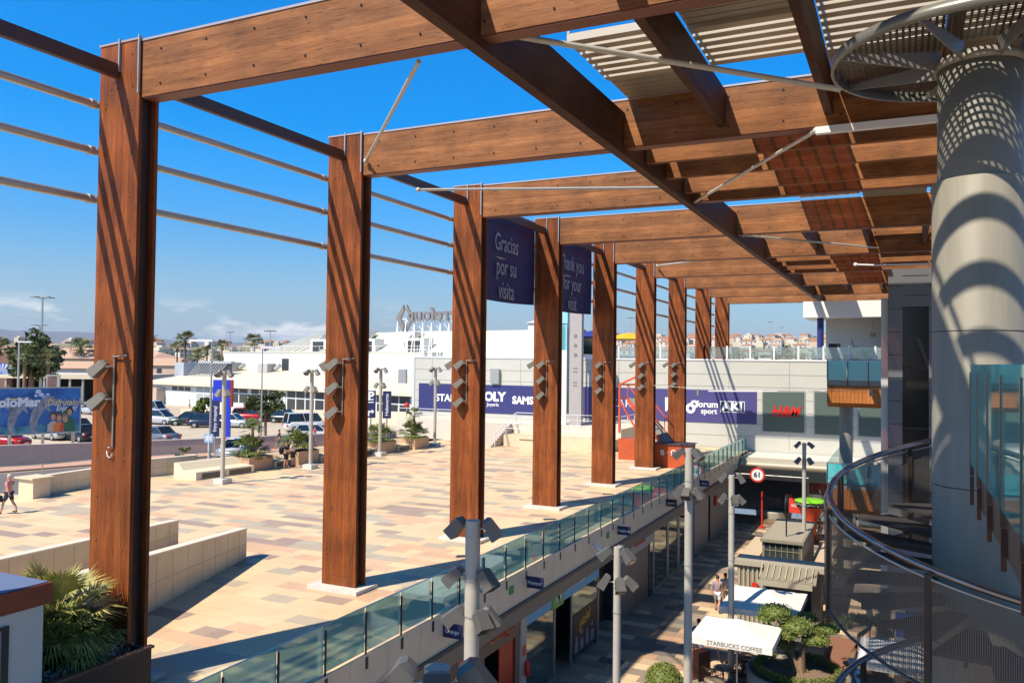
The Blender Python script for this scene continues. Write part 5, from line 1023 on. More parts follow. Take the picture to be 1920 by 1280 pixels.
# ============================================================ MALL CENTRE
KIO = mat('kiosk_olive', (0.27, 0.235, 0.17), 0.55, var=0.06); KIOL = mat('kiosk_light', (0.42, 0.37, 0.28), 0.55); 
k1 = E('bar_kiosk', (-5.1, 39.1, -4.8), 'olive brown bar kiosk with a ribbed awning over its serving hatch, behind the big umbrella', 'kiosk')
o = MB().box(-6.95, -5.75, 38.7, 39.8, -4.8, -2.16); o.box(-3.75, -3.35, 38.7, 39.8, -4.8, -2.16); o.box(-5.75, -3.75, 39.6, 39.8, -4.8, -2.16); o.box(-5.75, -3.75, 38.7, 38.8, -4.8, -3.9); o.build('wall', KIO, k1)
o = MB()
for q in range(6): o.box(-6.9+q*0.2, -6.82+q*0.2, 38.63, 38.698, -4.78, -2.19)
o.build('wall_ribs', KIOL, k1)
MB().box(-7.05, -3.2, 38.5, 39.85, -2.15, -1.94).build('roof', KIOL, k1)
aw = MB().prism([(0, 0), (-0.95, -0.42), (-0.95, -0.48), (0, -0.08)], (-5.7, 38.49, -1.99), Y_, Z_, X_, 0, 2.25).build('awning', KIO, k1)
o = MB()
for q in range(9): o.bar((-5.8+q*0.27, 38.46, -1.95), (-5.8+q*0.27, 37.58, -2.35), 0.05, 0.04)
o.build('awning_ribs', KIOL, aw)
MB().box(-5.85, -3.6, 37.50, 37.54, -2.69, -2.46).build('awning_valance', KIOL, k1); MB().box(-6.3, -6.05, 38.58, 38.62, -3.25, -2.9).build('red_box', RED, k1); MB().box(-5.7, -3.8, 38.4, 38.7, -3.9, -3.84).build('counter', DARKW, k1)
k2 = E('glass_kiosk', (-5.4, 44, -4.8), 'olive box kiosk with a ribbed flat roof and meshed glass front, farther up the mall', 'kiosk')
o = MB().box(-6.3, -6.22, 41.6, 47.2, -4.8, -1.62); o.box(-4.53, -4.45, 41.6, 47.2, -4.8, -1.62); o.box(-6.3, -4.45, 47.12, 47.2, -4.8, -1.62); o.build('wall', KIO, k2)
MB().box(-6.22, -4.53, 41.62, 41.66, -4.8, -1.62).build('front_window', mat('mesh_glass', (0.05, 0.055, 0.05), 0.15), k2)
o = MB()
for q in range(7): o.box(-6.22+q*0.27, -6.19+q*0.27, 41.58, 41.615, -4.8, -1.62)
for q in range(5): o.box(-6.22, -4.53, 41.585, 41.612, -4.5+q*0.62, -4.47+q*0.62)
o.build('window_bars', KIO, k2)
rf = MB().box(-6.38, -4.37, 41.45, 47.3, -1.61, -1.48).build('roof', KIO, k2)
o = MB()
for q in range(22): o.box(-6.3, -4.45, 41.6+q*0.26, 41.68+q*0.26, -1.479, -1.455)
o.build('roof_ribs', KIOL, rf)
for lab, a, b in (('left', -7.55, -6.62), ('right', -4.15, -3.2)):
    e = E('side_canopy', ((a+b)/2, 44, -4.8), 'flat pale canopy board on posts along the %s side of the meshed kiosk' % lab, 'canopy', 'side canopies of the kiosk')
    MB().box(a, b, 40.9+(0.6 if lab == 'left' else 0), 47.6, -2.75, -2.6).build('board', mat('canopy_board', (0.60, 0.47, 0.32), 0.6), e)
    for yy in (41.8, 47.2): MB().box((a+b)/2-.05, (a+b)/2+.05, yy, yy+.1, -4.8, -2.76).build('post', KIO, e)
ks = E('kiosk_totem', (-5.3, 42.2, -1.48), 'slim dark oval sign on two thin posts standing on the kiosk roof', 'sign')
MB().ell((-5.3, 42.6, 0.05), (0.10, 0.33, 0.5), 14, 10).build('oval_board', BLACK, ks); 
for dy in (-.08, .08): MB().cyl((-5.3, 42.6+dy, -1.46), (-5.3, 42.6+dy, -0.4), 0.025, seg=6).build('post', BLACK, ks)
def umbrella(cx, cy, w_, d_, zt, zv, lab, m, txt=None):
    e = E('umbrella', (cx, cy, -4.8), lab, 'umbrella', 'square umbrellas in the mall')
    o = MB(); n = 10
    def uf(u, v):
        x, y = (u-.5)*2, (v-.5)*2; k = max(abs(x), abs(y)); return (cx+x*w_/2, cy+y*d_/2, zt-(zt-zv)*k-0.05*math.sin(k*math.pi))
    o.grid(n, n, uf); o.grid(n, n, lambda u, v: Vector(uf(u, v))-Z_*0.015); o.build('canopy', m, e)
    o = MB(); h = 0.22
    for (x0, y0, x1, y1) in ((-1, -1, 1, -1), (1, -1, 1, 1), (1, 1, -1, 1), (-1, 1, -1, -1)):
        a = Vector((cx+x0*w_/2, cy+y0*d_/2, zv)); b = Vector((cx+x1*w_/2, cy+y1*d_/2, zv)); o.bar(a-Z_*h/2, b-Z_*h/2, 0.012, h)
    o.build('valance', m, e)
    MB().cyl((cx, cy, -4.8), (cx, cy, zt), 0.03, seg=10).build('pole', GALV, e); MB().box(cx-.35, cx+.35, cy-.35, cy+.35, -4.8, -4.7).build('base', DGREY, e); MB().ell((cx, cy, zt+.03), .05, 8, 6).build('finial', GALV, e)
    if txt: text('lettering', txt, mat('grey_print', (0.22, 0.20, 0.18), .7), e, (cx+w_*0.05, cy-d_/2-0.012, zv-h/2), X_, Z_, 0.2, 1.0, 0.006, 0.002)
UMB = mat('umbrella_white', (0.80, 0.77, 0.70), 0.8)
umbrella(-5.35, 29.75, 2.75, 2.6, -1.95, -2.40, 'nearest white square umbrella with STARBUCKS COFFEE on its valance', UMB, 'STARBUCKS COFFEE')
umbrella(-5.0, 33.65, 2.85, 3.3, -1.8, -2.25, 'largest white square umbrella in front of the bar kiosk', UMB)
umbrella(-0.1, 29.9, 2.6, 2.7, -2.0, -2.4, 'greyish white umbrella seen behind the perforated stair panel', UMB, 'STARBUCKS')
deck = MB().box(-3.0, -0.6, 30.0, 38.5, -4.796, -4.76); S('terrace_deck', deck, mat('deck', (0.28, 0.13, 0.08), 0.6, var=0.08))
# round planter with topiary tree
pc_ = onz(1496, 1258, -3.95); pc_.z = -4.8
e = E('round_planter', pc_, 'big round concrete planter at the bottom, holding the cloud pruned tree and hedge ring', 'planter')
MB().lathe(pc_, [(1.72, 0), (1.78, .85), (1.66, .85), (1.62, .75), (0, .75)], 40).build('bowl', mat('planter_concrete', (0.42, 0.38, 0.32), 0.8, var=0.08), e)
MB().lathe(pc_, [(1.6, .76), (0.8, .86), (0, .9)], 30).build('soil', mat('gravel_soil', (0.22, 0.15, 0.10), 1, var=0.3, vscale=14), e)
rnd = random.Random(11)
o = MB()
for q in range(60):
    a = q/60*2*math.pi; r_ = 1.38
    if 1.9 < a < 2.25: continue
    clump(o, (pc_.x+r_*math.cos(a), pc_.y+r_*math.sin(a), pc_.z+0.98), (0.16, 0.16, 0.17), 110, 0.035, rnd, 0.5)
T(o.build('hedge_ring', LEAFB, None, pc_), 'clipped bright green hedge ring round the foot of the cloud pruned tree', 'hedge')
tr = E('topiary_tree', (pc_.x, pc_.y, pc_.z+.85), 'cloud pruned tree with a thick twisted trunk and flat green pads', 'tree')
base = Vector((pc_.x, pc_.y, pc_.z+.85)); D0 = (base-CP).dot(fw)
pads = [(1455, 1147, D0+0.3, .55, .28), (1494, 1174, D0-0.1, .56, .32), (1548, 1180, D0+.1, .40, .2), (1530, 1199, D0-.3, .48, .22), (1474, 1207, D0+.3, .34, .22), (1437, 1158, D0+.2, .3, .16), (1512, 1158, D0+.5, .36, .2), (1476, 1190, D0-.2, .34, .2)]
core = base+Vector((0, 0, .9)); trunk = MB(); 
trunk.tube([base+Vector((-.05, 0, -.1)), base+Vector((-.08, 0, .2)), base+Vector((-.22, .05, .6)), base+Vector((-.3, .05, 1.0))], [.26, .2, .15, .11], 10); trunk.tube([base+Vector((.08, 0, -.1)), base+Vector((.1, 0, .3)), base+Vector((.16, -.03, .7)), base+Vector((.3, 0, 1.05))], [.24, .17, .12, .09], 10)
for k in range(6): a = k*1.05; trunk.tube([base+Vector((math.cos(a)*.42, math.sin(a)*.42, -.02)), base+Vector((math.cos(a)*.2, math.sin(a)*.2, .12)), base+Vector((0, 0, .35))], [.05, .08, .08], 6)
for q, (px, py, D, r_, h_) in enumerate(pads):
    c = atd(px, py, D); s_ = base+Vector((-.28, .05, .95)) if c.x < base.x else base+Vector((.28, 0, 1.0)); trunk.tube([s_, (s_+c)/2+Vector((0, 0, -.08)), c-Vector((0, 0, h_*.6))], [.075, .05, .035], 7)
trunk.build('trunk', BARK, tr)
for q, (px, py, D, r_, h_) in enumerate(pads):
    c = atd(px, py, D); o = MB(); n = int(4200*r_*r_)+250
    for _ in range(n):
        d = Vector((rnd.gauss(0, 1), rnd.gauss(0, 1), rnd.gauss(0, 1))).normalized()
        if d.z < -0.4: d.z *= .4
        k = rnd.uniform(.8, 1.06) if rnd.random() < .88 else rnd.uniform(1.05, 1.28); leafquad(o, c+Vector((d.x*r_*k, d.y*r_*k, d.z*h_*k)), .04, rnd)
    o.ell(c, (r_*.86, r_*.86, h_*.8), 14, 8); o.build('foliage_pad', LEAFB, tr)
t2 = E('topiary_tree', (-1.4, 34.6, -4.76), 'second cloud pruned tree standing in deep shade behind the first', 'tree')
MB().tube([(-1.9, 34.6, -4.8), (-1.8, 34.6, -4.1), (-1.6, 34.6, -3.4), (-1.2, 34.6, -3.0)], [.14, .12, .1, .06], 8).build('trunk', BARK, t2)
for c in ((-1.7, 34.6, -2.8), (-1.0, 34.7, -2.75), (-2.3, 34.5, -3.0), (-0.4, 34.8, -3.1)):
    o = MB(); clump(o, c, (.62, .5, .22), 420, .05, rnd, .6); o.build('foliage_pad', LEAFD, t2)  # darker leaf colour than the first tree stands in for deep shade
cb = onz(1245, 1275, -3.8); e = E('ball_shrub', (cb.x, cb.y, -4.8), 'clipped green ball shrub in a pot at the bottom edge', 'shrub')
o = MB()
for _ in range(3200):
    d = Vector((rnd.gauss(0, 1), rnd.gauss(0, 1), rnd.gauss(0, 1))).normalized(); leafquad(o, Vector((cb.x, cb.y, -3.85))+d*rnd.uniform(.56, .66), .035, rnd)
o.ell((cb.x, cb.y, -3.85), .56, 16, 10); o.build('foliage', LEAFB, e); MB().lathe((cb.x, cb.y, -4.8), [(.3, 0), (.42, .5), (.36, .5), (0, .45)], 20).build('pot', mat('planter_concrete', (.4, .4, .4)), e)
# candy stall with green disc
gp = atd(1520, 940, 55); gs = E('green_topped_stall', (gp.x, gp.y, -4.8), 'red vase shaped stall with a lime green disc top beyond the kiosks', 'stall')
MB().lathe((gp.x, gp.y, -4.8), [(.55, 0), (.35, .5), (.38, 1.2), (.75, 2.1), (.95, 2.35)], 28).build('vase', mat('vase_red', (.62, .07, .02), .4), gs)
o = MB(); n = 40; o.lathe((gp.x, gp.y, -2.15), [(0, .12), (.8, .14), (1.0, .06), (1.03, 0), (.9, -.02), (0, -.02)], 40); o.build('disc', mat('lime', (.22, .62, .02), .35), gs)
o = MB()
for k in range(46): a = k/46*6.283; o.ell((gp.x+.93*math.cos(a), gp.y+.93*math.sin(a), -2.3+.06*math.sin(k*2.7)), .075, 6, 4)
o.build('coloured_fringe', mat('fringe', (.55, .2, .06), .6, var=.7, vscale=9, col2=(.15, .45, .4)), gs)
# cafe tables and chairs
def chair(cx, cy, rz, lab, first=[None]):
    if first[0] is None:
        e = E('cafe_chair', (0, 0, 0), lab, 'chair', 'dark cafe chairs')
        MB().lathe((0, 0, .44), [(0, 0), (.21, 0), (.22, .02), (0, .04)], 14).build('seat', mat('chair_brown', (.05, .03, .022), .4), e)
        for a in (.7, 2.3, 3.9, 5.5): MB().tube([(.16*math.cos(a), .16*math.sin(a), .44), (.23*math.cos(a), .23*math.sin(a), 0)], .013, 6).build('leg', DARKW, e)
        MB().tube([(-.2, -.18, .45), (-.26, -.19, .7), (-.3, -.12, .88), (-.31, 0, .93), (-.3, .12, .88), (-.26, .19, .7), (-.2, .18, .45)], .015, 6).build('backrest', DARKW, e)
        o = MB()
        for yy in (-.09, 0, .09): o.tube([(-.2, yy, .45), (-.3, yy, .91)], .008, 5)
        o.build('back_spindles', DARKW, e); first[0] = e; e.location = (cx, cy, -4.8+.005); e.rotation_euler = (0, 0, rz); return e
    return dup(first[0], (cx, cy, -4.795), rz, lab, 'dark cafe chairs')
def table(cx, cy, lab):
    e = E('cafe_table', (cx, cy, -4.8), lab, 'table', 'round cafe tables'); MB().lathe((cx, cy, -4.08), [(0, 0), (.36, 0), (.37, .025), (0, .03)], 24).build('tabletop', mat('table_tan', (.30, .22, .15), .4), e); MB().cyl((cx, cy, -4.8), (cx, cy, -4.08), .03, seg=8).build('leg', DARKW, e); MB().lathe((cx, cy, -4.8), [(.24, 0), (.24, .02), (0, .05)], 14).build('foot', DARKW, e)
tabs = [(1392, 1228, 'round cafe table nearest the umbrella pole'), (1356, 1252, 'round cafe table beside the sandwich board'), (1340, 1275, 'round cafe table at the bottom edge under the umbrella'), (1420, 1222, 'round cafe table in shade beside the round planter'), (1600, 1245, 'cafe table on the brown deck'), (1588, 1290, 'cafe table near the red shirted person')]
for i, (px, py, lab) in enumerate(tabs):
    v = onz(px, py, -4.08); table(v.x, v.y, lab)
    for j, a in enumerate((200, 20, 110, 290)[:(3 if i < 4 else 4)]):
        aa = R(a+i*37); chair(v.x+.62*math.cos(aa), v.y+.62*math.sin(aa), aa+math.pi+.0, 'dark cafe chair, %s place at the %s' % (['first', 'second', 'third', 'fourth'][j], lab.replace('round ', '')))
sb = onz(1298, 1275, -4.8); sb.z = -4.8; e = E('sandwich_board', sb, 'pinkish brown menu board standing beside the tall light pole', 'board')
MB().frame(sb+Z_*.02, Vector((.5, .86, 0)), Vector((-.86, .5, 0)), Z_, 0, .65, 0, .03, 0, 1.1).build('board', mat('menu_board', (.30, .13, .11), .5, var=.2, vscale=9), e); MB().frame(sb+Vector((.25, -.1, .02)), Vector((.5, .86, 0)), Vector((-.86, .5, 0)), Z_, 0, .65, -.0, .02, 0, 1.05).build('rear_board', DARKW, e)
e = E('blue_bin', (-1.6, 33.0, -4.76), 'bright blue bin with a white lid on the brown deck', 'bin'); MB().box(-1.85, -1.35, 32.7, 33.2, -4.75, -3.9).build('body', mat('bin_blue', (.02, .16, .5), .4), e); MB().box(-1.9, -1.3, 32.65, 33.25, -3.898, -3.85).build('lid', WHITEP, e)
# ============================================================ LEFT BACKGROUND
def zat(b, px, py): d = ray(px, py); t = math.hypot(b[0], b[1])/math.hypot(d.x, d.y); return CAMZ+d.z*t
def atr(px, r, z=GZ): d = ray(px, 670); k = r/math.hypot(d.x, d.y); return Vector((d.x*k, d.y*k, z))
# billboard
bbd = E('billboard', (-63.7, 45, GZ), 'big billboard with leaping dolphins and a family, facing the plaza at the left edge', 'billboard')
A0 = Vector((-68.5, 44.3, 0)); Bv = onz(148, 838, GZ); A0 = onz(-60, 850, GZ); ax = (Bv-A0); ax.z = 0; WB_ = ax.length; ax.normalize(); nn = Vector((ax.y, -ax.x, 0))
zt0, zb0 = zat(Bv, 147, 727), zat(Bv, 148, 808); HB_ = zt0-zb0
SKYB = mat('board_blue', (0.02, 0.10, 0.40), .5, var=.35, vscale=.6, col2=(.07, .26, .62))
def pl(o, poly, t0, t1): return o.prism(poly, (A0.x, A0.y, zb0), ax, Z_, nn, t0, t1)
pl(MB(), [(0, 0), (WB_, 0), (WB_, HB_), (0, HB_)], -.08, 0).build('board', SKYB, bbd)
o = MB(); f_ = .1
for a, b, c, d in ((-f_, WB_+f_, -f_, 0), (-f_, WB_+f_, HB_, HB_+f_), (-f_, 0, 0, HB_), (WB_, WB_+f_, 0, HB_)): pl(o, [(a, c), (b, c), (b, d), (a, d)], -.1, .03)
o.build('frame', GALV, bbd)
pl(MB(), [(0, 0), (WB_, 0), (WB_, HB_*.16), (WB_*.7, HB_*.2), (WB_*.4, HB_*.15), (0, HB_*.19)], .003, .012).build('painted_sea', mat('board_sea', (.02, .12, .26), .5, var=.4, vscale=2, col2=(.10, .38, .48)), bbd)
o = MB(); rnd = random.Random(2)
for (cx, cy, r_) in ((.60, .93, .05), (.63, .86, .045), (.66, .79, .04), (.69, .86, .03), (.58, .84, .03), (.70, .74, .035)):
    pl(o, [(WB_*cx+WB_*r_*.55*math.cos(a*.5236)*(1+.2*math.sin(a*2)), HB_*cy+HB_*r_*1.0*math.sin(a*.5236)) for a in range(12)], .004+rnd.random()*.003, .012)
o.build('painted_clouds', mat('board_cloud', (.62, .70, .80), .6), bbd)
def dolphin(u, v, s_, nm):
    top = [(0, -.62), (-.04, -.4), (0, -.1), (.1, .14), (.26, .34), (.44, .44), (.6, .43), (.72, .34), (.86, .29)]; bot = [(.86, .25), (.7, .26), (.56, .22), (.42, .1), (.3, -.1), (.2, -.34), (.14, -.62)]
    fin = [(.02, .02), (-.16, .16), (.12, .2)]; fl = [(.46, .16), (.56, -.08), (.36, .04)]; tail = [(.07, -.56), (-.1, -.8), (.08, -.7), (.28, -.78)]
    o = MB()
    for q, p in enumerate((top+bot, fin, fl, tail)): pl(o, [(WB_*u+a*s_, HB_*v+b*s_) for a, b in p], .013+q*.002, .026+q*.002)
    o.build('painted_dolphin', mat('dolphin_grey', (.13, .14, .18), .5, var=.3, vscale=1.5, col2=(.42, .43, .48)), bbd)
dolphin(.34, .50, 2.5, ''); dolphin(.54, .52, 2.6, ''); dolphin(.12, .46, 2.2, '')
FIG = [(.745, .30, (.10, .04, .03), (.55, .42, .36)), (.80, .27, (.14, .06, .03), (.75, .22, .04)), (.86, .24, (.3, .2, .12), (.6, .08, .05)), (.90, .40, (.02, .015, .01), (.03, .14, .07))]
for q, (u, v, hc, sc) in enumerate(FIG):
    o = MB(); pl(o, [(WB_*u-.42, 0.05), (WB_*u+.42, 0.05), (WB_*u+.40, HB_*v*.6), (WB_*u+.16, HB_*v*.85), (WB_*u-.16, HB_*v*.85), (WB_*u-.40, HB_*v*.6)], .03+q*.004, .033+q*.004); o.build('painted_shirt', mat('fig_shirt%d' % q, sc, .6), bbd)
    def oval(cx, cy, rx, ry): return [(cx+rx*math.cos(a*.5236), cy+ry*math.sin(a*.5236)) for a in range(12)]
    o = MB(); pl(o, oval(WB_*u, HB_*v+.27, .27, .36), .034+q*.004, .036+q*.004); o.build('painted_hair', mat('fig_hair%d' % q, hc, .6), bbd)
    o = MB(); pl(o, oval(WB_*u, HB_*v+.17, .19, .27), .0362+q*.004, .038+q*.004); o.build('painted_face', mat('fig_skin', (.55, .30, .20), .6), bbd)
o = MB()
for q in range(7): a = .6+q*.35; pl(o, [(WB_*.85, HB_*.4), (WB_*.85+.12, HB_*.4), (WB_*.85+1.0*math.cos(a), HB_*.4+1.1*math.sin(a))], .0131+q*.001, .0145+q*.001)
o.build('painted_palm', mat('fig_green', (.03, .20, .06), .6), bbd)
def bt_(s_, u, v, h, m, **k): text('lettering', s_, m, bbd, A0+ax*(WB_*u)+Z_*(zb0+HB_*v)+nn*.03, ax, Z_, h, **k)
bt_('PoloMar', .40, .87, 1.0, TXTW, bold=.045); bt_('¡Disfrútalo!', .83, .85, .72, mat('gold', (.75, .60, .35), .5), bold=.02, shear=.25, sx=.8); bt_('Enjoy it!', .87, .72, .6, TXTW, bold=.015, shear=.25, sx=.8)
pl(MB(), [(WB_*.3, HB_*.74), (WB_*.52, HB_*.76), (WB_*.52, HB_*.80), (WB_*.3, HB_*.78)], .013, .02).build('gold_stripe', mat('gold', (.75, .6, .35)), bbd)
for k in (.08, .36, .66, .95): b = A0+ax*(WB_*k)-nn*.25; MB().box(b.x-.09, b.x+.09, b.y-.09, b.y+.09, GZ, zt0-.2).build('post', GALV, bbd)
# white market
P0 = onz(300, 757, GZ); P1 = onz(620, 781, GZ); P0.z = P1.z = GZ
mx_ = (P1-P0).normalized(); mn = Vector((mx_.y, -mx_.x, 0)); ML = (P1-P0).length
mk = E('market_hall', P0, 'long low white market hall with pale yellow roof, window bands and a glazed roof pyramid', 'building')
def mbx(o, a, b, d0, d1, z0, z1): return o.frame((P0.x, P0.y, 0), mx_, -mn, Z_, a, b, d0, d1, z0, z1)
MR = ML*1.52; ze = zat(P0+mx_*ML*.8, 607, 727); 
a0_ = -4
mbx(MB(), a0_, MR, 0, 20, GZ, ze-.02).build('wall', WHITE, mk)
o = MB(); rz_ = ze+2.0
o.add([P0+mx_*(a0_-.6)+mn*.8+Z_*(ze-GZ), P0+mx_*MR+mn*.8+Z_*(ze-GZ), P0+mx_*MR-mn*15+Z_*(rz_-GZ), P0+mx_*(a0_-.6)-mn*15+Z_*(rz_-GZ)], [(0, 1, 2, 3)]); mbx(o, a0_-.6, MR, -.82, -.78, ze-.35, ze); o.build('roof', CREAM, mk)
def mwin(a, b, z0, z1, n, lab='window', m=None):
    f = mbx(MB(), a, b, -.05, -.01, z0, z1).build('window', WHITEP, mk); o = MB(); w_ = (b-a)/n
    for q in range(n): mbx(o, a+q*w_+.12, a+(q+1)*w_-.12, -.07, -.051, z0+.12, (z0+z1)*.5+.25); mbx(o, a+q*w_+.12, a+(q+1)*w_-.12, -.07, -.051, (z0+z1)*.5+.4, z1-.1)
    o.build('pane', m or mat('dark_pane', (.05, .055, .06), .2), f)
mwin(3.5, 9.0, 1.6, 2.6, 3); mwin(10.5, 16.5, -.2, 2.6, 3, m=mat('pale_pane', (.42, .44, .46), .3)); mwin(19.5, 24, .3, 2.6, 2)
mwin(24.6, 31, .3, 2.6, 3); mwin(33, 41, -.2, 2.6, 4); mwin(41.5, 48, -.2, 2.6, 3); mwin(49, 57, -.2, 2.6, 4); mwin(58, 66, -.2, 2.6, 4)
for a in (31.4, 17.2): mbx(MB(), a, a+1.3, -.06, -.01, GZ, 1.9).build('door', mat('pale_door', (.62, .60, .58), .5), mk)
mbx(MB(), -1.2, 1.5, -1.5, 0, GZ, 2.0).build('side_kiosk', mat('tan_panel', (.55, .42, .32), .6), mk)
bk = 15; tz_ = zat(P0+mx_*20-mn*bk, 500, 660)
mbx(MB(), -5, MR, bk, bk+30, rz_-2, tz_).build('upper_wall', WHITE, mk)
mbx(MB(), -5.2, MR, bk-.1, bk+30, tz_+.003, tz_+.12).build('upper_cap', CREAM, mk)
o = MB(); 
for q in range(int((MR+5)/2.2)): mbx(o, -4.8+q*2.2, -4.74+q*2.2, bk-.05, bk, tz_+.12, tz_+1.1)
mbx(o, -5, MR, bk-.05, bk, tz_+1.05, tz_+1.1); o.build('roof_railing', WHITEP, mk)
mbx(MB(), -6, -3.2, 6, 14, ze, ze+3.2).build('end_screen', mat('screen_grey', (.42, .45, .50), .6), mk)
o = MB()
for q in range(12): a = -2.2+q*.75; o.bar(P0+mx_*a-mn*6+Z_*(ze-GZ+.6), P0+mx_*(a-.8)-mn*9+Z_*(ze-GZ+3.3), .12)
mbx(o, -3.2, 6.5, 8.8, 9.6, ze+3.1, ze+3.5); mbx(o, -3.2, 6.5, 5.8, 6.1, ze+.3, ze+.7); o.build('glazing_bars', mat('bars_grey', (.4, .42, .45), .5), mk); mbx(MB(), -3, 6.5, 9.0, 9.1, ze+.2, ze+3.2).build('glazing', mat('dark_pane', (.05, .055, .06)), mk)
for a, s_ in ((-1, 1.0), (9, .9), (26, .8)):
    e = mbx(MB(), a, a+3*s_, bk-2.8, bk-1, rz_-.3, rz_+1.3*s_); e.cyl(P0+mx_*(a+3.2)-mn*(bk-1.5)+Z_*(rz_-GZ+.3), P0+mx_*(a+4.4)-mn*(bk-1.5)+Z_*(rz_-GZ+.9), .35, seg=8); e.build('roof_unit', mat('unit_grey', (.45, .43, .40), .6), mk)
mbx(MB(), 12, 13.8, bk-.08, bk-.01, tz_-3, tz_-1).build('louvre_window', mat('dark_pane', (.05, .055, .06)), mk)
mbx(MB(), 20, 29, bk+1.5, bk+2, tz_, tz_+.6).build('plant_base', mat('unit_grey', (.45, .43, .4)), mk)
# pyramid and long sloped roofs
def V3(a, d, z): v = P0+mx_*a-mn*d; v.z = z; return v
zp = zat(V3(5, bk+13, 0), 545, 623)
zp2 = zp-.15
o = MB(); o.add([V3(-1, bk+5, tz_), V3(11, bk+5, tz_), V3(11, bk+22, tz_), V3(-1, bk+22, tz_), V3(6.5, bk+13, zp), V3(11, bk+13, zp)], [(0, 1, 5, 4), (0, 4, 3), (4, 5, 2, 3)]); o.build('roof_pyramid', mat('glazed_roof', (.52, .50, .38), .4, var=.1), mk)
o = MB(); o.add([V3(10.9, bk+5, tz_), V3(MR, bk+5, tz_), V3(MR, bk+13, zp2), V3(10.9, bk+13, zp2), V3(MR, bk+22, tz_), V3(10.9, bk+22, tz_)], [(0, 1, 2, 3), (3, 2, 4, 5)]); o.build('sloped_roof', CREAM, mk)
o = MB()
for q in range(6): o.bar(V3(0+q*2, bk+4.8, tz_+.1), V3(5.5+q*1.0, bk+12.8, zp+.02), .12)
o.build('pyramid_bars', WHITEP, mk)
for a in (13, 25, 36): 
    if a < MR-4: o = MB(); mbx(o, a, a+4, bk+5.2, bk+7.4, tz_, tz_+2.4); o.build('roof_house', WHITE, mk); o = MB(); mbx(o, a+.6, a+3.4, bk+5.1, bk+5.19, tz_+.3, tz_+2); o.build('roof_house_window', mat('dark_pane', (.05, .055, .06)), mk)
for a in (11, 22, 33, 45):
    if a < MR-4: MB().bar(V3(a, bk+11.5, zp2+.1), V3(a+2.5, bk+6, tz_+1.2), 1.2, .5).build('roof_duct', GALV, mk)
# low wall in front of the market
lw = E('forecourt_wall', (-80, 84, GZ), 'long low cream wall in front of the white market hall', 'wall')
a_ = onz(340, 776, GZ); b_ = onz(620, 789, GZ); c_ = onz(775, 800, GZ)
o = MB()
for p, q, h0, h1 in ((a_, b_, .75, 1.35), (b_, c_, 1.35, 1.7)):
    d = (q-p); d.z = 0; L2 = d.length; d.normalize(); o.prism([(0, 0), (L2, 0), (L2, h1), (0, h0)], (p.x, p.y, GZ), d, Z_, Vector((d.y, -d.x, 0)), -.15, .15)
o.build('wall_body', mat('cream_wall', (.74, .62, .46), .75), lw)
# rooftop sign on scaffold, seen from behind
sp = V3(MR-12, bk+6, 0); s0 = atr(745, 118); sg = E('rooftop_sign', s0, 'big rooftop sign seen from behind on a white scaffold, letters mirrored', 'sign')
s1_ = ony(0, 0, 1) if False else s0+Vector((11.5, -0.4, 0)); zt1, zt2 = zat(s0, 745, 598), zat(s0, 745, 655)
o = MB(); n = 8
for q in range(n+1):
    p = s0.lerp(s1_, q/n); o.bar((p.x, p.y, zt2-1), (p.x, p.y, zt1), .12); o.bar((p.x+.8, p.y-2.2, zt2-1), (p.x, p.y, zt1-.3), .1)
    if q < n: p2 = s0.lerp(s1_, (q+1)/n); o.bar((p.x, p.y, zt1), (p2.x, p2.y, zt1-1.8), .08)
for z in (zt1, zt1-1.8, zt2): o.bar((s0.x, s0.y, z), (s1_.x, s1_.y, z), .1)
o.build('scaffold', WHITEP, sg)
u_ = (s1_-s0).normalized(); LG = mat('sign_back', (.22, .20, .20), .6)
text('lettering', 'Carrefour', LG, sg, s0+u_*7.4+Vector((0, -.2, 0))+Z_*(zt1+.5-GZ), u_, Z_, 2.6, 1.0, .02, .3, mirror=True)
o = MB(); c = s0+u_*1.3+Vector((0, -.2, 0)); c.z = zt1+.1
for q, pts_ in enumerate(([(-1.5, 0), (-.3, 1.9), (-.1, 1.2), (-.7, 0), (-.1, -1.2), (-.3, -1.9)], [(1.5, 0), (.3, 1.9), (.1, 1.2), (.7, .5), (.3, 0), (.7, -.5), (.1, -1.2), (.3, -1.9)])): o.prism(pts_, c, u_, Z_, Vector((0, 1, 0)), 0, .3)
o.build('logo', LG, sg)
# white roof tower house, umbrellas on far roof, lift tower, slab tower
wh = E('white_roof_house', (wx(-31.5), 74, 7.4), 'white square roof house with hipped top, right of the third column', 'building')
a, b = wx(-32.2), wx(-28.5)
MB().box(a, b, 73, 77, 7.3, 10.75).build('wall', WHITE, wh); MB().add([(a-.2, 72.8, 10.76), (b+.2, 72.8, 10.76), (b+.2, 77.2, 10.76), (a-.2, 77.2, 10.76), ((a+b)/2, 75, 11.5)], [(0, 1, 4), (1, 2, 4), (2, 3, 4), (3, 0, 4), (3, 2, 1, 0)]).build('roof', WHITE, wh)
MB().box(a+2.2, a+3.0, 72.93, 72.99, 7.6, 9.9).build('door', mat('grey_door', (.3, .28, .3), .5), wh); MB().prism([(0, 0), (.5, .1), (.75, 1.0), (.4, 2.2), (.1, 2.4), (.2, 1.4)], (a+1.0, 72.95, 7.8), X_, Z_, Y_, -.06, 0).build('wall_emblem', mat('pink_grey', (.55, .42, .42), .6), wh)  # door in one flat grey
lp = E('roof_parapet_building', (wx(-38), 76, 7.4), 'long white parapet wall behind the roof edge of the grey building', 'wall'); MB().box(wx(-42.6), wx(-32.3), 75, 76, 7.3, 9.0).build('wall_body', WHITE, lp)
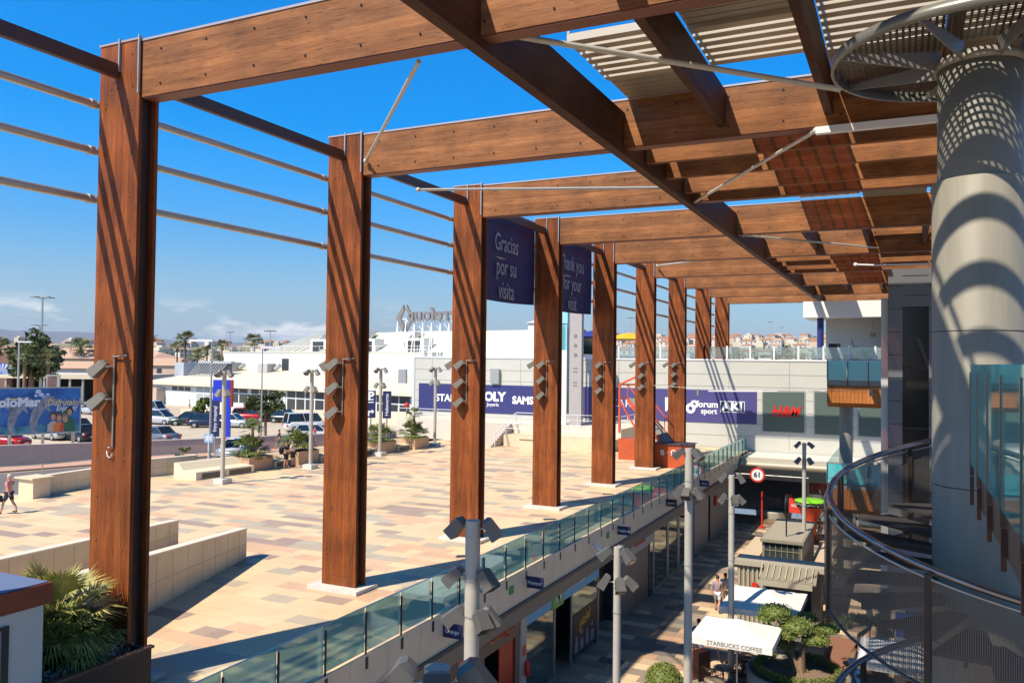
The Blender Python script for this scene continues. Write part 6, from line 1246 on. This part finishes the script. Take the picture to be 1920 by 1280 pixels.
lt = E('lift_tower', (-26.5, 66.5, 0), 'pale blue framed glass lift tower with a yellow sign beside the stone slab', 'lift tower')
BLF = mat('pale_blue', (.30, .62, .78), .4)
a, b = -27.2, -26.2
for xx, yy in ((a, 65.5), (b-.1, 65.5), (a, 66.9), (b-.1, 66.9)): MB().box(xx, xx+.12, yy, yy+.12, 0, 10.6).build('post', BLF, lt)
MB().add([(a, 65.45, 10.3), (b+.1, 65.45, 10.3), (b+.1, 67.1, 10.3), (a, 67.1, 10.3), (a, 65.45, 11.3), (b+.1, 65.45, 11.9), (b+.1, 67.1, 11.9), (a, 67.1, 11.3)], [(0, 1, 5, 4), (1, 2, 6, 5), (2, 3, 7, 6), (3, 0, 4, 7), (4, 5, 6, 7), (3, 2, 1, 0)]).build('cap', BLF, lt)
MB().box(a+.12, b-.1, 65.52, 65.55, 1.2, 10.2).build('glass_panel', GLASSC, lt); MB().box(a+.2, b-.1, 65.6, 66.8, 2.5, 10).build('shaft', mat('shaft', (.45, .5, .45), .6), lt); MB().box(a+.25, b-.3, 65.44, 65.5, 5.3, 7.6).build('yellow_sign', mat('yellow', (.85, .42, .01), .5), lt); MB().box(b-.35, b+.1, 65.3, 65.44, 0, 8).build('white_side', WHITE, lt)
sw = E('stone_slab_tower', (-25.2, 66, 0), 'tall flat grey stone slab tower with small carved symbols', 'tower')
MB().box(-25.85, -24.75, 65.3, 65.8, .6, 11.2).build('slab', mat('slab_stone', (.40, .37, .36), .6, var=.08), sw); o = MB()
for z in (9.2, 8.4, 7.6): o.ell((-25.3, 65.29, z), (.16, .012, .18), 10, 6)
for z in (6.4, 6.1, 5.2, 4.95): o.box(-25.5, -25.1, 65.285, 65.298, z, z+.1)
o.build('symbols', mat('symbol_grey', (.2, .19, .2), .6), sw)
for (px, py, r_, c, nm) in ((1112, 628, 2.6, (.03, .04, .25), 'navy'), (1180, 632, 2.2, (.80, .42, .02), 'yellow')):
    p = ony(px, py, 76); e = E('sun_umbrella', (p.x, 76, 7.3), nm+' sun umbrella on the far roof terrace', 'umbrella'); MB().lathe((p.x, 76, 0), [(0, p.z+.45), (r_*.5, p.z+.25), (r_, p.z-.2), (r_*.97, p.z-.22)], 8, False).build('canopy', mat('umb_'+nm, c, .7), e); MB().cyl((p.x, 76, 7.3), (p.x, 76, p.z+.4), .04).build('pole', GALV, e)
# steps, landing and white railings by the third column
sx0, sx1 = -33.4, -30.3
stp = E('white_steps', (-31.8, 61, 0), 'pale steps with a slanted white side wall rising to the landing behind the third column', 'steps')
o = MB()
for q in range(10): o.box(sx0, sx1, 59.5+q*.38, 63.4, q*.165, (q+1)*.165)
o.build('treads', mat('step_stone', (.58, .50, .42), .7), stp)
MB().prism([(0, 0), (4.2, 0), (4.2, 2.0), (3.8, 2.0), (0, .5)], (sx0-.3, 59.3, 0), Y_, Z_, X_, 0, .28).build('side_wall', WHITE, stp)
lnd = E('raised_landing', (-28, 66, 0), 'raised pale stone landing along the foot of the grey building', 'landing')
MB().box(-42, -20.6, 63.42, 69.6, 0, 1.62).build('body', mat('landing_stone', (.70, .62, .50), .7), lnd); MB().box(-30.1, -20.6, 61.4, 63.4, 0, .9).build('lower_step', PWALL, lnd)
def whiterail(pts, lab, h=1.0):
    e = E('white_railing', pts[0], lab, 'railing', 'white railings'); o = MB()
    for z in (h, h*.55): o.tube([Vector(p)+Z_*z for p in pts], .03, 6)
    o.build('rails', WHITEP, e)
    for p, q in zip(pts[:-1], pts[1:]):
        n = max(1, int((Vector(q)-Vector(p)).length/1.8))
        for k in range(n+1): v = Vector(p).lerp(Vector(q), k/n); MB().cyl(v, v+Z_*h, .028, seg=6).build('post', WHITEP, e)
whiterail([(-42, 63.6, 1.62), (-33.5, 63.6, 1.62)], 'white railing on the landing left of the steps'); whiterail([(-30, 63.6, 1.62), (-20.7, 63.6, 1.62), (-20.7, 69.3, 1.62)], 'white railing on the landing right of the steps'); whiterail([(-30.0, 59.6, .1), (-30.0, 63.4, 1.6)], 'white sloping handrail beside the steps')
whiterail([(-29.9, 61.5, .9), (-20.7, 61.5, .9)], 'white railing on the lower step by the fourth column')
T(MB().box(-26.8, -25.2, 57.4, 58.6, 0, 1.05).box(-26.9, -25.1, 57.3, 58.7, 1.052, 1.12).build('stone_block', PWALL, None, (-26, 58, 0)), 'pale stone block standing at the foot of the steps', 'block')
for x, z, t in ((wx(-37), 7.0, 'behind the third column'), (wx(-26.9), 6.2, 'between third and fourth columns')): pass
for (px, py) in ((757, 705), (930, 705)): p = ony(px, py, WY); T(MB().box(p.x-.45, p.x+.45, WY-.35, WY-.013, p.z-.7, p.z+.7).build('wall_box', GALV, None, (p.x, WY, p.z)), 'grey louvred box mounted on the grey facade '+('left of' if px < 800 else 'right of')+' the third column', 'wall unit')
# orange stair structure
os_ = E('orange_stair', (-16.5, 56, 0), 'orange steel stair with grey ramp and orange base boxes near the sixth column', 'stair')
ORB = mat('orange_box', (.50, .085, .02), .5, var=.15)
MB().box(-18.75, -17.55, 57.1, 58.4, 0, 1.5).build('base_box', ORB, os_); MB().box(-15.4, -12.9, 54.2, 56, 0, 1.55).build('base_box', ORB, os_); MB().box(-15.5, -12.8, 54.1, 56.1, 1.552, 1.6).build('platform', DGREY, os_)
o = MB(); A_ = Vector((-17.8, 57.6, 4.4)); B_ = Vector((-14.6, 55.2, 1.6)); o.bar(A_, B_, 1.0, .08, Z_); o.build('ramp', mat('ramp_grey', (.30, .28, .25), .6), os_)
o = MB()
for off in (-.5, .5):
    n_ = Vector((.6, .8, 0))*off; o.bar(A_+n_-Z_*.1, B_+n_-Z_*.1, .1, .25, Z_); o.bar(A_+n_+Z_*1.0, B_+n_+Z_*1.0, .07); 
    for k in range(5): v = A_.lerp(B_, k/4)+n_; o.bar(v, v+Z_*1.0, .05)
for xx, yy in ((-18.7, 57.2), (-17.5, 58.4)): o.bar((xx, yy, 1.9), (xx, yy, 5.4), .14)
o.bar((-18.7, 57.2, 5.4), (-17.5, 58.4, 5.4), .12); o.bar((-18.7, 57.2, 4.4), (-17.5, 58.4, 4.4), .12); o.bar((-18.7, 57.2, 5.4), (-16.6, 56.5, 6.3), .12); o.bar((-18.7, 57.2, 4.3), (-17.2, 57.0, 1.9), .1)
o.build('steel_frame', mat('orange_steel', (.60, .09, .03), .45), os_); text('lettering', 'B · Ω', TXTW, os_, (-14.3, 54.19, 1.0), X_, Z_, .5, 1, .02, .01)
# street signs
def signpost(px, py, r_, wdt, ztop, zbot, s_, lab, sub=None, side=1, m=NAVY, vertical=False):
    b = atr(px, r_); z1 = zat(b, px, ztop); z0 = zat(b, px, zbot); e = E('sign', (b.x, b.y, GZ), lab, 'sign')
    rr = Vector((math.cos(yaw), math.sin(yaw), 0)); o = MB(); o.frame((b.x, b.y, 0), rr, Vector((-rr.y, rr.x, 0)), Z_, -wdt/2, wdt/2, -.06, .06, z0, z1); o.build('board', m, e); MB().cyl((b.x, b.y, GZ), (b.x, b.y, z0), .06, seg=8).build('post', GALV, e)
    nr = Vector((rr.y, -rr.x, 0))
    if vertical: text('lettering', s_, TXTW, e, b+nr*.065+Z_*((z0+z1)/2-b.z), Z_, -rr, wdt*.55, (z1-z0)/(wdt*.55*len(s_)*.58), .01, .01)
    else:
        text('lettering', s_, TXTW, e, b+nr*.065+Z_*(z1-wdt*.62-b.z), rr, Z_, wdt*1.3, 1, .04, .01)
        o = MB(); c = Vector((b.x, b.y, z0+wdt*.5))+nr*.065; o.prism([(-.32*wdt, -.3*wdt), (-.14*wdt, -.3*wdt), (-.14*wdt, .1*wdt), (.1*wdt, .1*wdt), (.1*wdt, -.06*wdt), (.4*wdt, .2*wdt), (.1*wdt, .46*wdt), (.1*wdt, .28*wdt), (-.32*wdt, .28*wdt)], c, rr, Z_, nr, 0, .012)
        for dz in (1.15, 1.45): o.prism([(-.3*wdt, 0), (.3*wdt, 0), (.3*wdt, .12*wdt), (-.3*wdt, .12*wdt)], c+Z_*(dz*wdt), rr, Z_, nr, 0, .012)
        o.build('arrow', TXTW, e)
signpost(697, 0, 66, .72, 732, 783, 'P', 'dark blue sign with a white P and arrow, right of the second column')
signpost(727, 0, 66, .66, 733, 784, 'Habaneras', 'dark blue sign with vertical white writing beside the parking sign', vertical=True)
bs = signpost(406, 0, 66, .62, 751, 818, 'Enjoy shopping!', 'dark blue street banner with vertical writing Enjoy shopping behind the nearest plaza pole', vertical=True)
b = atr(425, 78); e = E('blue_totem', (b.x, b.y, GZ), 'bright blue totem with a red edge behind the shopping banner', 'totem'); z1 = zat(b, 425, 712); rr = Vector((math.cos(yaw), math.sin(yaw), 0)); fr = Vector((-rr.y, rr.x, 0))
BB = mat('bright_blue', (.02, .05, .62), .4); MB().frame((b.x, b.y, 0), rr, fr, Z_, -.15, .42, -.2, .2, GZ, z1).build('panel', BB, e); MB().frame((b.x, b.y, 0), rr, fr, Z_, -1.1, -.35, -.2, .2, z1-2.0, z1).build('side_panel', BB, e); MB().frame((b.x, b.y, 0), rr, fr, Z_, .43, .62, -.2, .2, z1-2.4, z1).build('red_edge', mat('dull_red', (.35, .03, .04), .5), e)
b = atr(134.5*3, 62); e = E('crossing_sign', atr(394.5, 62), 'small pale blue square crossing sign low on a white post', 'sign'); b = atr(394.5, 62); z1 = zat(b, 394, 813); MB().frame((b.x, b.y, 0), rr, fr, Z_, -.32, .32, -.02, .02, z1-.62, z1).build('board', mat('sky_sign', (.30, .52, .72), .5), e); MB().frame((b.x, b.y, 0), rr, fr, Z_, -.22, .22, -.03, -.021, z1-.5, z1-.12).build('pictogram', WHITEP, e); MB().cyl((b.x, b.y, GZ), (b.x, b.y, z1), .05).build('post', WHITEP, e)
b = atr(500, 100); e = E('red_ball_sign', atr(764, 95), 'round red balloon shaped sign on a pole by the planters', 'sign'); b = atr(764, 95); z1 = zat(b, 764, 759); MB().ell((b.x, b.y, z1), .3).build('ball', RED, e); MB().cyl((b.x, b.y, GZ), (b.x, b.y, z1), .05).build('post', GALV, e)
# street lamps and masts
def mast(px, ytop, r_, lab, kind, grp='street lamps in the distance', rad=.09):
    b = atr(px, r_); z1 = zat(b, px, ytop); e = E('street_lamp', (b.x, b.y, GZ), lab, 'street lamp', grp)
    MB().cyl((b.x, b.y, GZ), (b.x, b.y, z1), rad*1.5, rad, 10).build('pole', GALV, e)
    if kind == 'crown':
        for k in range(5): a = k*1.256; d = Vector((math.cos(a), math.sin(a), 0)); MB().bar(Vector((b.x, b.y, z1-.2)), Vector((b.x, b.y, z1+.1))+d*1.3, .07).frame(Vector((b.x, b.y, z1+.05))+d*1.3, d, d.cross(Z_), Z_, -.3, .45, -.25, .25, -.06, .08).build('lamp_head', LAMPB, e)
    elif kind == 'tee': MB().frame((b.x, b.y, z1), rr, fr, Z_, -1.1, 1.1, -.2, .2, -.06, .12).build('lamp_head', mat('lamp_dark', (.12, .11, .1), .5), e)
    else: MB().frame((b.x, b.y, z1), rr, fr, Z_, -1.6 if kind == 'left' else -.1, .1 if kind == 'left' else 1.6, -.2, .2, -.06, .10).build('lamp_head', WHITEP, e)
mast(77, 558, 150, 'tall lamp mast with a crown of lamps, nearer of the pair at the left', 'crown', rad=.16); mast(73, 610, 215, 'second tall lamp mast right behind the first, its crown lower', 'crown', rad=.2)
mast(35, 641, 120, 'thin white street lamp left of the tall mast', 'right'); mast(397, 639, 63, 'white street lamp post carrying the shopping banner', 'left', rad=.06); mast(492, 652, 72, 'thin pale post in front of the green tree', 'none', rad=.05)
mast(431, 623, 240, 'lamp with a flat double head above the palms', 'tee'); mast(506, 621, 160, 'lamp with a flat head just left of the glazed pyramid', 'tee'); mast(460, 636, 330, 'small distant lamp between palms', 'tee')
mast(1182, 596, 260, 'distant thin lamp mast behind the sixth column', 'tee'); mast(1445, 604, 350, 'distant thin lamp mast on the horizon at right', 'tee'); mast(1465, 614, 420, 'second distant lamp mast on the right horizon', 'tee')
# palms and trees
def palm(px, ytop, r_, lab, cr_=1.9, seed=0):
    b = atr(px, r_); z1 = zat(b, px, ytop+4); rnd = random.Random(seed); e = E('palm_tree', (b.x, b.y, GZ), lab, 'palm tree', 'tall palms in the distance')
    MB().cyl((b.x, b.y, GZ), (b.x, b.y, z1-.5), .28, .2, 8).build('trunk', BARK, e); o = MB(); fan_palm(o, (b.x, b.y, z1-1.1), 0, 30, cr_*1.05, rnd, 9, .7)
    for q in range(14): a = rnd.uniform(0, 6.28); o.bar((b.x, b.y, z1-.9), (b.x+.7*math.cos(a), b.y+.7*math.sin(a), z1-2.2), .12)
    o.build('crown', mat('far_palm_leaf', (.09, .11, .03), .6, var=.4, vscale=1, col2=(.17, .19, .06)), e)
for i, (px, yt, r_, c, lab) in enumerate(((-3, 636, 150, 2.2, 'palm at the very left edge of the view'), (47, 650, 140, 2, 'palm in front of the big pine, left one'), (91, 655, 140, 2, 'palm at the right side of the big pine'), (151, 638, 190, 2.6, 'palm rising above the peach houses left of the nearest column'), (273, 622, 200, 2.5, 'palm just right of the nearest column'), (347, 625, 210, 2.7, 'tall palm between the nearest column and the street lamp'), (332, 642, 260, 2.6, 'palm with a reddish bushy crown, left of the tall palm'), (370, 655, 230, 2.4, 'low palm between the tall palm and the street lamp'), (388, 648, 260, 2.2, 'palm right beside the street lamp'), (416, 640, 290, 2.8, 'palm left of the double headed lamp'), (476, 631, 240, 3.1, 'wide palm left of the glazed pyramid'))):
    palm(px, yt, r_, lab, c, i)
def crowntree(name, c, rr_, lab, leaf, n, s_, seed, th=.3, grp=None, cat='tree'):
    rnd = random.Random(seed); e = E(name, (c[0], c[1], GZ), lab, cat, grp); c = Vector(c)
    tk = MB(); tk.cyl((c.x, c.y, GZ), (c.x, c.y, c.z-rr_[2]*.3), th, th*.6, 8)
    o = MB()
    for q in range(int(n/110)):
        d = Vector((rnd.gauss(0, 1), rnd.gauss(0, 1), rnd.gauss(0, 1))).normalized(); k = rnd.uniform(.25, .85); p = c+Vector((d.x*rr_[0]*k, d.y*rr_[1]*k, d.z*rr_[2]*k)); sz = rnd.uniform(.2, .36); clump(o, p, (rr_[0]*sz, rr_[1]*sz, rr_[2]*sz*.8), 110, s_, rnd, .4)
        if q < 8: tk.bar((c.x, c.y, c.z-rr_[2]*.6), p, th*.35)
    tk.build('trunk', BARK, e); o.build('crown', leaf, e); return e
b = atr(60, 150); crowntree('pine_tree', (b.x, b.y, 7.0), (5.2, 4.2, 4.3), 'big dark green pine with a broad crown at the left', LEAFD, 4200, .42, 3, .5)
b = atr(500, 84); crowntree('round_tree', (b.x, b.y, 2.6), (2.1, 1.9, 1.75), 'dense green tree in front of the market windows', LEAFD, 2600, .17, 5, .16)
b = atr(384, 100); e = crowntree('bush', (b.x, b.y, 1.6), (1.3, 1.3, 2.0), 'spiky yellow green bush by the market windows', LEAFB, 900, .25, 6, .12, cat='bush')
b = atr(358, 100); crowntree('bush', (b.x, b.y, .3), (1.9, 1.2, .75), 'low green bush in front of the pale windows', LEAFB, 900, .15, 7, .1, cat='bush')
b = atr(346, 68); crowntree('bush', (b.x, b.y, -.2), (.95, .8, .5), 'low green bush behind the retaining wall beside the grey saloon', LEAFB, 500, .1, 8, .08, cat='bush')
# parking canopy, shops and painted panel
c0 = atr(-40, 165); c1 = atr(250, 150); cn = E('parking_canopy', c1, 'long flat pale parking canopy with dark shade beneath it at the left', 'canopy')
o = MB(); z1 = zat(c1, 170, 703); d = (c1-c0).normalized(); n_ = Vector((-d.y, d.x, 0)); LL = (c1-c0).length
o.frame((c0.x, c0.y, 0), d, n_, Z_, 0, LL, 0, 14, z1-.75, z1); o.build('roof', mat('canopy_white', (.70, .62, .50), .6), cn); MB().frame((c0.x, c0.y, 0), d, n_, Z_, 0, LL, 13.4, 13.9, GZ, z1-.76).build('back_wall', mat('painted_shade_wall', (.06, .05, .045), .8), cn)  # near-black wall colour stands in for the shade under the canopy roof
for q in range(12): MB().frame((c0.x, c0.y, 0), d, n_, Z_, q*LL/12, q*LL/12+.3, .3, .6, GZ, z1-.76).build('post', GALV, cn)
b = atr(101, 125); e = E('information_panel', (b.x, b.y, GZ), 'dark framed information panel beside the parked cars', 'sign'); MB().frame((b.x, b.y, 0), rr, fr, Z_, -.9, .9, -.1, .1, 1.0, zat(b, 101, 702)).build('board', mat('panel_frame', (.3, .3, .28), .5), e); MB().frame((b.x, b.y, 0), rr, fr, Z_, -.7, .5, -.13, -.101, 1.3, zat(b, 101, 705)).build('picture', mat('panel_pic', (.12, .07, .06), .5, var=.6, vscale=1), e); MB().frame((b.x, b.y, 0), rr, fr, Z_, -.1, .1, -.1, .1, GZ, 1.0).build('post', GALV, e)
b = atr(12, 160); e = E('painted_panel', (b.x, b.y, 2), 'panel painted with a blue sunburst on white and green at the far left', 'panel'); z0_, z1_ = zat(b, 12, 703), zat(b, 12, 682); MB().frame((b.x, b.y, 0), rr, fr, Z_, -4, 1.6, -.1, .1, z0_, z1_).build('board', mat('panel_white', (.62, .72, .62), .6), e); o = MB()
for q in range(9): a = q*.35+.15; o.prism([(0, 0), (1.9*math.cos(a-.07), 1.9*math.sin(a-.07)), (1.9*math.cos(a+.07), 1.9*math.sin(a+.07))], Vector((b.x, b.y, z0_+.15))-rr*.8-fr*.1, rr, Z_, -fr, .005, .02)
o.build('sunburst', BB, e)
T(MB().frame(atr(8, 170), rr, fr, Z_, -6, 1.5, 0, 6, 0, 9.3-1).build('brick_building', mat('brick_dark', (.22, .12, .09), .8), None, atr(8, 170)), 'dark brick building corner behind the painted panel', 'building')
# ============================================================ TOWN
def house_mesh(name, w_, d_, h_, wallm, roofm, seed):
    rnd = random.Random(seed); o = MB(); o.c = 0; o.box(-w_/2, w_/2, -d_/2, d_/2, -6, h_)
    o.c = 1; k = .4
    if seed % 3 != 2:
        o.add([(-w_/2-k, -d_/2-k, h_), (w_/2+k, -d_/2-k, h_), (w_/2+k, d_/2+k, h_), (-w_/2-k, d_/2+k, h_), (-w_/4, 0, h_+1.9), (w_/4, 0, h_+1.9)], [(0, 1, 5, 4), (1, 2, 5), (2, 3, 4, 5), (3, 0, 4)])
    else: o.box(-w_/2-.1, w_/2+.1, -d_/2-.1, d_/2+.1, h_+.01, h_+.3); o.c = 0; o.box(-w_/4, w_/4, -d_/4, d_/4, h_+.31, h_+2.2)
    o.c = 2
    for zz in (1.0, 3.9)[:(2 if h_ > 4.5 else 1)]:
        for q in range(3):
            x = -w_/2+w_*(q+.5)/3; o.box(x-.6, x+.6, -d_/2-.05, -d_/2-.01, zz, zz+1.4); o.box(w_/2+.01, w_/2+.05, -d_/2+d_*(q+.5)/3-.5, -d_/2+d_*(q+.5)/3+.5, zz, zz+1.4); o.box(x-.6, x+.6, d_/2+.01, d_/2+.05, zz, zz+1.4)
    return o
walls = [mat('house_white', (.66, .61, .54), .8), mat('house_peach', (.62, .46, .34), .8), mat('house_cream', (.64, .54, .40), .8)]; roofs = [mat('terracotta', (.42, .20, .11), .8, var=.2, vscale=1), mat('tile_pale', (.52, .34, .24), .8)]; HW = mat('house_window', (.06, .06, .07), .3)
protos = []
HL = ['small white or peach house with tiled roof, far off on the town hillside']
for i in range(7):
    rn = random.Random(i); o = house_mesh('house', rn.uniform(9, 15), rn.uniform(8, 11), rn.choice([3.4, 6.2, 6.2]), None, None, i); h = o.build('town_house', [walls[i % 3], roofs[i % 2] if i % 3 != 2 else walls[0], HW], None, (0, 0, 0)); T(h, HL[0], 'house', 'far town houses'); protos.append(h)
rnd = random.Random(77); cnt = 0; placed = []
while cnt < 294:
    u = rnd.random()
    if u < .5: a = R(rnd.uniform(-59, -21)); r = 330+rnd.random()**.8*1150
    else: a = R(rnd.uniform(-20, -4)); r = 640+rnd.random()*950
    x, y = math.sin(a)*r, math.cos(a)*r
    if any((x-q)**2+(y-w_)**2 < 150 for q, w_ in placed): continue
    placed.append((x, y))
    if cnt < 7: h = protos[cnt]
    else: h = protos[rnd.randrange(7)].copy(); COL.objects.link(h)
    h.location = (x, y, hillz(x, y)+.3); h.rotation_euler = (0, 0, rnd.choice([0, 1.57])+rnd.uniform(-.25, .25)); s_ = rnd.uniform(.9, 1.25); h.scale = (s_, s_, s_); cnt += 1
# nearer peach houses by the canopy
for i, (px, r_, w_, h_, lab, m) in enumerate(((108, 200, 14, 5.2, 'peach house with a hipped roof behind the canopy, nearest the pine', walls[1]), (128, 190, 12, 6.6, 'cream two storey house left of the nearest column', walls[2]), (160, 185, 16, 4.6, 'white terrace house touching the nearest column', walls[0]), (86, 230, 16, 6.0, 'white house half hidden by the pine', walls[0]), (320, 260, 26, 4.6, 'long peach house behind the market screen', walls[1]))):
    b = atr(px, r_); e = E('near_house', (b.x, b.y, GZ), lab, 'house'); o = MB(); o.frame((b.x, b.y, 0), rr, fr, Z_, -w_/2, w_/2, 0, 9, GZ, h_); o.build('wall', m, e)
    V = lambda a, d, z: Vector((b.x, b.y, z))+rr*a+fr*d
    MB().add([V(-w_/2-.5, -.5, h_), V(w_/2+.5, -.5, h_), V(w_/2+.5, 9.5, h_), V(-w_/2-.5, 9.5, h_), V(-w_/4, 4.5, h_+2.2), V(w_/4, 4.5, h_+2.2)], [(0, 1, 5, 4), (1, 2, 5), (2, 3, 4, 5), (3, 0, 4)]).build('roof', roofs[1], e)
    for q in range(4): x = -w_/2+w_*(q+.5)/4; MB().frame((b.x, b.y, 0), rr, fr, Z_, x-.7, x+.7, -.06, -.01, h_-2.2, h_-.9).build('window', HW, e)
# scrub trees scattered through the town: one mass
o = MB(); rnd = random.Random(31)
for q in range(170):
    a = R(rnd.uniform(-59, 4)); r = 300+rnd.random()*1500; x, y = math.sin(a)*r, math.cos(a)*r; s_ = rnd.uniform(2.2, 5.5)
    clump(o, (x, y, hillz(x, y)+s_*.6), (s_, s_, s_*.8), 40, s_*.32, rnd, .5)
T(o.build('far_scrub', LEAFD, None, (0, 500, 0)), 'dark green trees and scrub scattered among the far houses', 'trees', kind='stuff')
# ============================================================ HAZE
hzm = bpy.data.materials.new('haze'); hzm.use_nodes = True; n = hzm.node_tree.nodes; n.remove(n['Principled BSDF']); pv_ = n.new('ShaderNodeVolumePrincipled'); pv_.inputs['Density'].default_value = 0.000045; pv_.inputs['Color'].default_value = (.80, .88, 1.0, 1); pv_.inputs['Anisotropy'].default_value = .3
hzm.node_tree.links.new(pv_.outputs[0], n['Material Output'].inputs['Volume'])
h = MB().box(-14000, 14000, -3500, 12500, -12, 420).build('haze', hzm); T(h, 'thin pale haze over the town and mountains', 'haze', kind='stuff')

# thin lamp cables across the mall
for q, (pa, pb, Yc, lab) in enumerate((((1225, 722), (1750, 722), 46, 'thin lamp cable with a white bar crossing in front of the grey facade'),)):
    a, b = ony(*pa, Yc), ony(*pb, Yc); e = E('lamp_cable', a, lab, 'cable', 'thin cables over the mall')
    MB().tube([a.lerp(b, t/12)-Z_*(.35*math.sin(math.pi*t/12)) for t in range(13)], .012, 5).build('wire', GALV, e)
    if q == 0:
        m_ = a.lerp(b, .35)-Z_*.32; MB().bar(m_-(b-a)*.13, m_+(b-a)*.13, .06).build('lamp_bar', WHITEP, e)
    for t in (.18, .8): c = a.lerp(b, t)-Z_*.35*math.sin(math.pi*t); MB().cyl(c-Z_*.02, c-Z_*.35, .05, .09, 8).build('hanging_lamp', LAMPB, e)
